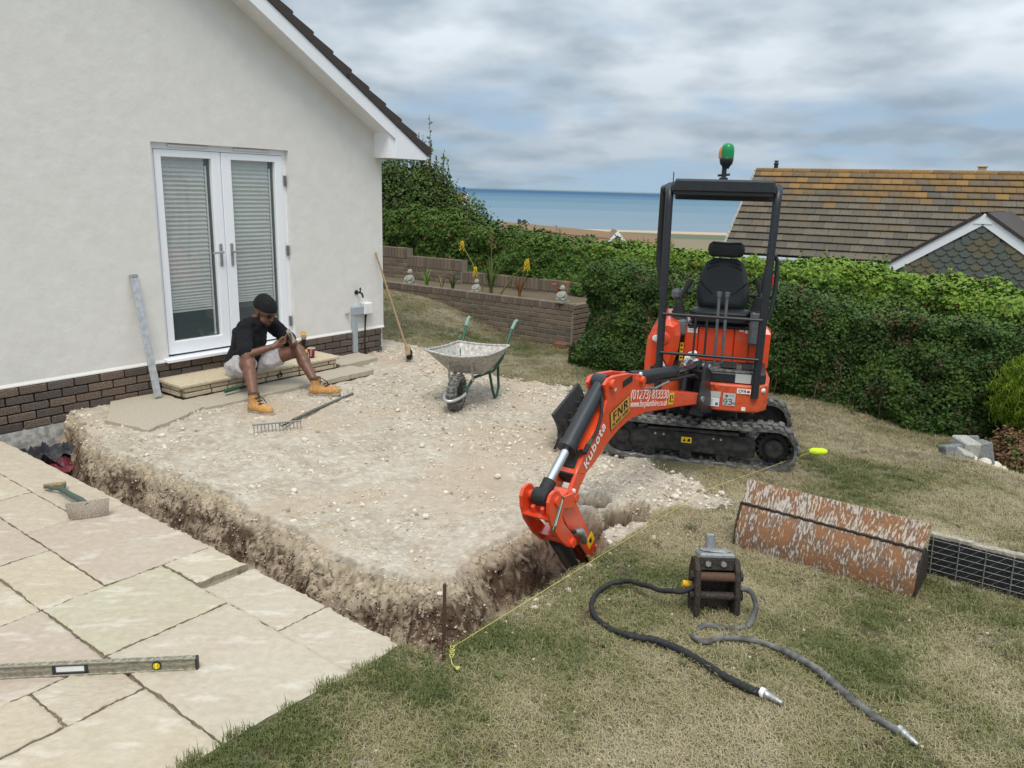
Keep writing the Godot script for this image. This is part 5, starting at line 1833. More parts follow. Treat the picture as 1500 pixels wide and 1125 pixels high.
	for k in 5:
		bag.lump(Vector3(0.02 * sin(k * 2.0), 0.03 + k * 0.022, 0.015 * cos(k * 3.0)), Vector3(0.11 - k * 0.014, 0.06, 0.09), 20 + k, 2, Basis.IDENTITY, 0.16)
	var bo := part("plastic_bag", bag, M.sticker_white, self)
	tag(bo, "crumpled white plastic bag behind the front guard of the orange machine", "bag")
	bo.transform = t.transform * Transform3D(Basis.IDENTITY, Vector3(-0.14, 0.80, 0.44))

func track(t: Node3D, side: float) -> void:
	var zc := 0.435 * side
	var hw := 0.115
	# belt line from the top of the sprocket round to the front idler and back
	var line := []
	var c1 := Vector2(0.583, 0.183)
	var c0 := Vector2(-0.66, 0.170)
	for k in 15:
		var a := PI * 0.5 - PI * k / 14.0
		line.append(c1 + Vector2(cos(a), sin(a)) * 0.158)
	for k in range(1, 16):
		var f := k / 16.0
		line.append(Vector2(lerpf(c1.x, c0.x, f), 0.022 - 0.006 * sin(f * PI * 5.0)))
	for k in 15:
		var a := -PI * 0.5 - PI * k / 14.0
		line.append(c0 + Vector2(cos(a), sin(a)) * 0.148)
	for k in range(1, 16):
		var f := k / 16.0
		line.append(Vector2(lerpf(c0.x, c1.x, f), lerpf(0.318, 0.341, f) - 0.012 * sin(f * PI)))
	var b := MB.new()
	var n := line.size()
	var norm := func(i: int) -> Vector2:
		var d: Vector2 = (line[(i + 1) % n] - line[(i - 1 + n) % n]).normalized()
		return Vector2(-d.y, d.x)
	for i in n:
		var j := (i + 1) % n
		var ni: Vector2 = norm.call(i)
		var nj: Vector2 = norm.call(j)
		var a := Vector3(line[i].x, line[i].y, 0)
		var c := Vector3(line[j].x, line[j].y, 0)
		var oi := Vector3(ni.x, ni.y, 0) * 0.024
		var oj := Vector3(nj.x, nj.y, 0) * 0.024
		var zv := Vector3(0, 0, hw)
		var z0 := Vector3(0, 0, zc)
		b.quad(a + oi - zv + z0, a + oi + zv + z0, c + oj + zv + z0, c + oj - zv + z0, oi, 1)
		b.quad(a - zv + z0, a + zv + z0, c + zv + z0, c - zv + z0, -oi, 2)
		b.quad(a + zv + z0, c + zv + z0, c + oj + zv + z0, a + oi + zv + z0, Vector3(0, 0, 1))
		b.quad(a - zv + z0, c - zv + z0, c + oj - zv + z0, a + oi - zv + z0, Vector3(0, 0, -1))
	# tread blocks, two staggered rows, and the drive lugs inside
	var total := 0.0
	for i in n:
		total += (line[i] as Vector2).distance_to(line[(i + 1) % n])
	var cnt := 42
	var acc := 0.0
	var seg := 0
	for k in cnt * 2:
		var want := total * k / (cnt * 2)
		while acc + (line[seg] as Vector2).distance_to(line[(seg + 1) % n]) < want:
			acc += (line[seg] as Vector2).distance_to(line[(seg + 1) % n])
			seg += 1
		var f: float = (want - acc) / (line[seg] as Vector2).distance_to(line[(seg + 1) % n])
		var p: Vector2 = (line[seg] as Vector2).lerp(line[(seg + 1) % n], f)
		var nn: Vector2 = (norm.call(seg) as Vector2).lerp(norm.call((seg + 1) % n), f).normalized()
		var bx := Basis(Vector3(nn.y, -nn.x, 0), Vector3(nn.x, nn.y, 0), Vector3(0, 0, 1))
		var zo := (0.055 if k % 2 == 0 else -0.055)
		b.box(Vector3(p.x + nn.x * 0.033, p.y + nn.y * 0.033, zc + zo), Vector3(0.052, 0.026, 0.116), bx * Basis(UP, 0.14 if k % 2 == 0 else -0.14), 0.010)
		if k % 2 == 0:
			b.box(Vector3(p.x - nn.x * 0.012, p.y - nn.y * 0.012, zc), Vector3(0.03, 0.03, 0.05), bx, 0.006)
	part("rubber_track", b, M.track_rubber, t)
	b = MB.new()
	b.prism(V2([-0.56, 0.085, -0.60, 0.14, -0.58, 0.235, -0.46, 0.262, 0.36, 0.262, 0.44, 0.22, 0.44, 0.10, 0.38, 0.085]), zc - 0.07, zc + 0.07, Transform3D.IDENTITY, 0.008)
	b.prism(V2([-0.45, 0.262, -0.1, 0.268, 0.3, 0.268, 0.3, 0.30, -0.1, 0.295, -0.45, 0.285]), zc - 0.05, zc + 0.095 * side, Transform3D.IDENTITY, 0.004)
	var fr := part("track_frame", b, M.black_dusty, t)
	for x in [-0.38, -0.31, 0.10, 0.16]:
		b = MB.new()
		b.cyl(Vector3(x, 0.225, zc + 0.07 * side), Vector3(x, 0.225, zc + 0.084 * side), 0.010, -1, 8)
		part("bolt", b, M.steel, fr)
	for x in [-0.42, -0.12, 0.18]:
		b = MB.new()
		b.cyl(Vector3(x, 0.075, zc - 0.08), Vector3(x, 0.075, zc + 0.08), 0.05, -1, 16)
		b.cyl(Vector3(x, 0.075, zc + 0.08 * side), Vector3(x, 0.075, zc + 0.09 * side), 0.014, -1, 8)
		part("track_roller", b, M.black_dusty, t)
	b = MB.new()
	b.cyl(Vector3(-0.66, 0.17, zc - 0.04), Vector3(-0.66, 0.17, zc + 0.04), 0.145, -1, 24)
	b.cyl(Vector3(-0.66, 0.17, zc - 0.06), Vector3(-0.66, 0.17, zc + 0.06), 0.06, -1, 16)
	part("front_idler", b, M.black_dusty, t)
	b = MB.new()
	b.cyl(Vector3(c1.x, c1.y, zc - 0.02), Vector3(c1.x, c1.y, zc + 0.02), 0.118, -1, 28)
	for k in 18:
		var a := TAU * k / 18.0
		b.box(Vector3(c1.x + cos(a) * 0.125, c1.y + sin(a) * 0.125, zc), Vector3(0.03, 0.022, 0.04), Basis(Vector3(0, 0, 1), a), 0.004)
	b.cyl(Vector3(c1.x, c1.y, zc), Vector3(c1.x, c1.y, zc + 0.075 * side), 0.085, 0.076, 24)
	b.cyl(Vector3(c1.x, c1.y, zc), Vector3(c1.x, c1.y, zc + 0.09 * side), 0.066, 0.064, 24)
	b.cyl(Vector3(c1.x, c1.y, zc - 0.03 * side), Vector3(c1.x, c1.y, zc - 0.025 * side), 0.15, -1, 28)
	part("drive_sprocket", b, M.black_dusty, t)
	var s := sticker(t, "warning_sticker", 0.085, 0.05, Transform3D(Basis.IDENTITY, Vector3(-0.12, 0.19, zc + 0.0715 * side)), M.sticker_yellow)
	b = MB.new()
	b.prism(V2([-0.03, -0.014, -0.004, -0.014, -0.017, 0.014]), 0.0008, 0.0016)
	b.prism(V2([0.006, -0.014, 0.032, -0.014, 0.032, 0.012, 0.014, 0.012]), 0.0008, 0.0016)
	part("print", b, M.print_black, s)

func cushion(pts: Array, zf, thick: float) -> MB:
	# closed padded slab: outline in xy, front bulging by zf(p)
	var b := MB.new()
	var c := Vector2.ZERO
	for p in pts:
		c += p
	c /= pts.size()
	var rings := [1.0, 1.0, 0.93, 0.75, 0.45, 0.0]
	var lift := [-1.0, 0.0, 0.55, 0.85, 1.0, 1.0]
	for r in rings.size() - 1:
		for k in pts.size():
			var j := (k + 1) % pts.size()
			var q := []
			for e in [[k, r], [j, r], [j, r + 1], [k, r + 1]]:
				var p: Vector2 = c.lerp(pts[e[0]], rings[e[1]])
				q.append(Vector3(p.x, p.y, zf.call(p) + (lift[e[1]] * thick if e[1] > 0 else -0.07)))
			var out: Vector3 = Vector3(0, 0, 1) + Vector3(q[0].x - c.x, q[0].y - c.y, 0) * 0.01
			if r == 0:
				out = Vector3((q[0].x + q[1].x) * 0.5 - c.x, (q[0].y + q[1].y) * 0.5 - c.y, 0)
			b.quad(q[0], q[1], q[2], q[3], out, 1 if r > 0 else 2)
	return b

func seat(t: Node3D) -> void:
	var at := Vector3(0.065, 0, -0.05)
	var back := []
	for p in [[-0.10, 1.655], [0.10, 1.655], [0.16, 1.62], [0.195, 1.53], [0.225, 1.40], [0.22, 1.30], [0.19, 1.235], [-0.19, 1.235], [-0.22, 1.30], [-0.225, 1.40], [-0.195, 1.53], [-0.16, 1.62]]:
		back.append(Vector2(p[0], p[1]))
	var fz := func(p: Vector2) -> float: return -0.12 - (p.y - 1.24) * 0.22 + absf(p.x) * 0.22
	var b := cushion(back, fz, 0.035)
	var m := put("seat_back", b.mesh(M.vinyl), t, Transform3D(Basis.IDENTITY, at))
	b = MB.new()
	var z := func(x: float, y: float) -> Vector3: return Vector3(x, y, fz.call(Vector2(x, y)) + 0.033)
	b.tube([z.call(-0.20, 1.46), z.call(-0.12, 1.38), z.call(-0.03, 1.30), z.call(0.03, 1.30), z.call(0.12, 1.38), z.call(0.20, 1.46)], 0.006, 6)
	b.tube([z.call(-0.15, 1.565), z.call(-0.08, 1.595), z.call(0.0, 1.60), z.call(0.08, 1.595), z.call(0.15, 1.565)], 0.006, 6)
	b.tube([z.call(-0.13, 1.61), z.call(-0.05, 1.63), z.call(0.0, 1.625), z.call(0.05, 1.63), z.call(0.13, 1.61)], 0.005, 6)
	part("seam", b, M.black_rubber, m)
	var hr := []
	for p in [[-0.12, 1.80], [0, 1.795], [0.12, 1.80], [0.15, 1.775], [0.158, 1.73], [0.145, 1.685], [0.12, 1.668], [-0.12, 1.668], [-0.145, 1.685], [-0.158, 1.73], [-0.15, 1.775]]:
		hr.append(Vector2(p[0], p[1]))
	put("headrest", cushion(hr, func(p): return -0.22 + absf(p.x) * 0.18, 0.03).mesh(M.vinyl), t, Transform3D(Basis.IDENTITY, at))
	b = MB.new()
	for s in [-0.05, 0.05]:
		b.cyl(Vector3(s, 1.6, -0.25), Vector3(s, 1.7, -0.25), 0.008)
	put("headrest_post", b.mesh(M.steel), t, Transform3D(Basis.IDENTITY, at))
	var cu := []
	for p in [[-0.24, -0.16], [0.24, -0.16], [0.255, 0.0], [0.25, 0.15], [0.2, 0.21], [-0.2, 0.21], [-0.25, 0.15], [-0.255, 0.0]]:
		cu.append(Vector2(p[0], -p[1]))
	b = cushion(cu, func(p): return absf(p.x) * 0.12 - p.y * 0.06, 0.04)
	put("seat_cushion", b.mesh(M.vinyl), t, Transform3D(Basis(Vector3(1, 0, 0), Vector3(0, 0, -1), Vector3(0, 1, 0)), at + Vector3(0, 1.185, 0.0)))

func consoles(t: Node3D) -> void:
	for c in [[-0.275, 1.02, 1.165, 1.30, Vector3(-0.285, 1.31, 0.15), Vector3(-0.205, 1.49, 0.10)], [0.375, 0.98, 1.265, 1.375, Vector3(0.37, 1.38, 0.12), Vector3(0.335, 1.53, 0.10)]]:
		var b := MB.new()
		b.box(Vector3(c[0], (c[1] + c[2]) * 0.5, 0.1), Vector3(0.135, c[2] - c[1], 0.26), Basis.IDENTITY, 0.02)
		part("console", b, M.grey_plastic, t)
		b = MB.new()
		var p := []
		for k in 11:
			var f := k / 10.0
			p.append(Vector2(lerpf(0.068, 0.032, f) + (0.007 if k % 2 == 0 else -0.004), lerpf(c[2], c[3], f)))
		p.append(Vector2(0, c[3] + 0.004))
		b.lathe(p, 14, Transform3D(Basis.IDENTITY, Vector3(c[0] - 0.01, 0, 0.15)))
		part("lever_boot", b, M.black_rubber, t)
		b = MB.new()
		var a: Vector3 = c[4]
		var e: Vector3 = c[5]
		b.tube([a - UP * 0.03, a.lerp(e, 0.3), a.lerp(e, 0.55), a.lerp(e, 0.85), e], [0.014, 0.014, 0.022, 0.026, 0.018], 10)
		part("control_lever", b, M.black_rubber, t)
		b = MB.new()
		b.cyl(Vector3(c[0] - 0.09 * signf(c[0]) * -1.0, 1.375, -0.02), Vector3(c[0] + 0.09 * signf(c[0]) * -1.0, 1.37, -0.02), 0.016)
		b.box(Vector3(c[0], 1.36, -0.08), Vector3(0.06, 0.05, 0.2), Basis.IDENTITY, 0.02)
		part("armrest", b, M.black_paint, t)
	for x in [0.046, 0.108]:
		var b := MB.new()
		b.tube([Vector3(x + 0.004, 0.80, 0.33), Vector3(x, 1.1, 0.35), Vector3(x - 0.004, 1.40, 0.36)], 0.0125, 8)
		b.tube([Vector3(x - 0.004, 1.39, 0.36), Vector3(x - 0.004, 1.43, 0.36)], [0.017, 0.022], 10)
		part("travel_lever", b, M.grey_plastic, t)
	var b := MB.new()
	b.box(Vector3(-0.315, 1.36, 0.08), Vector3(0.09, 0.10, 0.07), Basis.IDENTITY, 0.03)
	part("throttle_housing", b, M.grey_plastic, t)

func front_stickers(t: Node3D) -> void:
	var z := 0.5165
	var I := Basis.IDENTITY
	var s := sticker(t, "white_label", 0.115, 0.048, Transform3D(I, Vector3(0.066, 0.61, z + 0.001)), M.sticker_grey)
	s = sticker(t, "white_label", 0.108, 0.075, Transform3D(I, Vector3(0.064, 0.545, z)), M.sticker_white)
	var b := MB.new()
	for k in 5:
		b.box(Vector3(-0.02, 0.02 - k * 0.011, 0.001), Vector3(0.05 - 0.008 * (k % 2), 0.003, 0.001))
	b.box(Vector3(0.034, -0.016, 0.001), Vector3(0.022, 0.022, 0.001))
	part("print", b, M.print_blue, s)
	s = sticker(t, "noise_label", 0.098, 0.105, Transform3D(I, Vector3(0.193, 0.575, z)), M.sticker_grey)
	words("lettering", "93", 0.05, Transform3D(I, Vector3(-0.008, -0.02, 0.0015)), M.print_black, s)
	words("lettering", "dB", 0.018, Transform3D(I, Vector3(0.036, -0.03, 0.0015)), M.print_black, s)
	b = MB.new()
	b.lathe([Vector2(0.012, 0), Vector2(0.012, 0.001), Vector2(0, 0.001)], 12, Transform3D(Basis(Vector3(1, 0, 0), PI / 2), Vector3(-0.02, 0.03, 0.0008)))
	b.box(Vector3(0.02, 0.033, 0.001), Vector3(0.04, 0.004, 0.001))
	part("print", b, M.grey_plastic, s)
	s = sticker(t, "rounded_label", 0.108, 0.042, Transform3D(Basis(UP, 0.0), Vector3(0.303, 0.653, z - 0.001)), M.sticker_white)
	words("lettering", "CPA", 0.024, Transform3D(I, Vector3(-0.012, 0.0, 0.0012)), M.print_black, s, "Droid Sans", true)
	b = MB.new()
	b.lathe([Vector2(0.012, 0), Vector2(0.012, 0.001), Vector2(0, 0.001)], 12, Transform3D(Basis(Vector3(1, 0, 0), PI / 2), Vector3(0.036, 0.0, 0.0008)))
	part("print", b, M.print_red, s)
	b = MB.new()
	b.lathe([Vector2(0.0, 0), Vector2(0.022, 0), Vector2(0.022, 0.0012), Vector2(0, 0.0012)], 16, Transform3D(Basis(UP, 0.6) * Basis(Vector3(1, 0, 0), PI / 2), Vector3(0.457, 0.655, 0.447)))
	part("round_label", b, M.sticker_white, t)
	sticker(t, "small_label", 0.032, 0.032, Transform3D(I, Vector3(0.312, 0.505, z - 0.001)), M.sticker_white)
	sticker(t, "floor_label", 0.125, 0.075, Transform3D(I, Vector3(0.29, 0.748, 0.477)), M.sticker_grey)
	b = MB.new()
	b.tube([Vector3(0.085, 0.672, 0.512), Vector3(0.085, 0.672, 0.519)], 0.014, 12)
	part("key_lock", b, M.orange_dusty, t)
	# labels on the seat panels and cowl
	s = sticker(t, "white_label", 0.085, 0.055, Transform3D(I, Vector3(-0.155, 1.065, 0.1065)), M.sticker_white)
	b = MB.new()
	b.box(Vector3(0, 0.017, 0.001), Vector3(0.075, 0.012, 0.001))
	b.box(Vector3(0, -0.006, 0.001), Vector3(0.07, 0.003, 0.001))
	part("print", b, M.print_black, s)
	sticker(t, "small_label", 0.04, 0.016, Transform3D(I, Vector3(0.252, 1.08, 0.1065)), M.sticker_white)
	sticker(t, "small_label", 0.024, 0.026, Transform3D(I, Vector3(0.292, 1.075, 0.1065)), M.sticker_white)
	b = MB.new()
	b.prism(V2([-0.105, -0.06, 0.105, -0.06, 0, 0.115]), 0, 0.0015)
	var tri := put("triangle_sticker", b.mesh(M.print_black), t, Transform3D(I, Vector3(-0.385, 0.765, 0.4005)))
	b = MB.new()
	b.prism(V2([-0.085, -0.05, 0.085, -0.05, 0, 0.094]), 0.001, 0.0024)
	part("white_field", b, M.sticker_white, tri)
	words("lettering", "CSG", 0.05, Transform3D(I, Vector3(0, -0.022, 0.003)), M.print_black, tri, "Droid Sans", true)
	var f := sticker(t, "yellow_label", 0.03, 0.16, Transform3D(Basis(UP, 0.3), Vector3(-0.235, 0.87, 0.14)), M.sticker_yellow)
	b = MB.new()
	for k in 4:
		b.box(Vector3(0, 0.055 - k * 0.036, 0.001), Vector3(0.018, 0.016, 0.001))
	part("print", b, M.print_black, f)

func boom(t: Node3D) -> void:
	var bb := Vector3(-0.29237, 0, 0.95630)
	var nn := Vector3(0.95630, 0, 0.29237)
	var P := Vector3(-0.1, 0, 0.72)
	var X := Transform3D(Basis(bb, UP, -nn), P)          # outline plane; z < 0 is the side towards the camera
	var at := func(s: float, y: float, o := 0.0) -> Vector3: return P + bb * s + UP * y + nn * o
	# swing bracket
	var b := MB.new()
	for o in [[-0.085, -0.055], [0.055, 0.085]]:
		b.prism(V2([-0.301, 0.428, 0.002, 0.5, 0.071, 0.603, 0.06, 0.662, 0.013, 0.68, -0.033, 0.869, -0.103, 0.902, -0.173, 0.865, -0.196, 0.693]), o[0], o[1], X, 0.008)
	b.prism(V2([-0.348, 0.426, -0.138, 0.434, -0.184, 0.794, -0.348, 0.789]), -0.06, 0.06, X, 0.01)
	part("swing_bracket", b, M.black_paint, t)
	b = MB.new()
	b.cyl(at.call(-0.103, 0.862, -0.1), at.call(-0.103, 0.862, 0.1), 0.022)
	part("pin", b, M.grey_iron, t)
	b = MB.new()
	b.cyl(at.call(0.007, 0.617, -0.1), at.call(0.007, 0.617, 0.1), 0.026)
	part("pin", b, M.grey_iron, t)
	# boom
	b = MB.new()
	b.prism(V2([-0.045, 0.583, -0.05, 0.628, -0.01, 0.66, 0.065, 0.674, 0.51, 0.778, 1.135, 0.915, 1.402, 0.966, 1.618, 0.977, 1.735, 0.952, 1.829, 0.888, 1.955, 0.792, 2.087, 0.655, 2.121, 0.617, 1.99, 0.575, 1.867, 0.615, 1.717, 0.688, 1.556, 0.739, 1.364, 0.769, 1.107, 0.753, 0.485, 0.654, 0.117, 0.589, 0.025, 0.571]), -0.065, 0.065, X, 0.008)
	var bo := part("boom", b, M.orange_paint, t)
	for o in [[-0.0665, -0.045], [0.045, 0.0665]]:
		b = MB.new()
		b.prism(V2([1.107, 0.894, 1.19, 0.963, 1.206, 1.019, 1.239, 1.049, 1.297, 1.056, 1.454, 1.093, 1.672, 1.116, 1.751, 1.116, 1.805, 1.084, 1.778, 1.035, 1.762, 0.982, 1.81, 0.887, 1.671, 0.912, 1.348, 0.911]), o[0], o[1], X, 0.006)
		part("top_lug", b, M.orange_paint, bo)
		b = MB.new()
		b.prism(V2([1.99, 0.578, 2.116, 0.621, 2.184, 0.543, 2.21, 0.501, 2.194, 0.458, 2.153, 0.444, 2.111, 0.459, 2.053, 0.524]), o[0], o[1] , X, 0.006)
		part("fork_plate", b, M.orange_paint, bo)
	b = MB.new()
	b.box(at.call(1.467, 1.041, 0.0672), Vector3(0.15, 0.045, 0.003), Basis(-bb, UP, nn) * Basis(Vector3(0, 0, 1), 0.1), 0.0014)
	b.box(at.call(2.062, 0.684, 0.0), Vector3(0.12, 0.012, 0.085), Basis(bb, UP, -nn) * Basis(Vector3(0, 0, 1), -0.82), 0.004)
	b.prism(V2([2.053, 0.524, 2.126, 0.584, 2.132, 0.612, 1.99, 0.674, 1.969, 0.577]), -0.05, 0.05, X)
	part("recess_shade_patch", b, M.black_rubber, bo)  # shade inside the boom openings, put in as solid black pieces
	b = MB.new()
	b.cyl(at.call(1.713, 1.072, -0.09), at.call(1.713, 1.072, 0.09), 0.03)
	part("pin", b, M.orange_paint, bo)
	b = MB.new()
	b.cyl(at.call(1.252, 1.01, -0.095), at.call(1.252, 1.01, 0.095), 0.026)
	part("pin", b, M.orange_paint, bo)
	b = MB.new()
	b.cyl(at.call(2.157, 0.49, -0.1), at.call(2.157, 0.49, 0.1), 0.026)
	part("pin", b, M.orange_paint, bo)
	for q in [[1.671, 1.032], [2.153, 0.528], [1.272, 1.055]]:
		b = MB.new()
		b.cyl(at.call(q[0], q[1], 0.066), at.call(q[0], q[1], 0.080), 0.012, -1, 10)
		part("grease_cap", b, M.print_white, bo)
	# boom cylinder along the top
	b = MB.new()
	b.cyl(at.call(1.206, 1.004), at.call(0.46, 0.909), 0.045, -1, 18)
	b.cyl(at.call(1.293, 1.016), at.call(1.184, 1.002), 0.05, -1, 14)
	b.cyl(at.call(0.505, 0.915), at.call(0.46, 0.909), 0.05, -1, 18)
	var bc := part("boom_cylinder", b, M.black_paint, t)
	b = MB.new()
	b.cyl(at.call(0.483, 0.912), at.call(-0.056, 0.866), 0.024, -1, 12)
	part("rod", b, M.chrome, bc)
	b = MB.new()
	b.cyl(at.call(-0.033, 0.867), at.call(-0.138, 0.858), 0.04, -1, 12)
	part("rod_eye", b, M.black_paint, bc)
	for o in [-0.03, 0.02]:
		b = MB.new()
		b.tube([at.call(-0.114, 0.736, o), at.call(0.14, 0.834, o + 0.03), at.call(0.573, 0.878, o + 0.02), at.call(1.019, 0.94, o), at.call(1.348, 0.994, o), at.call(1.618, 0.997, o)], 0.011, 7)
		part("hose", b, M.black_rubber, bo)
	b = MB.new()
	b.tube([at.call(0.708, 0.892, 0.055), at.call(0.964, 0.895, 0.06), at.call(1.151, 0.935, 0.06)], 0.009, 7)
	part("steel_pipe", b, M.steel, bo)
	# arm cylinder down the front of the boom
	b = MB.new()
	b.cyl(at.call(1.719, 1.067), at.call(2.126, 0.762), 0.05, -1, 20)
	b.cyl(at.call(2.095, 0.786), at.call(2.132, 0.759), 0.056, -1, 20)
	b.cyl(at.call(1.719, 1.072, -0.045), at.call(1.719, 1.072, 0.045), 0.055, -1, 16)
	var ac := part("arm_cylinder", b, M.black_paint, t)
	b = MB.new()
	b.cyl(at.call(2.116, 0.769), at.call(2.335, 0.606), 0.026, -1, 14)
	part("rod", b, M.chrome, ac)
	b = MB.new()
	b.cyl(at.call(2.314, 0.619), at.call(2.397, 0.552), 0.04, -1, 14)
	b.cyl(at.call(2.397, 0.552, -0.045), at.call(2.397, 0.552, 0.045), 0.05, -1, 16)
	part("rod_eye", b, M.black_rubber, ac)
	b = MB.new()
	b.tube([at.call(1.799, 1.016, 0.05), at.call(1.842, 0.917, 0.075), at.call(1.905, 0.823, 0.08), at.call(1.99, 0.759, 0.07)], 0.010, 7)
	b.tube([at.call(1.99, 0.759, 0.07), at.call(2.037, 0.728, 0.072), at.call(2.063, 0.738, 0.06)], 0.016, 8)
	part("hose", b, M.black_rubber, ac)
	b = MB.new()
	b.box(at.call(1.979, 0.773, 0.075), Vector3(0.05, 0.018, 0.02), Basis(bb, UP, -nn) * Basis(Vector3(0, 0, 1), -0.75), 0.004)
	part("green_tag", b, M.sticker_green, ac)
	# arm (dipper): two cheek plates and the box section going down into the trench
	for o in [[-0.095, -0.075], [0.075, 0.095]]:
		b = MB.new()
		b.prism(V2([2.424, 0.62, 2.464, 0.611, 2.49, 0.57, 2.481, 0.503, 2.444, 0.419, 2.336, 0.293, 2.239, 0.215, 2.184, 0.192, 2.147, 0.214, 2.163, 0.257, 2.22, 0.31, 2.288, 0.377, 2.322, 0.436, 2.309, 0.476, 2.252, 0.456, 2.179, 0.438, 2.142, 0.47, 2.153, 0.518, 2.2, 0.539, 2.262, 0.542, 2.324, 0.553, 2.376, 0.608]), o[0], o[1], X, 0.005)
		var pl := part("arm_cheek_plate", b, M.orange_paint, t)
		if o[0] < 0.0:
			var sb := MB.new()
			sb.box(Vector3.ZERO, Vector3(0.042, 0.20, 0.0014))
			var sg := put("green_sticker", sb.mesh(M.sticker_green), pl, Transform3D(Basis(-bb, UP, nn) * Basis(Vector3(0, 0, 1), -0.52), at.call(2.376, 0.466, 0.0958)))
			sb = MB.new()
			sb.box(Vector3(-0.012, 0, 0.001), Vector3(0.003, 0.18, 0.001))
			sb.box(Vector3(0.004, 0.01, 0.001), Vector3(0.012, 0.15, 0.001))
			part("print", sb, M.sticker_white, sg)
	b = MB.new()
	b.prism(V2([2.252, 0.522, 2.189, 0.543, 2.142, 0.527, 2.095, 0.449, 1.711, -0.06, 1.521, -0.27, 1.607, -0.303, 1.842, -0.079, 1.99, 0.073, 2.147, 0.261, 2.252, 0.399, 2.272, 0.476]), -0.058, 0.058, X, 0.006)
	var arm := part("arm", b, M.orange_paint, t)
	for o in [-0.04, 0.02]:
		b = MB.new()
		b.prism(V2([2.417, 0.529, 2.448, 0.502, 2.386, 0.405, 2.355, 0.413]), o, o + 0.02, X)
		part("cross_rib", b, M.orange_paint, arm)
	b = MB.new()
	b.prism(V2([2.471, 0.465, 2.304, 0.458, 2.304, 0.45, 2.469, 0.457]), -0.08, 0.08, X)
	b.prism(V2([2.324, 0.298, 2.2, 0.292, 2.2, 0.285, 2.314, 0.29]), -0.08, 0.08, X)
	part("back_plate", b, M.orange_paint, arm)
	b = MB.new()
	b.cyl(at.call(2.397, 0.552, -0.11), at.call(2.397, 0.552, 0.11), 0.028)
	part("pin", b, M.orange_paint, arm)
	b = MB.new()
	b.cyl(at.call(2.189, 0.225, -0.11), at.call(2.189, 0.225, 0.11), 0.028)
	part("pin", b, M.orange_paint, arm)
	var yl := sticker(arm, "yellow_label", 0.085, 0.085, Transform3D(Basis(-bb, UP, nn) * Basis(Vector3(0, 0, 1), -0.95), at.call(1.868, 0.105, 0.0588)), M.sticker_yellow)
	b = MB.new()
	b.lump(Vector3(0, 0, 0.0), Vector3(0.05, 0.04, 0.003), 5, 1)
	part("print", b, M.print_black, yl)
	for q in [[1.778, 0.033], [1.746, -0.012]]:
		b = MB.new()
		b.cyl(at.call(q[0], q[1], 0.058), at.call(q[0], q[1], 0.066), 0.012, -1, 10)
		part("bolt", b, M.orange_paint, arm)
	b = MB.new()
	b.tube([at.call(2.272, 0.362, 0.0), at.call(2.2, 0.292, 0.05), at.call(2.121, 0.265, 0.085)], 0.012, 8)
	part("hose", b, M.black_rubber, arm)
	b = MB.new()
	b.tube([at.call(2.137, 0.266, 0.085), at.call(2.095, 0.259, 0.10), at.call(2.063, 0.219, 0.10), at.call(1.99, 0.149, 0.08)], [0.018, 0.026, 0.026, 0.018], 9)
	part("coupling", b, M.steel, arm)
	# bucket cylinder in the trench side of the arm
	b = MB.new()
	b.cyl(at.call(2.2, 0.226), at.call(1.884, -0.134), 0.05, -1, 18)
	var uc := part("bucket_cylinder", b, M.black_paint, t)
	b = MB.new()
	b.cyl(at.call(1.895, -0.124), at.call(1.693, -0.337), 0.026, -1, 12)
	part("rod", b, M.chrome, uc)
	b = MB.new()
	b.tube([at.call(2.032, 0.141, 0.05), at.call(1.927, 0.022, 0.06), at.call(1.821, -0.099, 0.05)], 0.012, 8)
	part("hose", b, M.black_rubber, uc)
	# lettering on the side plate
	var T := Basis(-bb, UP, nn)
	var rot := func(s: float, y: float, a: float, o := 0.0685) -> Transform3D: return Transform3D(T * Basis(Vector3(0, 0, 1), a), at.call(s, y, o))
	words("lettering", "(01273) 813330", 0.062, (rot.call(1.058, 0.871, -0.20) as Transform3D).scaled_local(Vector3(1.18, 1, 1)), M.print_white, bo)
	words("lettering", "www.fnrplanthire.co.uk", 0.036, (rot.call(1.069, 0.81, -0.20) as Transform3D).scaled_local(Vector3(1.28, 1.1, 1)), M.print_white, bo)
	var fn := MB.new()
	fn.box(Vector3.ZERO, Vector3(0.285, 0.125, 0.0014))
	var plate := put("name_panel", fn.mesh(M.print_black), bo, rot.call(1.555, 0.858, 0.22))
	fn = MB.new()
	fn.box(Vector3(0, 0, 0.0008), Vector3(0.275, 0.116, 0.0014))
	part("amber_field", fn, M.sticker_amber, plate)
	words("lettering", "FNR", 0.058, Transform3D(Basis.IDENTITY.scaled(Vector3(1.45, 1, 1)), Vector3(0, 0.016, 0.0018)), M.print_black, plate, "Droid Sans", true)
	words("lettering", "PLANT HIRE", 0.024, Transform3D(Basis.IDENTITY.scaled(Vector3(1.3, 1, 1)), Vector3(0, -0.036, 0.0018)), M.print_black, plate, "Droid Sans", true)
	words("lettering", "Kubota", 0.062, (rot.call(1.897, 0.732, 0.70) as Transform3D).scaled_local(Vector3(1.1, 1, 1)), M.print_white, bo, "Droid Sans", true)
	var yb := sticker(bo, "yellow_label", 0.10, 0.085, rot.call(0.657, 0.757, -0.17), M.sticker_yellow)
	b = MB.new()
	b.box(Vector3(-0.02, 0, 0.001), Vector3(0.024, 0.055, 0.001))
	b.box(Vector3(0.022, 0.012, 0.001), Vector3(0.02, 0.03, 0.001))
	b.box(Vector3(0.022, -0.022, 0.001), Vector3(0.026, 0.016, 0.001))
	part("print", b, M.print_black, yb)

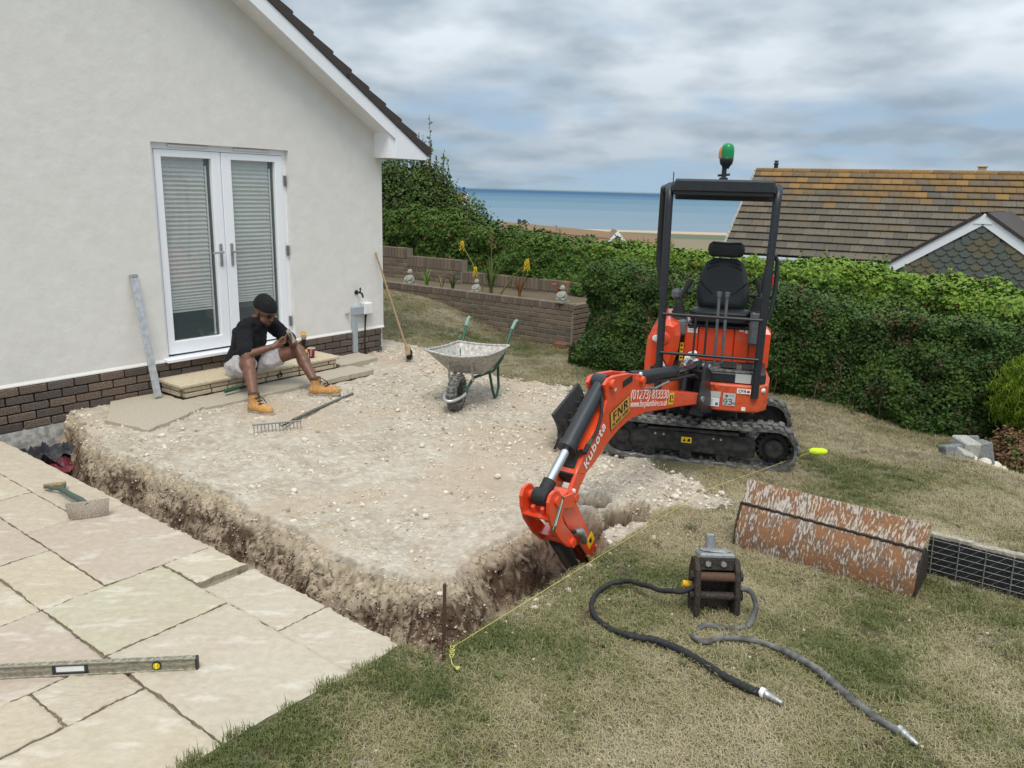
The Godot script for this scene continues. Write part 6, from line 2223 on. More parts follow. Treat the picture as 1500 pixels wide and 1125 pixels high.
# ---------------------------------------------------------------- smooth bodies: tapered capsules joined in a field, meshed as surface nets
# bones: [a, b, ra, rb, (blend)] ; cut: Callable(p) -> float, positive removes
func body_mesh(bones: Array, cell: float, m: Material, cut = null, wrinkle := 0.0) -> ArrayMesh:
	var lo := Vector3.ONE * 1e9
	var hi := -lo
	for b in bones:
		var r: float = maxf(b[2], b[3]) + cell * 3.0
		for e in 2:
			lo = lo.min(b[e] - Vector3.ONE * r)
			hi = hi.max(b[e] + Vector3.ONE * r)
	var n := Vector3i(((hi - lo) / cell).ceil()) + Vector3i.ONE
	var f := PackedFloat32Array()
	f.resize(n.x * n.y * n.z)
	f.fill(1.0)
	for b in bones:
		var a: Vector3 = b[0]
		var d: Vector3 = b[1] - b[0]
		var ra: float = b[2]
		var rb: float = b[3]
		var k: float = b[4] if b.size() > 4 else 0.03
		var reach := maxf(ra, rb) + maxf(k, cell * 2.5)
		var p0 := Vector3i((((b[0] as Vector3).min(b[1]) - Vector3.ONE * reach - lo) / cell).floor()).clamp(Vector3i.ZERO, n - Vector3i.ONE)
		var p1 := Vector3i((((b[0] as Vector3).max(b[1]) + Vector3.ONE * reach - lo) / cell).ceil()).clamp(Vector3i.ZERO, n - Vector3i.ONE)
		var dd := maxf(d.length_squared(), 1e-9)
		for z in range(p0.z, p1.z + 1):
			for y in range(p0.y, p1.y + 1):
				var i := (z * n.y + y) * n.x + p0.x
				for x in range(p0.x, p1.x + 1):
					var q := lo + Vector3(x, y, z) * cell - a
					var t := clampf(q.dot(d) / dd, 0.0, 1.0)
					var v := (q - d * t).length() - lerpf(ra, rb, t)
					var o := f[i]
					var h := maxf(k - absf(o - v), 0.0)
					f[i] = minf(o, v) - h * h / (4.0 * k)
					i += 1
	if (cut != null) or wrinkle > 0.0:
		for z in n.z:
			for y in n.y:
				for x in n.x:
					var i := (z * n.y + y) * n.x + x
					if absf(f[i]) < cell * 4.0 or ((cut != null) and f[i] < 0.0):
						var p := lo + Vector3(x, y, z) * cell
						if wrinkle > 0.0:
							f[i] += (n_mid.get_noise_3d(p.x * 1.6, p.y * 2.4, p.z * 1.6) + 0.5 * n_mid.get_noise_3d(p.x * 4.0, p.y * 2.5, p.z * 4.0)) * wrinkle
						if (cut != null):
							f[i] = maxf(f[i], cut.call(p))
	var id := PackedInt32Array()
	id.resize(n.x * n.y * n.z)
	id.fill(-1)
	var vs := PackedVector3Array()
	var ns := PackedVector3Array()
	var sx := 1
	var sy := n.x
	var sz := n.x * n.y
	var corner := [0, sx, sy, sx + sy, sz, sx + sz, sy + sz, sx + sy + sz]
	var ed := [[0, 1], [2, 3], [4, 5], [6, 7], [0, 2], [1, 3], [4, 6], [5, 7], [0, 4], [1, 5], [2, 6], [3, 7]]
	for z in n.z - 1:
		for y in n.y - 1:
			for x in n.x - 1:
				var i := z * sz + y * sy + x
				var inside := 0
				for c in corner:
					if f[i + c] < 0.0:
						inside += 1
				if inside == 0 or inside == 8:
					continue
				var sum := Vector3.ZERO
				var cnt := 0
				for e in ed:
					var a := f[i + corner[e[0]]]
					var b := f[i + corner[e[1]]]
					if (a < 0.0) != (b < 0.0):
						var t := a / (a - b)
						var pa := Vector3(e[0] & 1, (e[0] >> 1) & 1, e[0] >> 2)
						var pb := Vector3(e[1] & 1, (e[1] >> 1) & 1, e[1] >> 2)
						sum += pa.lerp(pb, t)
						cnt += 1
				id[i] = vs.size()
				vs.append(lo + (Vector3(x, y, z) + sum / cnt) * cell)
				var g := Vector3(f[i + sx] - f[i] + f[i + sx + sy + sz] - f[i + sy + sz], f[i + sy] - f[i] + f[i + sx + sy + sz] - f[i + sx + sz], f[i + sz] - f[i] + f[i + sx + sy + sz] - f[i + sx + sy])
				ns.append(g.normalized())
	var idx := PackedInt32Array()
	for z in range(1, n.z - 1):
		for y in range(1, n.y - 1):
			for x in range(1, n.x - 1):
				var i := z * sz + y * sy + x
				for ax in 3:
					var st: int = [sx, sy, sz][ax]
					var a := f[i] < 0.0
					if a == (f[i + st] < 0.0):
						continue
					var u: int = [sy, sz, sx][ax]
					var w: int = [sz, sx, sy][ax]
					var q := [id[i], id[i - u], id[i - u - w], id[i - w]]
					if q.min() < 0:
						continue
					if a:
						idx.append_array([q[0], q[1], q[2], q[0], q[2], q[3]])
					else:
						idx.append_array([q[0], q[2], q[1], q[0], q[3], q[2]])
	# orient by the gradient
	for k in range(0, idx.size(), 3):
		var a := vs[idx[k]]
		var b := vs[idx[k + 1]]
		var c := vs[idx[k + 2]]
		if (c - a).cross(b - a).dot(ns[idx[k]] + ns[idx[k + 1]] + ns[idx[k + 2]]) < 0.0:
			var s := idx[k + 1]
			idx[k + 1] = idx[k + 2]
			idx[k + 2] = s
	var ar := []
	ar.resize(Mesh.ARRAY_MAX)
	ar[Mesh.ARRAY_VERTEX] = vs
	ar[Mesh.ARRAY_NORMAL] = ns
	ar[Mesh.ARRAY_INDEX] = idx
	var out := ArrayMesh.new()
	out.add_surface_from_arrays(Mesh.PRIMITIVE_TRIANGLES, ar)
	out.surface_set_material(0, m)
	return out

func finger(root: Vector3, dir: Vector3, bend: Vector3, l: float, r: float, curl: float) -> Array:
	var out := []
	var p := root
	var d := dir
	for k in 3:
		var ll: float = l * [0.44, 0.32, 0.24][k]
		var q := p + d * ll
		out.append([p, q, r * (1.0 - 0.08 * k), r * (0.93 - 0.09 * k), 0.006])
		p = q
		d = (d + bend * curl).normalized()
	return out

func seated_person() -> void:
	var t := thing("person", "seated person in dark t-shirt, pale shorts, black cap and tan boots holding a phone", "person", Vector3(4.48, -0.02, -6.72))
	var o := -t.position
	var pelvis := Vector3(4.48, 0.235, -6.76)
	var chest := Vector3(4.50, 0.52, -6.66)
	var neck := Vector3(4.515, 0.695, -6.585)
	var shr := Vector3(4.385, 0.635, -6.56)
	var shl := Vector3(4.735, 0.625, -6.625)
	var elr := Vector3(4.255, 0.410, -6.385)
	var wrr := Vector3(4.505, 0.475, -6.285)
	var ell := Vector3(4.865, 0.425, -6.46)
	var wrl := Vector3(4.725, 0.475, -6.30)
	var hipr := Vector3(4.40, 0.225, -6.72)
	var hipl := Vector3(4.57, 0.225, -6.73)
	var knr := Vector3(4.225, 0.345, -6.30)
	var knl := Vector3(4.86, 0.365, -6.38)
	var anr := Vector3(4.075, 0.075, -6.02)
	var anl := Vector3(4.82, 0.075, -6.07)
	var head := Vector3(4.565, 0.775, -6.50)
	var face := Vector3(0.20, -0.40, 0.86).normalized()
	var ear := face.cross(UP).normalized()          # to the person's right hand side of the face
	var crown := ear.cross(face).normalized()
	var hp := func(r: float, u: float, f: float) -> Vector3: return head + ear * r + crown * u + face * f
	var sh := func(list: Array) -> Array:
		var q := []
		for b in list:
			var c: Array = b.duplicate()
			c[0] = b[0] + o
			c[1] = b[1] + o
			q.append(c)
		return q
	# bare body: limbs, neck, head and hands in one surface
	var bones := [
		[pelvis, chest, 0.125, 0.135, 0.06], [chest, neck - UP * 0.03, 0.13, 0.075, 0.06], [neck - UP * 0.04, head - crown * 0.03, 0.055, 0.054, 0.03],
		[shr, elr, 0.055, 0.043, 0.03], [elr, wrr, 0.043, 0.028, 0.02], [shl, ell, 0.055, 0.043, 0.03], [ell, wrl, 0.043, 0.028, 0.02],
		[hipr, knr, 0.088, 0.058, 0.03], [knr, knr.lerp(anr, 0.3), 0.056, 0.058, 0.03], [knr.lerp(anr, 0.3), anr, 0.057, 0.036, 0.03],
		[hipl, knl, 0.088, 0.058, 0.03], [knl, knl.lerp(anl, 0.3), 0.056, 0.058, 0.03], [knl.lerp(anl, 0.3), anl, 0.057, 0.036, 0.03]]
	var b1 := body_mesh(sh.call(bones), 0.012, M.skin)
	var body := put("body", b1, t)
	var hd := [
		[hp.call(0, 0.035, -0.03), hp.call(0, 0.04, 0.03), 0.085, 0.08, 0.03], [hp.call(0, -0.02, 0.02), hp.call(0, -0.06, 0.055), 0.065, 0.042, 0.03],
		[hp.call(0, -0.085, 0.075), hp.call(0, -0.08, 0.06), 0.024, 0.03, 0.02], [hp.call(-0.035, -0.055, 0.045), hp.call(0.035, -0.055, 0.045), 0.04, 0.04, 0.02],
		[hp.call(0, 0.012, 0.095), hp.call(0, -0.028, 0.112), 0.009, 0.015, 0.012], [hp.call(-0.013, -0.034, 0.100), hp.call(0.013, -0.034, 0.100), 0.010, 0.010, 0.008],
		[hp.call(-0.03, 0.02, 0.085), hp.call(0.03, 0.02, 0.085), 0.016, 0.016, 0.012],
		[hp.call(-0.018, -0.056, 0.094), hp.call(0.018, -0.056, 0.094), 0.009, 0.009, 0.006], [hp.call(-0.015, -0.067, 0.092), hp.call(0.015, -0.067, 0.092), 0.009, 0.009, 0.005],
		[hp.call(0.082, 0.012, -0.01), hp.call(0.084, -0.026, -0.004), 0.014, 0.010, 0.006], [hp.call(-0.082, 0.012, -0.01), hp.call(-0.084, -0.026, -0.004), 0.014, 0.010, 0.006],
		[hp.call(0, -0.06, -0.03), neck - UP * 0.02, 0.052, 0.056, 0.03]]
	put("head", body_mesh(sh.call(hd), 0.0045, M.skin), t)
	# hands round the phone
	var ph := Vector3(4.655, 0.545, -6.245)
	var pd := (ph - wrr).normalized()
	var palm := (Vector3(0.86, 0.38, 0.16)).normalized()
	var hr := [[wrr - pd * 0.02, wrr + palm * 0.035, 0.028, 0.03, 0.015], [wrr + palm * 0.03 + Vector3(0.004, 0.018, 0), wrr + palm * 0.085 + Vector3(0.01, 0.02, 0.0), 0.021, 0.017, 0.012], [wrr + palm * 0.03 - UP * 0.014, wrr + palm * 0.085 - UP * 0.018, 0.021, 0.016, 0.012]]
	for k in 4:
		hr += finger(wrr + palm * 0.088 + Vector3(0.008 - 0.003 * k, 0.028 - 0.017 * k, 0.002 * k), palm, Vector3(-0.1, 0.25, -0.55), 0.082 - 0.007 * absf(k - 1.2), 0.0088, 0.8)
	hr += finger(wrr + palm * 0.04 + Vector3(0.0, 0.026, 0.012), (palm + Vector3(0.1, 0.75, 0.25)).normalized(), palm, 0.066, 0.0100, 0.45)
	put("hand", body_mesh(sh.call(hr), 0.003, M.skin), t)
	var pl := (ph + Vector3(0.02, -0.02, -0.01) - wrl).normalized()
	var hl := [[wrl - pl * 0.02, wrl + pl * 0.03, 0.028, 0.031, 0.015], [wrl + pl * 0.025 + UP * 0.016, wrl + pl * 0.075 + UP * 0.028, 0.022, 0.018, 0.012], [wrl + pl * 0.025 - UP * 0.012, wrl + pl * 0.075 - UP * 0.008, 0.022, 0.017, 0.012]]
	for k in 4:
		hl += finger(wrl + pl * 0.078 + Vector3(0, 0.034 - 0.018 * k, 0.004 * k), (pl + Vector3(0, 0.25, 0.35)).normalized(), Vector3(-0.75, 0.1, 0.2), 0.084 - 0.006 * absf(k - 1.2), 0.0090, 0.75)
	hl += finger(wrl + pl * 0.035 + Vector3(-0.012, 0.03, 0.012), (pl + Vector3(-0.5, 0.9, 0.2)).normalized(), Vector3(-0.4, 0, 0.2), 0.062, 0.0102, 0.4)
	put("hand", body_mesh(sh.call(hl), 0.003, M.skin), t)
	# clothes
	var shirt := [[pelvis + UP * 0.03 - Vector3(0, 0, 0.01), chest, 0.150, 0.158, 0.07], [chest, neck - UP * 0.05, 0.150, 0.088, 0.06], [shr + Vector3(0.10, 0.03, 0), shl + Vector3(-0.10, 0.03, 0), 0.075, 0.075, 0.05],
		[shr, shr.lerp(elr, 0.86), 0.076, 0.074, 0.04], [shl, shl.lerp(ell, 0.80), 0.076, 0.074, 0.04], [pelvis + Vector3(-0.06, 0.0, 0.02), pelvis + Vector3(0.07, 0.0, 0.02), 0.13, 0.13, 0.05]]
	var nk := neck + o
	put("t_shirt", body_mesh(sh.call(shirt), 0.011, M.navy_cloth, func(p): return maxf(0.055 - p.y - 0.03 + (0.10 - o.y * 0.0) , -1.0) if p.y < 0.15 else 0.062 - (p - nk - Vector3(0.02, 0.055, 0.02)).length(), 0.02), t)
	var kr := knr + o
	var hrr := hipr + o
	var kl := knl + o
	var hll := hipl + o
	var shorts := [[pelvis + Vector3(-0.07, -0.02, 0), pelvis + Vector3(0.07, -0.02, 0), 0.118, 0.118, 0.05], [hipr, hipr.lerp(knr, 0.74), 0.112, 0.094, 0.04], [hipl, hipl.lerp(knl, 0.62), 0.112, 0.098, 0.04]]
	put("shorts", body_mesh(sh.call(shorts), 0.011, M.grey_cloth, func(p):
		var d1: float = (p - hrr).dot((kr - hrr).normalized()) - (kr - hrr).length() * 0.74
		var d2: float = (p - hll).dot((kl - hll).normalized()) - (kl - hll).length() * 0.62
		var a: float = d1 if (p - kr).length() < (p - kl).length() else d2
		return maxf(a, 0.14 - p.y + 0.0) if p.y < 0.17 else a, 0.02), t)
	# cap: rolled black beanie
	var cap := [[hp.call(0, 0.055, -0.035), hp.call(0, 0.06, 0.025), 0.096, 0.090, 0.03], [hp.call(0, 0.10, -0.04), hp.call(0, 0.10, 0.0), 0.074, 0.07, 0.04]]
	var hc := head + o
	put("cap", body_mesh(sh.call(cap), 0.006, M.black_cloth, func(p): return 0.035 - (p - hc).dot(crown) - (p - hc).dot(face) * -0.08, 0.006), t)
	var beard := [[hp.call(0.068, -0.03, 0.0), hp.call(0.055, -0.07, 0.04), 0.014, 0.018, 0.015], [hp.call(0.055, -0.07, 0.04), hp.call(0.018, -0.100, 0.080), 0.018, 0.017, 0.015], [hp.call(-0.068, -0.03, 0.0), hp.call(-0.055, -0.07, 0.04), 0.014, 0.018, 0.015], [hp.call(-0.055, -0.07, 0.04), hp.call(-0.018, -0.100, 0.080), 0.018, 0.017, 0.015], [hp.call(0.018, -0.100, 0.080), hp.call(-0.018, -0.100, 0.080), 0.017, 0.017, 0.015], [hp.call(-0.022, -0.043, 0.103), hp.call(0.022, -0.043, 0.103), 0.006, 0.006, 0.005], [hp.call(0.07, 0.03, 0.0), hp.call(0.07, -0.03, 0.0), 0.012, 0.012, 0.01]]
	put("beard", body_mesh(sh.call(beard), 0.005, M.hair, null, 0.006), t)
	var g := MB.new()
	for s in [-1.0, 1.0]:
		var c: Vector3 = hp.call(0.033 * s, 0.016, 0.102) + o
		g.box(c, Vector3(0.056, 0.040, 0.006), Basis(ear, crown, face) * Basis(UP, 0.22 * s), 0.006)
		g.tube([hp.call(0.064 * s, 0.022, 0.088) + o, hp.call(0.086 * s, 0.022, 0.04) + o, hp.call(0.09 * s, 0.02, -0.02) + o], 0.0035, 6)
	g.box(hp.call(0, 0.024, 0.108) + o, Vector3(0.02, 0.006, 0.005), Basis(ear, crown, face))
	part("sunglasses", g, M.lens, t)
	# boots
	for f in [[anr, Vector3(0.12, 0, 0.99)], [anl, Vector3(0.72, 0, 0.70)]]:
		var a: Vector3 = f[0]
		var d: Vector3 = (f[1] as Vector3).normalized()
		var gy := gp(a.x + d.x * 0.06, a.z + d.z * 0.06).y
		var base := Vector3(a.x, gy, a.z) + d * 0.033
		var sl := [[base + UP * 0.022 - d * 0.075, base + UP * 0.02 + d * 0.16, 0.040, 0.047, 0.02]]
		var flo := gy + o.y
		var sole := put("boot_sole", body_mesh(sh.call(sl), 0.006, M.boot_sole, func(p): return maxf(p.y - flo - 0.032, flo - 0.004 - p.y)), t)
		var up := [[base + UP * 0.06 - d * 0.065, base + UP * 0.055 + d * 0.09, 0.042, 0.045, 0.03], [base + UP * 0.05 + d * 0.10, base + UP * 0.048 + d * 0.155, 0.043, 0.042, 0.03], [base + UP * 0.07 - d * 0.035, base + UP * 0.175 - d * 0.035, 0.048, 0.049, 0.03]]
		var bt := put("boot", body_mesh(sh.call(up), 0.006, M.boot_leather, func(p): return maxf(flo + 0.030 - p.y, p.y - flo - 0.185), 0.006), t)
		var lc := MB.new()
		var sd := Vector3(-d.z, 0, d.x)
		for k in 5:
			var c := base + UP * (0.10 + k * 0.021) + d * (0.075 - k * 0.017 - (0.02 if k > 1 else 0.0)) + o
			lc.tube([c - sd * 0.03 - d * 0.02, c + UP * 0.006 + d * 0.004, c + sd * 0.03 - d * 0.02], 0.0045, 6)
		lc.tube([base + o + UP * 0.18 + d * 0.02, base + o + UP * 0.15 + d * 0.07 + sd * 0.02, base + o + UP * 0.11 + d * 0.085 + sd * 0.04], 0.004, 6)
		lc.tube([base + o + UP * 0.18 + d * 0.02, base + o + UP * 0.14 + d * 0.07 - sd * 0.02, base + o + UP * 0.10 + d * 0.09 - sd * 0.035], 0.004, 6)
		part("laces", lc, M.black_cloth, bt)
		var col := MB.new()
		col.tube([base + o + UP * 0.168 - d * 0.035, base + o + UP * 0.19 - d * 0.036], [0.051, 0.050], 16, 1)
		part("padded_collar", col, M.rusty_iron, bt)
	# phone in the hands
	var p := MB.new()
	p.box(Vector3.ZERO, Vector3(0.070, 0.142, 0.010), Basis.IDENTITY, 0.005)
	var pb := part("phone", p, M.lichen_ornament, self)
	pb.transform = Transform3D(Basis(UP, 0.35) * Basis(Vector3(1, 0, 0), -0.35) * Basis(Vector3(0, 0, 1), 0.25), ph + Vector3(0.02, 0.015, 0.002))
	tag(pb, "mobile phone in a patterned case held by the seated person", "phone")
	p = MB.new()
	p.box(Vector3(0, 0, -0.006), Vector3(0.063, 0.132, 0.0014))
	part("screen", p, M.lens, pb)

# ---------------------------------------------------------------- wheelbarrow
func wheelbarrow() -> void:
	# local: -z towards the wheel, +z to the handles
	var at := Vector3(6.06, 0, -5.12)
	at.y = base_height(at.x, at.z) - 0.035
	var t := thing("wheelbarrow", "dusty metal wheelbarrow with green legs and handles, wheel towards the camera", "wheelbarrow", at, "", atan2(0.86, -0.34))
	# wheel centre at z = -0.42
	var w := MB.new()
	var prof := []
	for k in 13:
		var a := TAU * k / 12.0
		prof.append(Vector2(0.140 + cos(a) * 0.048, sin(a) * 0.052))
	w.lathe(prof, 26, Transform3D(Basis(Vector3(0, 0, 1), PI * 0.5), Vector3(0, 0.19, -0.44)))
	for k in 30:
		var a := TAU * k / 30.0
		for s in [-0.025, 0.025]:
			w.box(Vector3(s, 0.19 + cos(a) * 0.184, -0.44 + sin(a) * 0.184), Vector3(0.035, 0.008, 0.018), Basis(Vector3(1, 0, 0), a + 0.0))
	var wh := part("tyre", w, M.dusty_rubber, t)
	w = MB.new()
	w.cyl(Vector3(-0.035, 0.19, -0.44), Vector3(0.035, 0.19, -0.44), 0.10, -1, 20)
	w.cyl(Vector3(-0.11, 0.19, -0.44), Vector3(0.11, 0.19, -0.44), 0.014, -1, 8)
	part("rim", w, M.black_dusty, wh)
	# tray: four flared sheets with a rolled rim
	var b := MB.new()
	var top := [Vector3(-0.33, 0.60, -0.46), Vector3(0.33, 0.60, -0.46), Vector3(0.29, 0.535, 0.40), Vector3(-0.29, 0.535, 0.40)]
	var bot := [Vector3(-0.17, 0.325, -0.16), Vector3(0.17, 0.325, -0.16), Vector3(0.19, 0.335, 0.24), Vector3(-0.19, 0.335, 0.24)]
	var cen := Vector3(0, 0.5, 0)
	for k in 4:
		var j := (k + 1) % 4
		var mid: Vector3 = (top[k] + top[j]) * 0.5 - UP * (0.035 if k == 0 else 0.012)
		var outv: Vector3 = (top[k] + top[j]) * 0.5 - cen
		outv.y = -0.1
		var rows := [[], [], []]
		for q in 9:
			var f := q / 8.0
			var tp: Vector3 = (top[k] as Vector3).lerp(top[j], f) - UP * (0.045 if k == 0 else 0.012) * sin(f * PI)
			var bp: Vector3 = (bot[k] as Vector3).lerp(bot[j], f)
			rows[0].append(tp)
			rows[1].append(tp.lerp(bp, 0.5) + outv.normalized() * 0.012 * sin(f * PI))
			rows[2].append(bp)
		b.sheet(rows, outv, 1)
	b.quad(bot[0], bot[1], bot[2], bot[3], -UP)
	part("tray", b, M.tray_metal, t)
	b = MB.new()
	for k in 4:
		var j := (k + 1) % 4
		var pts := []
		for q in 9:
			var f := q / 8.0
			pts.append((top[k] as Vector3).lerp(top[j], f) - UP * (0.045 if k == 0 else 0.012) * sin(f * PI))
		b.tube(pts, 0.011, 8)
	part("rolled_rim", b, M.tray_metal, t)
	b = MB.new()
	b.lump(Vector3(0, 0.36, 0.02), Vector3(0.34, 0.08, 0.40), 9, 2, Basis.IDENTITY, 0.1, 1)
	part("rubble_in_tray", b, M.chalk_stone, t)
	for s in [-1.0, 1.0]:
		b = MB.new()
		b.tube([Vector3(0.10 * s, 0.30, -0.20), Vector3(0.21 * s, 0.315, 0.10), Vector3(0.235 * s, 0.40, 0.30), Vector3(0.25 * s, 0.52, 0.42), Vector3(0.26 * s, 0.66, 0.56), Vector3(0.27 * s, 0.735, 0.66)], 0.0155, 9)
		b.tube([Vector3(0.085 * s, 0.20, -0.44), Vector3(0.09 * s, 0.24, -0.34), Vector3(0.10 * s, 0.30, -0.2)], 0.015, 8)
		var f := part("frame_tube", b, M.green_paint, t)
		b = MB.new()
		b.tube([Vector3(0.262 * s, 0.675, 0.575), Vector3(0.272 * s, 0.745, 0.675), Vector3(0.275 * s, 0.752, 0.72)], 0.019, 9)
		part("grip", b, M.pale_green, f)
		b = MB.new()
		b.tube([Vector3(0.19 * s, 0.32, 0.02), Vector3(0.21 * s, 0.10, 0.09), Vector3(0.215 * s, 0.015, 0.15), Vector3(0.215 * s, 0.012, 0.22), Vector3(0.215 * s, 0.10, 0.28), Vector3(0.20 * s, 0.33, 0.29)], 0.0145, 9)
		part("leg", b, M.green_paint, t)
		b = MB.new()
		b.box(Vector3(0.125 * s, 0.40, -0.335), Vector3(0.022, 0.24, 0.012), Basis(Vector3(1, 0, 0), -0.25))
		part("brace", b, M.tray_metal, t)
	b = MB.new()
	var hoop := []
	for k in 13:
		var a := PI * k / 12.0
		hoop.append(Vector3(-cos(a) * 0.095, 0.19 - 0.03 * sin(a), -0.44 - sin(a) * 0.235))
	b.tube(hoop, 0.015, 9)
	part("wheel_guard", b, M.galvanised, t)

func along(a: Vector3, b: Vector3, roll := 0.0) -> Basis:      # y axis from a to b
	var y := (b - a).normalized()
	var x := y.cross(UP)
	if x.length() < 0.01:
		x = Vector3.RIGHT
	x = x.normalized()
	return Basis(x, y, x.cross(y)).rotated(y, roll)

# ---------------------------------------------------------------- tools
func hand_tools() -> void:
	# aluminium straightedge against the wall
	var a := Vector3(3.66, 0.02, -6.93)
	var e := Vector3(3.655, 1.14, -7.178)
	var t := thing("straightedge", "long pale aluminium straightedge leaning on the white wall left of the doors", "straightedge", a)
	var b := MB.new()
	var bs := along(a, e)
	var l := a.distance_to(e)
	for q in [[-0.028, 0.02], [0.0, 0.012], [0.028, 0.02]]:
		b.box(bs * Vector3(q[0], l * 0.5, 0), Vector3(0.012 if q[0] != 0.0 else 0.05, l, q[1]), bs, 0.002)
	part("ribbed_bar", b, M.galvanised, t)
	b = MB.new()
	b.box(bs * Vector3(0, l - 0.012, 0.0), Vector3(0.074, 0.03, 0.026), bs, 0.004)
	part("end_cap", b, M.steel, t)
	# broom
	a = Vector3(6.62, 0.075, -6.60)
	e = Vector3(6.665, 1.205, -7.18)
	t = thing("broom", "wooden broom with dark bristles leaning on the house corner", "broom", a)
	b = MB.new()
	b.tube([Vector3.ZERO, (e - a) * 0.5, e - a], [0.0125, 0.0125, 0.0115], 10)
	part("handle", b, M.wood_handle, t)
	b = MB.new()
	var hb := Basis(UP, 0.75) * Basis(Vector3(1, 0, 0), -0.35) * Basis(Vector3(0, 0, 1), 0.10)
	b.box(Vector3(0, 0.0, 0.005), Vector3(0.30, 0.028, 0.06), hb, 0.008)
	part("head", b, M.wood_handle, t)
	b = MB.new()
	var r := RandomNumberGenerator.new()
	r.seed = 3
	for k in 210:
		var p := hb * Vector3(r.randf_range(-0.145, 0.145), -0.012, r.randf_range(-0.026, 0.026)) + Vector3(0, 0, 0.005)
		var q := p + hb * Vector3(r.randf_range(-0.012, 0.012), -0.062, r.randf_range(-0.012, 0.016))
		b.tube([p, q], [0.004, 0.002], 4, 1, false)
	part("bristles", b, M.black_rubber, t).set_meta("kind", "stuff")
	# garden rake lying on the chalk
	a = gp(3.73, -5.32, 0.012)
	e = gp(5.16, -5.93, 0.02)
	t = thing("rake", "garden rake lying on the chalk with its tines upwards near the tan boots", "rake", a)
	b = MB.new()
	var dir := (e - a).normalized()
	var s0 := Vector3(0.14, 0.01, -0.05)
	b.tube([s0 + Vector3(0.02, 0.02, 0.0), s0 + dir * 0.25 + UP * 0.02], [0.007, 0.011], 8)
	part("neck", b, M.worn_iron, t)
	b = MB.new()
	b.tube([s0 + dir * 0.22 + UP * 0.02, s0 + dir * 0.6 + UP * 0.016, e - a], [0.0135, 0.0145, 0.0145], 9)
	part("handle", b, M.grey_wood, t)
	b = MB.new()
	var hd := Vector3(0.875, 0, 0.485)
	b.box(hd * 0.0 + s0 + UP * 0.055 - hd * 0.02, Vector3(0.40, 0.014, 0.012), Basis(hd, UP, hd.cross(UP)), 0.003)
	for k in 14:
		var p := s0 + hd * (-0.21 + k * 0.0293) + UP * 0.052
		b.tube([p, p + UP * -0.03 + hd.cross(UP) * 0.002, p + UP * -0.065 + hd.cross(UP) * 0.012], [0.0045, 0.0042, 0.003], 6)
	b.tube([s0 + UP * 0.025, s0 + UP * 0.055], 0.009, 6)
	part("tined_head", b, M.grey_iron, t)
	# shovel on the paving: the blade's edge towards the camera
	t = thing("shovel", "muddy shovel with a short green D-handle lying on the paving", "shovel", Vector3(1.985, 0.004, -4.69))
	b = MB.new()
	var fw := Vector3(-0.10, 0, 0.99).normalized()     # from grip to blade
	var sd := Vector3(0.90, 0, 0.44).normalized()
	var fb := Vector3(-0.44, 0, 0.90).normalized()
	var rows := []
	for i in 9:
		var f := i / 8.0
		var row := []
		for j in 15:
			var u := j / 7.0 - 1.0
			row.append(sd * u * (0.118 - 0.012 * f) + fb * (0.0 + 0.035 * f + 0.03 * u * u * (1.0 - f) + 0.010 * sin(f * PI)) + UP * (0.098 - 0.088 * f + 0.012 * u * u * (1.0 - f) - 0.010 * (1.0 - u * u) * f + 0.004))
		rows.append(row)
	b.sheet(rows, fb, 1)
	var low := []
	for row in rows:
		var q := []
		for p in row:
			q.append(p - fb * 0.005 - UP * 0.002)
		low.append(q)
	b.sheet(low, -fb, 2)
	for j in 14:
		b.quad(rows[0][j], rows[0][j + 1], low[0][j + 1], low[0][j], UP)
	part("blade", b, M.muddy_blade, t)
	b = MB.new()
	b.tube([fb * 0.01 + UP * 0.075, fw * -0.12 + UP * 0.07, fw * -0.32 + UP * 0.05, fw * -0.50 + UP * 0.035], [0.018, 0.019, 0.017, 0.017], 9)
	b.tube([fw * -0.49 + UP * 0.036, fw * -0.54 + UP * 0.034 + sd * 0.035, fw * -0.60 + UP * 0.032 + sd * 0.055], 0.012, 8)
	b.tube([fw * -0.49 + UP * 0.036, fw * -0.54 + UP * 0.034 - sd * 0.035, fw * -0.60 + UP * 0.032 - sd * 0.055], 0.012, 8)
	part("shaft", b, M.tool_green, t)
	b = MB.new()
	b.tube([fw * -0.60 + UP * 0.032 - sd * 0.065, fw * -0.602 + UP * 0.032, fw * -0.60 + UP * 0.032 + sd * 0.065], 0.017, 9)
	part("grip", b, M.wood_handle, t)
	# spirit level standing on its edge
	a = Vector3(0.62, 0.0, -3.73)
	e = Vector3(1.545, 0.0, -2.79)
	t = thing("spirit_level", "long metal spirit level standing on edge across the paving", "spirit level", a)
	b = MB.new()
	var d := (e - a)
	l = d.length()
	d = d.normalized()
	var nb := Basis(d, UP, d.cross(UP))
	var c := d * l * 0.5
	b.box(c + UP * 0.006, Vector3(l, 0.009, 0.024), nb, 0.002)
	b.box(c + UP * 0.057, Vector3(l, 0.009, 0.024), nb, 0.002)
	b.box(c + UP * 0.0315, Vector3(l, 0.044, 0.012), nb)
	part("bar", b, M.level_bar, t)
	b = MB.new()
	for q in [0.0, l]:
		b.box(d * q + UP * 0.0315, Vector3(0.012, 0.062, 0.027), nb, 0.004)
	part("end_cap", b, M.black_paint, t)
	b = MB.new()
	var zc: Vector3 = nb.z * (1.0 if nb.z.x < 0.0 else -1.0)
	var hx := l - 0.50
	for q in [[0.0, 0.02, 0.14, 0.008], [0.0, -0.014, 0.14, 0.01], [-0.062, 0.002, 0.014, 0.04], [0.062, 0.002, 0.014, 0.04]]:
		b.box(d * (hx + q[0]) + UP * (0.031 + q[1]) + zc * 0.008, Vector3(q[2], q[3], 0.006), nb, 0.002)
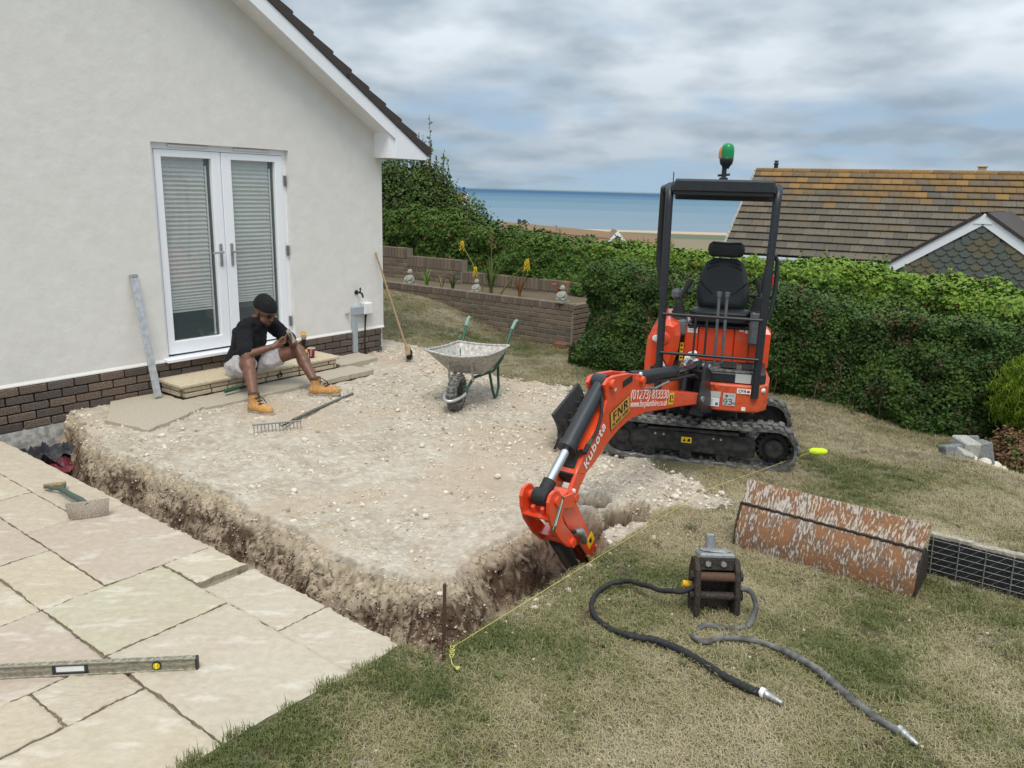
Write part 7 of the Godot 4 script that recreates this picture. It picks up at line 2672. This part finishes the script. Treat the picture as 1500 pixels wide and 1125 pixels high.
	part("hand_slot", b, M.black_paint, t)
	b = MB.new()
	b.box(d * hx + UP * 0.034 + zc * 0.0066, Vector3(0.11, 0.026, 0.002), nb)
	part("slot_opening", b, M.soffit, t)
	b = MB.new()
	b.cyl(d * (l - 0.16) + UP * 0.031 + zc * 0.004, d * (l - 0.16) + UP * 0.031 + zc * 0.0105, 0.019, -1, 18)
	part("vial_ring", b, M.black_paint, t)
	b = MB.new()
	b.cyl(d * (l - 0.16) + UP * 0.031 + zc * 0.004, d * (l - 0.16) + UP * 0.031 + zc * 0.0125, 0.014, -1, 18)
	part("vial_window", b, M.drill_yellow, t)
	b = MB.new()
	b.cyl(d * (l - 0.16) + UP * 0.020 + zc * 0.0135, d * (l - 0.16) + UP * 0.042 + zc * 0.0135, 0.0045, -1, 8)
	part("vial", b, M.vis_yellow, t)
	# cordless drill standing on its battery
	t = thing("cordless_drill", "yellow and black cordless drill standing on the doorstep", "drill", Vector3(5.455, 0.132, -7.06), "", 2.5)
	b = MB.new()
	b.box(Vector3(0, 0.045, 0), Vector3(0.075, 0.04, 0.115), Basis.IDENTITY, 0.01)
	part("battery_base", b, M.drill_yellow, t)
	b = MB.new()
	b.box(Vector3(0, 0.018, 0), Vector3(0.078, 0.032, 0.125), Basis.IDENTITY, 0.008)
	b.tube([Vector3(0, 0.06, 0.0), Vector3(0, 0.12, 0.008), Vector3(0, 0.18, 0.0)], [0.022, 0.02, 0.025], 10)
	b.cyl(Vector3(0, 0.215, 0.055), Vector3(0, 0.215, 0.10), 0.032, -1, 14)
	part("battery_and_grip", b, M.drill_black, t)
	b = MB.new()
	b.cyl(Vector3(0, 0.215, -0.05), Vector3(0, 0.215, 0.06), 0.033, -1, 14)
	part("motor_housing", b, M.drill_yellow, t)
	b = MB.new()
	b.cyl(Vector3(0, 0.215, -0.05), Vector3(0, 0.215, -0.095), 0.026, 0.016, 12)
	b.cyl(Vector3(0, 0.215, -0.09), Vector3(0, 0.215, -0.145), 0.004, -1, 6)
	part("chuck", b, M.steel, t)
	# paper cup
	t = thing("paper_cup", "dark red paper cup on the doorstep beside the drill", "cup", Vector3(5.42, 0.132, -6.885))
	b = MB.new()
	b.lathe([Vector2(0, 0), Vector2(0.028, 0), Vector2(0.038, 0.108), Vector2(0.036, 0.108), Vector2(0.03, 0.03), Vector2(0, 0.03)], 20)
	part("cup_wall", b, M.cup_red, t)
	b = MB.new()
	b.lathe([Vector2(0.0365, 0.104), Vector2(0.0405, 0.104), Vector2(0.0410, 0.110), Vector2(0.0385, 0.113), Vector2(0.036, 0.110)], 20)
	part("rim", b, M.sticker_white, t)
	words("lettering", "COSTA", 0.016, Transform3D(Basis(UP, -0.9) * Basis(Vector3(0, 0, 1), PI * 0.5), Vector3(-0.0275, 0.058, 0.0225)), M.print_white, t, "Droid Serif")
	# white cup behind the knee
	t = thing("white_cup", "small white cup on the doorstep just behind the raised knee", "cup", Vector3(5.22, 0.132, -7.02))
	b = MB.new()
	b.lathe([Vector2(0, 0), Vector2(0.026, 0), Vector2(0.034, 0.10), Vector2(0.032, 0.10), Vector2(0.026, 0.02), Vector2(0, 0.02)], 18)
	part("cup_wall", b, M.sticker_white, t)
	# short tool on the concrete strip
	t = thing("hand_brush", "short dark green handled tool on the concrete strip behind the left boot", "hand tool", Vector3(4.28, 0.04, -6.60))
	b = MB.new()
	b.tube([Vector3(-0.14, 0.005, 0.015), Vector3(-0.05, 0.01, 0.006), Vector3(0.03, 0.006, 0)], [0.02, 0.022, 0.012], 9)
	part("handle", b, M.green_paint, t)
	b = MB.new()
	b.box(Vector3(0.11, 0.0, -0.012), Vector3(0.17, 0.022, 0.034), Basis(UP, 0.08), 0.006)
	part("head", b, M.worn_iron, t)
	# steel stake, line and reel
	t = thing("steel_stake", "rusty steel stake standing in the trench corner", "stake", Vector3(2.515, -0.62, -2.27))
	b = MB.new()
	b.tube([Vector3.ZERO, Vector3(0.0, 0.46, -0.004), Vector3(-0.002, 0.80, 0.002)], [0.009, 0.009, 0.0085], 8)
	part("rod", b, M.rusty_iron, t)
	t = thing("string_line", "taut yellow builder's string along the lawn edge of the trench", "string", Vector3(2.3, 0.05, -2.02))
	b = MB.new()
	var p0 := Vector3(2.30, 0.055, -2.018)
	var p1 := Vector3(4.95, 0.005, -2.0)
	var p2 := Vector3(6.93, -0.17, -1.83)
	var pts := []
	for k in 21:
		pts.append(p0.lerp(p1, k / 20.0) - t.position)
	for k in range(1, 9):
		pts.append(p1.lerp(p2, k / 8.0) - t.position)
	b.tube(pts, 0.0018, 5)
	b.tube([p0 - t.position, Vector3(2.25, 0.06, -1.99) - t.position, Vector3(2.22, 0.07, -1.97) - t.position, Vector3(2.20, 0.05, -1.94) - t.position, Vector3(2.185, 0.055, -1.90) - t.position], 0.0022, 5)
	for k in 3:
		var lp := []
		for q in 11:
			var an := TAU * q / 10.0
			lp.append(Vector3(2.27 - k * 0.025, 0.075, -2.0 + k * 0.02) - t.position + Vector3(cos(an) * 0.013, 0.005 * sin(an * 2.0), sin(an) * 0.008))
		b.tube(lp, 0.002, 5)
	part("string", b, M.string_yellow, t)
	b = MB.new()
	b.lump(Vector3(2.185, 0.06, -1.895) - t.position, Vector3(0.02, 0.016, 0.02), 4, 1)
	part("knot", b, M.string_yellow, t)
	t = thing("line_reel", "bright yellow line reel lying on the grass behind the orange machine", "line reel", Vector3(6.93, base_height(6.93, -1.82) + 0.03, -1.82), "", -0.9)
	b = MB.new()
	b.tube([Vector3(-0.085, 0, 0), Vector3(-0.07, 0, 0), Vector3(-0.05, 0, 0), Vector3(0.02, 0, 0), Vector3(0.06, 0, 0), Vector3(0.075, 0, 0)], [0.014, 0.026, 0.034, 0.033, 0.026, 0.016], 12)
	part("spool", b, M.vis_yellow, t)
	b = MB.new()
	b.tube([Vector3(0.075, 0, 0), Vector3(0.083, 0, 0)], [0.015, 0.010], 10)
	part("nose", b, M.drill_black, t)
	# red and black sheeting left in the trench
	t = thing("crumpled_sheet", "crumpled crimson and black sheeting in the trench below the house wall", "plastic sheet", Vector3(2.55, -0.40, -6.62))
	for q in [[M.crimson_sheet, 0.0, 11, Vector3(0.06, 0.0, 0.02)], [M.dark_sheet, 0.04, 12, Vector3(-0.10, 0.03, -0.12)], [M.dark_sheet, 0.0, 13, Vector3(0.16, 0.06, -0.22)]]:
		b = MB.new()
		rows = []
		for i in 9:
			var row := []
			for j in 11:
				var u := j / 10.0 - 0.5
				var v := i / 8.0 - 0.5
				row.append((q[3] as Vector3) + Vector3(u * 0.38, 0.06 + absf(n_mid.get_noise_3d(u * 1.6, v * 1.6, q[2] * 3.0)) * 0.22 - u * u * 0.25 + q[1], v * 0.34))
			rows.append(row)
		b.sheet(rows, UP, -1)
		part("crimson_fold" if q[0] == M.crimson_sheet else "dark_fold", b, q[0], t)

func gp(x: float, z: float, up := 0.0) -> Vector3:
	var p: Vector3 = ground_point(x, z)[0]
	return Vector3(x, p.y + up, z)

# ---------------------------------------------------------------- things on the lawn
func lawn_things() -> void:
	# wide ditching bucket lying on its mouth
	var t := thing("ditching_bucket", "wide rusty digger bucket splashed with lime lying on the grass", "digger bucket", Vector3(4.25, 0.0, -1.02))
	var z0 := -0.485
	var z1 := 0.475
	var prof := []
	for k in 11:
		var f := k / 10.0
		prof.append(Vector2(-0.062 + 0.055 * f * f + 0.012 * sin(f * PI) * -1.0, 0.262 * f))
	var b := MB.new()
	b.uvs = true
	var rows := []
	for p in prof:
		var row := []
		for j in 25:
			var f := j / 24.0
			row.append(Vector3(p.x - 0.006 * sin(f * PI), p.y + n_fine.get_noise_2d(f * 0.4, p.y * 3.0) * 0.003, lerpf(z0, z1, f)))
		rows.append(row)
	b.sheet(rows, Vector3(-1, 0.2, 0), 1, Vector2(1.0, -0.62))
	part("curved_shell", b, M.rust, t)
	b = MB.new()
	b.uvs = true
	var lip := [Vector2(-0.002, 0.255), Vector2(0.06, 0.385), Vector2(0.078, 0.38), Vector2(0.02, 0.25)]
	b.sheet([[Vector3(lip[0].x, lip[0].y, z0 + 0.0), Vector3(lip[0].x, lip[0].y, z1)], [Vector3(lip[1].x, lip[1].y, z0 - 0.005), Vector3(lip[1].x, lip[1].y, z1 + 0.015)]], Vector3(-1, 0.5, 0), -1, Vector2(1.0, -0.3))
	b.sheet([[Vector3(lip[1].x, lip[1].y, z0 - 0.005), Vector3(lip[1].x, lip[1].y, z1 + 0.015)], [Vector3(lip[2].x, lip[2].y, z0 - 0.005), Vector3(lip[2].x, lip[2].y, z1 + 0.015)]], UP, -1, Vector2(1.0, 0.03))
	b.sheet([[Vector3(lip[2].x, lip[2].y, z0 - 0.005), Vector3(lip[2].x, lip[2].y, z1 + 0.015)], [Vector3(lip[3].x, lip[3].y, z0), Vector3(lip[3].x, lip[3].y, z1)]], Vector3(1, -0.3, 0), -1, Vector2(1.0, 0.3))
	for zz in [[z0 - 0.005, z0, -1.0], [z1 + 0.015, z1, 1.0]]:
		b.quad(Vector3(lip[0].x, lip[0].y, zz[1]), Vector3(lip[1].x, lip[1].y, zz[0]), Vector3(lip[2].x, lip[2].y, zz[0]), Vector3(lip[3].x, lip[3].y, zz[1]), Vector3(0, 0, zz[2]))
	part("cutting_lip", b, M.rust_pale, t)
	b = MB.new()
	var weld := []
	for j in 41:
		weld.append(Vector3(-0.012 + 0.002 * sin(j * 2.3), 0.262 + 0.003 * sin(j * 3.7), lerpf(z0, z1, j / 40.0)))
	b.tube(weld, 0.008, 6)
	part("weld_seam", b, M.worn_iron, t)
	for zz in [z0, z1]:
		b = MB.new()
		var o := PackedVector2Array()
		for p in prof:
			o.append(p)
		o.append(Vector2(0.05, 0.255))
		o.append(Vector2(0.20, 0.16))
		o.append(Vector2(0.24, 0.02))
		o.append(Vector2(0.16, 0.0))
		b.prism(o, zz - 0.008, zz + 0.008)
		part("end_plate", b, M.worn_iron, t)
	# low edging panel: black membrane behind wire, pale kerb on top
	t = thing("garden_edging", "low black edging behind wire mesh with a pale kerb beside the rusty bucket", "edging panel", Vector3(4.52, -0.02, -0.56))
	var L := 2.4
	b = MB.new()
	b.box(Vector3(0.045, 0.125, L * 0.5), Vector3(0.02, 0.23, L))
	part("black_membrane", b, M.black_rubber, t)
	b = MB.new()
	for k in 24:
		b.box(Vector3(0.06, 0.25 + 0.004 * sin(k * 2.1), (k + 0.5) * L / 24), Vector3(0.045, 0.018, L / 24 + 0.001), Basis(UP, 0.004 * sin(k * 1.3)), 0.0)
	part("pale_kerb", b, M.kerb_pale, t)
	b = MB.new()
	b.box(Vector3(0.01, 0.01, L * 0.5), Vector3(0.05, 0.03, L), Basis.IDENTITY, 0.006)
	part("base_board", b, M.kerb_pale, t)
	for k in 20:
		b = MB.new()
		b.cyl(Vector3(0.018, 0.02, 0.03 + k * 0.125), Vector3(0.018, 0.25, 0.02 + k * 0.125), 0.0035, -1, 6)
		part("upright_wire", b, M.steel, t)
	b = MB.new()
	for k in 7:
		b.cyl(Vector3(0.022, 0.03 + k * 0.034, 0.0), Vector3(0.022, 0.03 + k * 0.034, L), 0.0016, -1, 4)
	for k in 40:
		b.cyl(Vector3(0.026, 0.02, k * 0.062 - 0.1), Vector3(0.026, 0.24, k * 0.062 + 0.12), 0.0013, -1, 4)
	part("thin_wire", b, M.steel, t).set_meta("kind", "stuff")
	# hydraulic breaker head with its two hoses
	var at := Vector3(3.30, base_height(3.3, -1.25), -1.25)
	t = thing("hydraulic_attachment", "dark pin bracket with two black hydraulic hoses lying on the grass", "digger attachment", at)
	var bk := Basis(UP, atan2(-0.80, 0.60)) * Basis(Vector3(1, 0, 0), -0.22)       # z to the camera, leaning back
	var X := Transform3D(bk, Vector3(0, 0.0, 0))
	for s in [-1.0, 1.0]:
		b = MB.new()
		var pl := V2([-0.09, -0.01, -0.10, 0.10, -0.085, 0.20, -0.04, 0.265, 0.03, 0.27, 0.06, 0.22, 0.07, 0.10, 0.055, -0.01])
		b.prism(pl, s * 0.094 - 0.013, s * 0.094 + 0.013, X * Transform3D(Basis(Vector3(0, 0, 1), UP, Vector3(-1, 0, 0)), Vector3.ZERO), 0.004)
		part("side_plate", b, M.worn_iron, t)
		b = MB.new()
		for q in [[0.045, 0.185], [0.05, 0.095]]:
			b = MB.new()
			b.cyl(X * Vector3(s * 0.104, q[1], q[0] - 0.03), X * Vector3(s * 0.125, q[1], q[0] - 0.03), 0.024, -1, 10)
			part("pin_boss", b, M.worn_iron, t)
	for q in [[0.185, 0.022], [0.095, 0.020]]:
		b = MB.new()
		b.cyl(X * Vector3(-0.09, q[0], 0.035), X * Vector3(0.09, q[0], 0.035), q[1], -1, 14)
		part("cross_pin", b, M.rusty_iron if q[0] > 0.15 else M.worn_iron, t)
	b = MB.new()
	b.box(X * Vector3(0, 0.242, 0.02), Vector3(0.165, 0.055, 0.03), bk, 0.004)
	b.box(X * Vector3(0, 0.12, -0.06), Vector3(0.165, 0.25, 0.02), bk)
	part("front_plate", b, M.worn_iron, t)
	b = MB.new()
	b.box(X * Vector3(0, 0.283, -0.01), Vector3(0.17, 0.026, 0.10), bk, 0.008)
	b.lump(X * Vector3(0.0, 0.30, -0.015), Vector3(0.15, 0.02, 0.08), 6, 1, bk, 0.2)
	part("dusty_top_plate", b, M.grey_iron, t)
	b = MB.new()
	b.box(X * Vector3(-0.022, 0.335, -0.03), Vector3(0.042, 0.085, 0.03), bk, 0.006)
	part("top_stub", b, M.grey_iron, t)
	for s in [-0.045, 0.028]:
		b = MB.new()
		b.cyl(X * Vector3(s, 0.248, 0.034), X * Vector3(s, 0.248, 0.047), 0.014, -1, 6)
		part("bolt", b, M.grey_iron, t)
	b = MB.new()
	b.cyl(X * Vector3(-0.105, 0.13, -0.02), X * Vector3(-0.15, 0.135, -0.02), 0.018, -1, 8)
	part("brass_fitting", b, M.drill_yellow, t)
	var h1 := [[3.24, -1.33, 0.17], [3.20, -1.40, 0.13], [3.21, -1.52, 0.10], [3.27, -1.66, 0.06], [3.26, -1.76, 0.03], [3.16, -1.80, 0.0], [3.02, -1.76, 0.0], [2.92, -1.68, 0.0], [2.86, -1.57, 0.0], [2.85, -1.45, 0.0], [2.88, -1.33, 0.0], [2.855, -1.172, 0.0], [2.794, -1.021, 0.0], [2.755, -0.89, 0.0], [2.755, -0.808, 0.0]]
	var h2 := [[3.36, -1.17, 0.16], [3.36, -1.11, 0.17], [3.32, -1.06, 0.12], [3.24, -1.07, 0.05], [3.18, -1.14, 0.045], [3.14, -1.22, 0.05], [3.06, -1.25, 0.02], [3.0, -1.21, 0.0], [2.995, -1.16, 0.0], [3.08, -1.10, 0.0], [3.133, -1.0, 0.0], [3.12, -0.853, 0.0], [3.045, -0.685, 0.0], [2.924, -0.521, 0.0], [2.858, -0.39, 0.0], [2.85, -0.335, 0.0]]
	for h in [[h1, Vector2(2.745, -0.735), "print_black"], [h2, Vector2(2.82, -0.275), "x"]]:
		var cv := Curve3D.new()
		var src: Array = h[0]
		for k in src.size():
			var y: float = src[k][2]
			y = (base_height(src[k][0], src[k][1]) + 0.026) if y == 0.0 else y + 0.03
			var p := Vector3(src[k][0], y, src[k][1]) - at
			var tn := Vector3.ZERO
			if k > 0 and k < src.size() - 1:
				tn = Vector3(src[k + 1][0] - src[k - 1][0], 0, src[k + 1][1] - src[k - 1][1]) * 0.17
			cv.add_point(p, -tn, tn)
		cv.bake_interval = 0.012
		var bp := cv.get_baked_points()
		var pts := []
		var rad := []
		for k in bp.size():
			pts.append(bp[k])
			var f := float(k) / bp.size()
			var ribs := 0.0024 if (k / 2) % 2 == 0 else 0.0
			rad.append(0.0125 if f < 0.62 else 0.0150 + ribs)
		b = MB.new()
		b.tube(pts, rad, 10)
		var ho := part("hydraulic_hose", b, M.black_rubber if h[2] != "x" else M.track_rubber, t)
		var e: Vector3 = bp[bp.size() - 1]
		var e2 := Vector3((h[1] as Vector2).x, base_height((h[1] as Vector2).x, (h[1] as Vector2).y) + 0.02, (h[1] as Vector2).y) - at
		b = MB.new()
		b.tube([e, e.lerp(e2, 0.3), e.lerp(e2, 0.32), e.lerp(e2, 0.75), e.lerp(e2, 0.78), e2], [0.017, 0.017, 0.013, 0.013, 0.009, 0.009], 10)
		part("coupling", b, M.steel, ho)
		b = MB.new()
		b.tube([e - (e2 - e) * 0.25, e], [0.0195, 0.0195], 10)
		part("tape", b, M.sticker_white if h[2] != "x" else M.steel, ho)
	# stacked stone blocks by the hedge
	var bl := [["flat grey stone block lowest on the left of the stone pile by the hedge", Vector3(7.98, 0.05, -0.93), Vector3(0.20, 0.10, 0.16), 0.5, "slate_grey"], ["grey stone block leaning in the middle of the stone pile by the hedge", Vector3(8.06, 0.11, -0.83), Vector3(0.24, 0.15, 0.15), 0.7, "stone_grey"], ["dark grey stone block at the back of the stone pile by the hedge", Vector3(8.28, 0.16, -0.83), Vector3(0.18, 0.14, 0.14), 0.4, "slate_grey"], ["tallest grey block on the right of the stone pile by the hedge", Vector3(8.12, 0.10, -0.70), Vector3(0.18, 0.22, 0.14), 0.6, "slate_grey"], ["small pale block at the front of the stone pile by the hedge", Vector3(7.92, 0.04, -0.82), Vector3(0.16, 0.09, 0.12), 0.9, "stone_grey"]]
	for q in bl:
		b = MB.new()
		b.box(Vector3.ZERO, q[2], Basis.IDENTITY, 0.012)
		var s := part("stone_block", b, M[q[4]], self)
		tag(s, q[0], "stone block", "stone blocks piled by the hedge")
		s.transform = Transform3D(Basis(UP, q[3]) * Basis(Vector3(1, 0, 0), 0.25 * sin(q[3] * 9.0)) * Basis(Vector3(0, 0, 1), 0.3 * cos(q[3] * 7.0)), (q[1] as Vector3) + UP * (base_height(q[1].x, q[1].z)))
	for k in 9:
		b = MB.new()
		b.lump(Vector3.ZERO, Vector3(0.13, 0.08, 0.10) * (0.7 + 0.5 * absf(sin(k * 2.2))), 50 + k, 2, Basis.IDENTITY, 0.08)
		var x := 7.95 + k * 0.09
		var z := -0.74 + k * 0.075
		var s := put("edging_cobble", b.mesh(M.chalk_stone), self, Transform3D(Basis(UP, k * 1.1), Vector3(x, base_height(x, z) + 0.02, z)))
		tag(s, "pale rounded cobble edging the shrub bed at the right of the lawn", "cobble", "cobbles edging the shrub bed")

# ---------------------------------------------------------------- loose chalk
func loose_stones() -> void:
	var r := RandomNumberGenerator.new()
	r.seed = 404
	var meshes := []
	for k in 5:
		var b := MB.new()
		b.lump(Vector3.ZERO, Vector3(1.0, 0.62, 0.8), 100 + k, 1, Basis.IDENTITY, 0.22)
		var m := b.mesh()
		meshes.append(m)
	var stone := StandardMaterial3D.new()
	stone.vertex_color_use_as_albedo = true
	stone.roughness = 0.97
	for m in meshes:
		m.surface_set_material(0, stone)
	var names := ["fine_chalk_gravel", "chalk_crumbs", "coarse_chalk_rubble"]
	var labels := ["fine pale gravel strewn over the dug platform", "small chalk crumbs strewn over the platform and trench lip", "coarser chalk rubble strewn round the platform edges and the machine"]
	var counts := [17000, 6500, 1500]
	var sizes := [[0.004, 0.010], [0.008, 0.018], [0.018, 0.038]]
	for c in 3:
		var xfs := []
		var cols := []
		var tries := 0
		while xfs.size() < counts[c] and tries < counts[c] * 6:
			tries += 1
			var x := r.randf_range(2.3, 7.3)
			var z := r.randf_range(-7.25, -1.75)
			if z < -6.38 and x > 3.08 and x < 6.5:
				continue
			var d := chalk_inside(x, z)
			if d < -0.12 or (d < 0.0 and r.randf() < 0.6):
				continue
			var dens := 0.35 + 1.3 * n_mid.get_noise_2d(x * 0.7 + 3.0, z * 0.7)
			if c > 0:
				dens = dens * 0.5 + 0.75 * smoothstep(0.5, 0.0, d) + 0.5 * smoothstep(4.6, 5.0, x) + 0.5 * smoothstep(-6.0, -6.6, z)
				if x > 4.5 and z > -3.3:
					dens += 0.5
			if r.randf() > dens:
				continue
			var g := ground_point(x, z)
			if g[2] > 0.25 and (c == 2 or r.randf() < 0.7):
				continue
			var s := r.randf_range(sizes[c][0], sizes[c][1])
			xfs.append(Transform3D(Basis.from_euler(Vector3(r.randf_range(-0.5, 0.5), r.randf() * TAU, r.randf_range(-0.5, 0.5))).scaled_local(Vector3.ONE * s), (g[0] as Vector3) + UP * s * 0.12))
			cols.append(lin(188, 175, 155).lerp(lin(220, 211, 196), r.randf()) if r.randf() > 0.12 else lin(150, 136, 116))
		tag(scatter(names[c], meshes[c], xfs, cols, self), labels[c], "gravel", "", "stuff")
	# crumbs of soil and chalk that stick out of the trench sides, and chalk bits trodden into the lawn
	var wx := []
	var wc := []
	for k in 52000:
		var x := r.randf_range(2.5, 3.0)
		var z := r.randf_range(-7.0, -2.3)
		if k % 4 == 0:
			x = r.randf_range(2.4, 4.4)
			z = r.randf_range(-2.8, -2.15)
		var g := ground_point(x, z)
		if g[2] < 0.06 or g[2] > 0.9 or (g[2] < 0.3 and r.randf() < 0.7):
			continue
		var p: Vector3 = g[0]
		var s := r.randf_range(0.005, 0.013) * (1.8 if r.randf() < 0.06 else 1.0)
		wx.append(Transform3D(Basis.from_euler(Vector3(r.randf() * 6.0, r.randf() * 6.0, r.randf() * 6.0)).scaled_local(Vector3.ONE * s), p))
		var c := soil_color(p, g[1], g[2]) * r.randf_range(0.72, 1.18)
		wc.append(c if r.randf() > 0.04 else lin(196, 184, 164))
	tag(scatter("trench_crumbs", meshes[2], wx, wc, self), "crumbs of soil and chalk on the trench sides", "soil crumbs", "", "stuff")
	wx = []
	wc = []
	for k in 260:
		var x := r.randf_range(1.6, 8.0)
		var z := r.randf_range(-2.0, 0.1)
		if chalk_inside(x, z) > 0.0 or (r.randf() < 0.6 and absf(z + 1.7) > 0.35):
			continue
		var s := r.randf_range(0.006, 0.016)
		wx.append(Transform3D(Basis(UP, r.randf() * TAU).scaled_local(Vector3.ONE * s), Vector3(x, base_height(x, z) + 0.014, z)))
		wc.append(lin(188, 178, 158))
	tag(scatter("lawn_chalk_bits", meshes[1], wx, wc, self), "small chalk bits dropped on the lawn beside the trench", "gravel", "", "stuff")
	# lumps large enough to point at
	var k := 0
	var spots := [[5.9, -4.8], [4.75, -4.55], [3.55, -3.55], [3.3, -3.25], [3.9, -5.0], [5.7, -6.1], [6.15, -6.35], [6.5, -6.05], [4.9, -2.2], [5.05, -2.45], [4.7, -2.12], [5.15, -2.05], [4.82, -2.45], [3.05, -4.2], [5.2, -4.0], [4.3, -3.4], [6.7, -5.2], [6.75, -4.7], [6.95, -6.6], [6.85, -5.9], [3.2, -6.0], [3.35, -6.05], [2.95, -5.6], [4.1, -2.75], [4.6, -2.85], [5.35, -3.1], [3.6, -4.4], [5.0, -5.2], [4.4, -4.2], [6.3, -5.6]]
	for s in spots:
		for q in 1:
			var x: float = s[0] + r.randf_range(-0.12, 0.12)
			var z: float = s[1] + r.randf_range(-0.12, 0.12)
			var g := ground_point(x, z)
			if g[2] > 0.3:
				continue
			var o := put("chalk_lump", meshes[k % 5], self, Transform3D(Basis(UP, r.randf() * TAU).scaled_local(Vector3.ONE * r.randf_range(0.035, 0.07)), (g[0] as Vector3) + UP * 0.012), M.chalk_stone)
			tag(o, "loose chalk lump lying on the dug platform", "stone", "loose chalk lumps on the platform")
			k += 1

# ---------------------------------------------------------------- grass
func tuft(n: int, seed_: int, flat: float) -> ArrayMesh:
	var b := MB.new()
	var r := RandomNumberGenerator.new()
	r.seed = seed_
	for k in n:
		var an := r.randf() * TAU
		var d := Vector3(cos(an), 0, sin(an))
		var root := Vector3(r.randf_range(-0.5, 0.5), 0, r.randf_range(-0.5, 0.5)) * 0.05
		var l := r.randf_range(0.6, 1.15) * (0.042 if flat < 1.0 else 0.054)
		var lean := r.randf_range(0.3, 1.0) * flat
		var sd := Vector3(-d.z, 0, d.x) * 0.0010
		var m := root + d * l * lean * 0.4 + UP * l * 0.6 * (1.2 - lean * 0.6)
		var tip := root + d * l * lean + UP * l * (1.05 - lean * 0.85)
		var t := r.randf_range(0.75, 1.25)
		b.col = Color(t, t * r.randf_range(0.94, 1.04), t * r.randf_range(0.85, 1.05))
		b.tri(root - sd, root + sd, m + sd, UP + d)
		b.tri(root - sd, m + sd, m - sd, UP + d)
		b.tri(m - sd, m + sd, tip, UP + d)
	return b.mesh(M.blade)

func lawn_grass() -> void:
	var r := RandomNumberGenerator.new()
	r.seed = 99
	var kinds := [tuft(16, 1, 0.75), tuft(14, 2, 1.15), tuft(12, 3, 1.3)]
	var xfs := [[], [], []]
	var cols := [[], [], []]
	# rectangles of lawn with a number of tufts for each square metre
	var zones := [[0.9, 4.6, -2.35, 0.5, 3300.0], [4.4, 7.2, -2.0, 0.4, 1500.0], [7.0, 9.2, -4.5, 0.2, 700.0], [6.7, 9.7, -10.5, -4.0, 600.0], [4.9, 7.3, -2.4, -1.9, 1500.0]]
	for q in zones:
		var n := int((q[1] - q[0]) * (q[3] - q[2]) * q[4])
		for k in n:
			var x := r.randf_range(q[0], q[1])
			var z := r.randf_range(q[2], q[3])
			var d := chalk_inside(x, z)
			var lip := z > -2.07 + 0.03 * sin(x * 7.0) and x < 4.6
			if d > 0.0 and not lip:
				continue
			if x < 2.2 and z < -2.225 + 0.03 * sin(x * 9.0) + 0.025 * sin(x * 31.0):
				continue
			if x > 2.18 and x < 4.2 and z < -2.035:
				continue
			var g := lawn_tone(x, z)
			var bare := n_mid.get_noise_2d(x * 0.9 + 70.0, z * 0.9)
			if bare > 0.36 and r.randf() < 0.85:
				continue
			var y := base_height(x, z)
			if d <= 0.0:
				y += n_mid.get_noise_2d(x * 0.8, z * 0.8) * 0.012
			if r.randf() > 0.45 + 0.5 * n_fine.get_noise_2d(x * 0.5, z * 0.5) + 0.3:
				continue
			var v := clampf(g + r.randf_range(-0.35, 0.35), 0.0, 1.0)
			var c := lin(176, 163, 134).lerp(lin(150, 141, 104), smoothstep(0.0, 0.45, v)).lerp(lin(118, 120, 72), smoothstep(0.4, 0.78, v)).lerp(lin(88, 100, 52), smoothstep(0.78, 1.0, v))
			var kind := 0 if v > 0.6 else (1 if v > 0.3 else 2)
			var lush := 0.0
			if x < 3.0 and z < -1.75 and z > -2.4:
				lush = smoothstep(-1.75, -2.1, z) * smoothstep(3.0, 2.3, x)
			var s := r.randf_range(0.55, 1.05) * (1.0 if q[4] > 900.0 else 1.25) * (0.8 + 0.3 * g) + lush * 0.2 + (0.7 if r.randf() < 0.05 else 0.0)
			xfs[kind].append(Transform3D(Basis(UP, r.randf() * TAU).rotated(Vector3(1, 0, 0), r.randf_range(-0.2, 0.2)).scaled_local(Vector3(1.1, s, 1.1)), Vector3(x, y - 0.004, z)))
			cols[kind].append(c)
	var nm := ["green_grass", "fading_grass", "straw_grass"]
	var lb := ["green grass blades of the lawn, thickest beside the paving", "half dry grass blades of the lawn", "straw coloured dead grass of the lawn"]
	for k in 3:
		tag(scatter(nm[k], kinds[k], xfs[k], cols[k], self), lb[k], "grass", "", "stuff")
	# flat rosettes of broad-leaved weeds
	var wb := MB.new()
	for k in 7:
		var an := TAU * k / 7.0
		var d := Vector3(cos(an), 0, sin(an))
		var sd := Vector3(-d.z, 0, d.x)
		var l := 0.03 + 0.008 * sin(k * 2.3)
		wb.col = Color.WHITE * (0.85 + 0.2 * sin(k * 1.7))
		wb.quad(d * 0.003, d * l * 0.5 + sd * 0.009 + UP * 0.012, d * l + UP * 0.009, d * l * 0.5 - sd * 0.009 + UP * 0.012, UP)
	var wm := wb.mesh(M.blade)
	var wx := []
	var wc := []
	for k in 260:
		var x := r.randf_range(1.0, 7.2)
		var z := r.randf_range(-2.1, 0.4)
		if chalk_inside(x, z) > 0.0 or (x < 2.2 and z < -2.15) or n_mid.get_noise_2d(x * 0.7 + 33.0, z * 0.7) < 0.05:
			continue
		wx.append(Transform3D(Basis(UP, r.randf() * TAU).scaled_local(Vector3.ONE * r.randf_range(0.4, 0.9)), Vector3(x, base_height(x, z) + 0.010, z)))
		wc.append(lin(86, 100, 54).lerp(lin(120, 122, 72), r.randf()))
	tag(scatter("lawn_weeds", wm, wx, wc, self), "flat broad leaved weeds in the lawn", "weeds", "", "stuff")
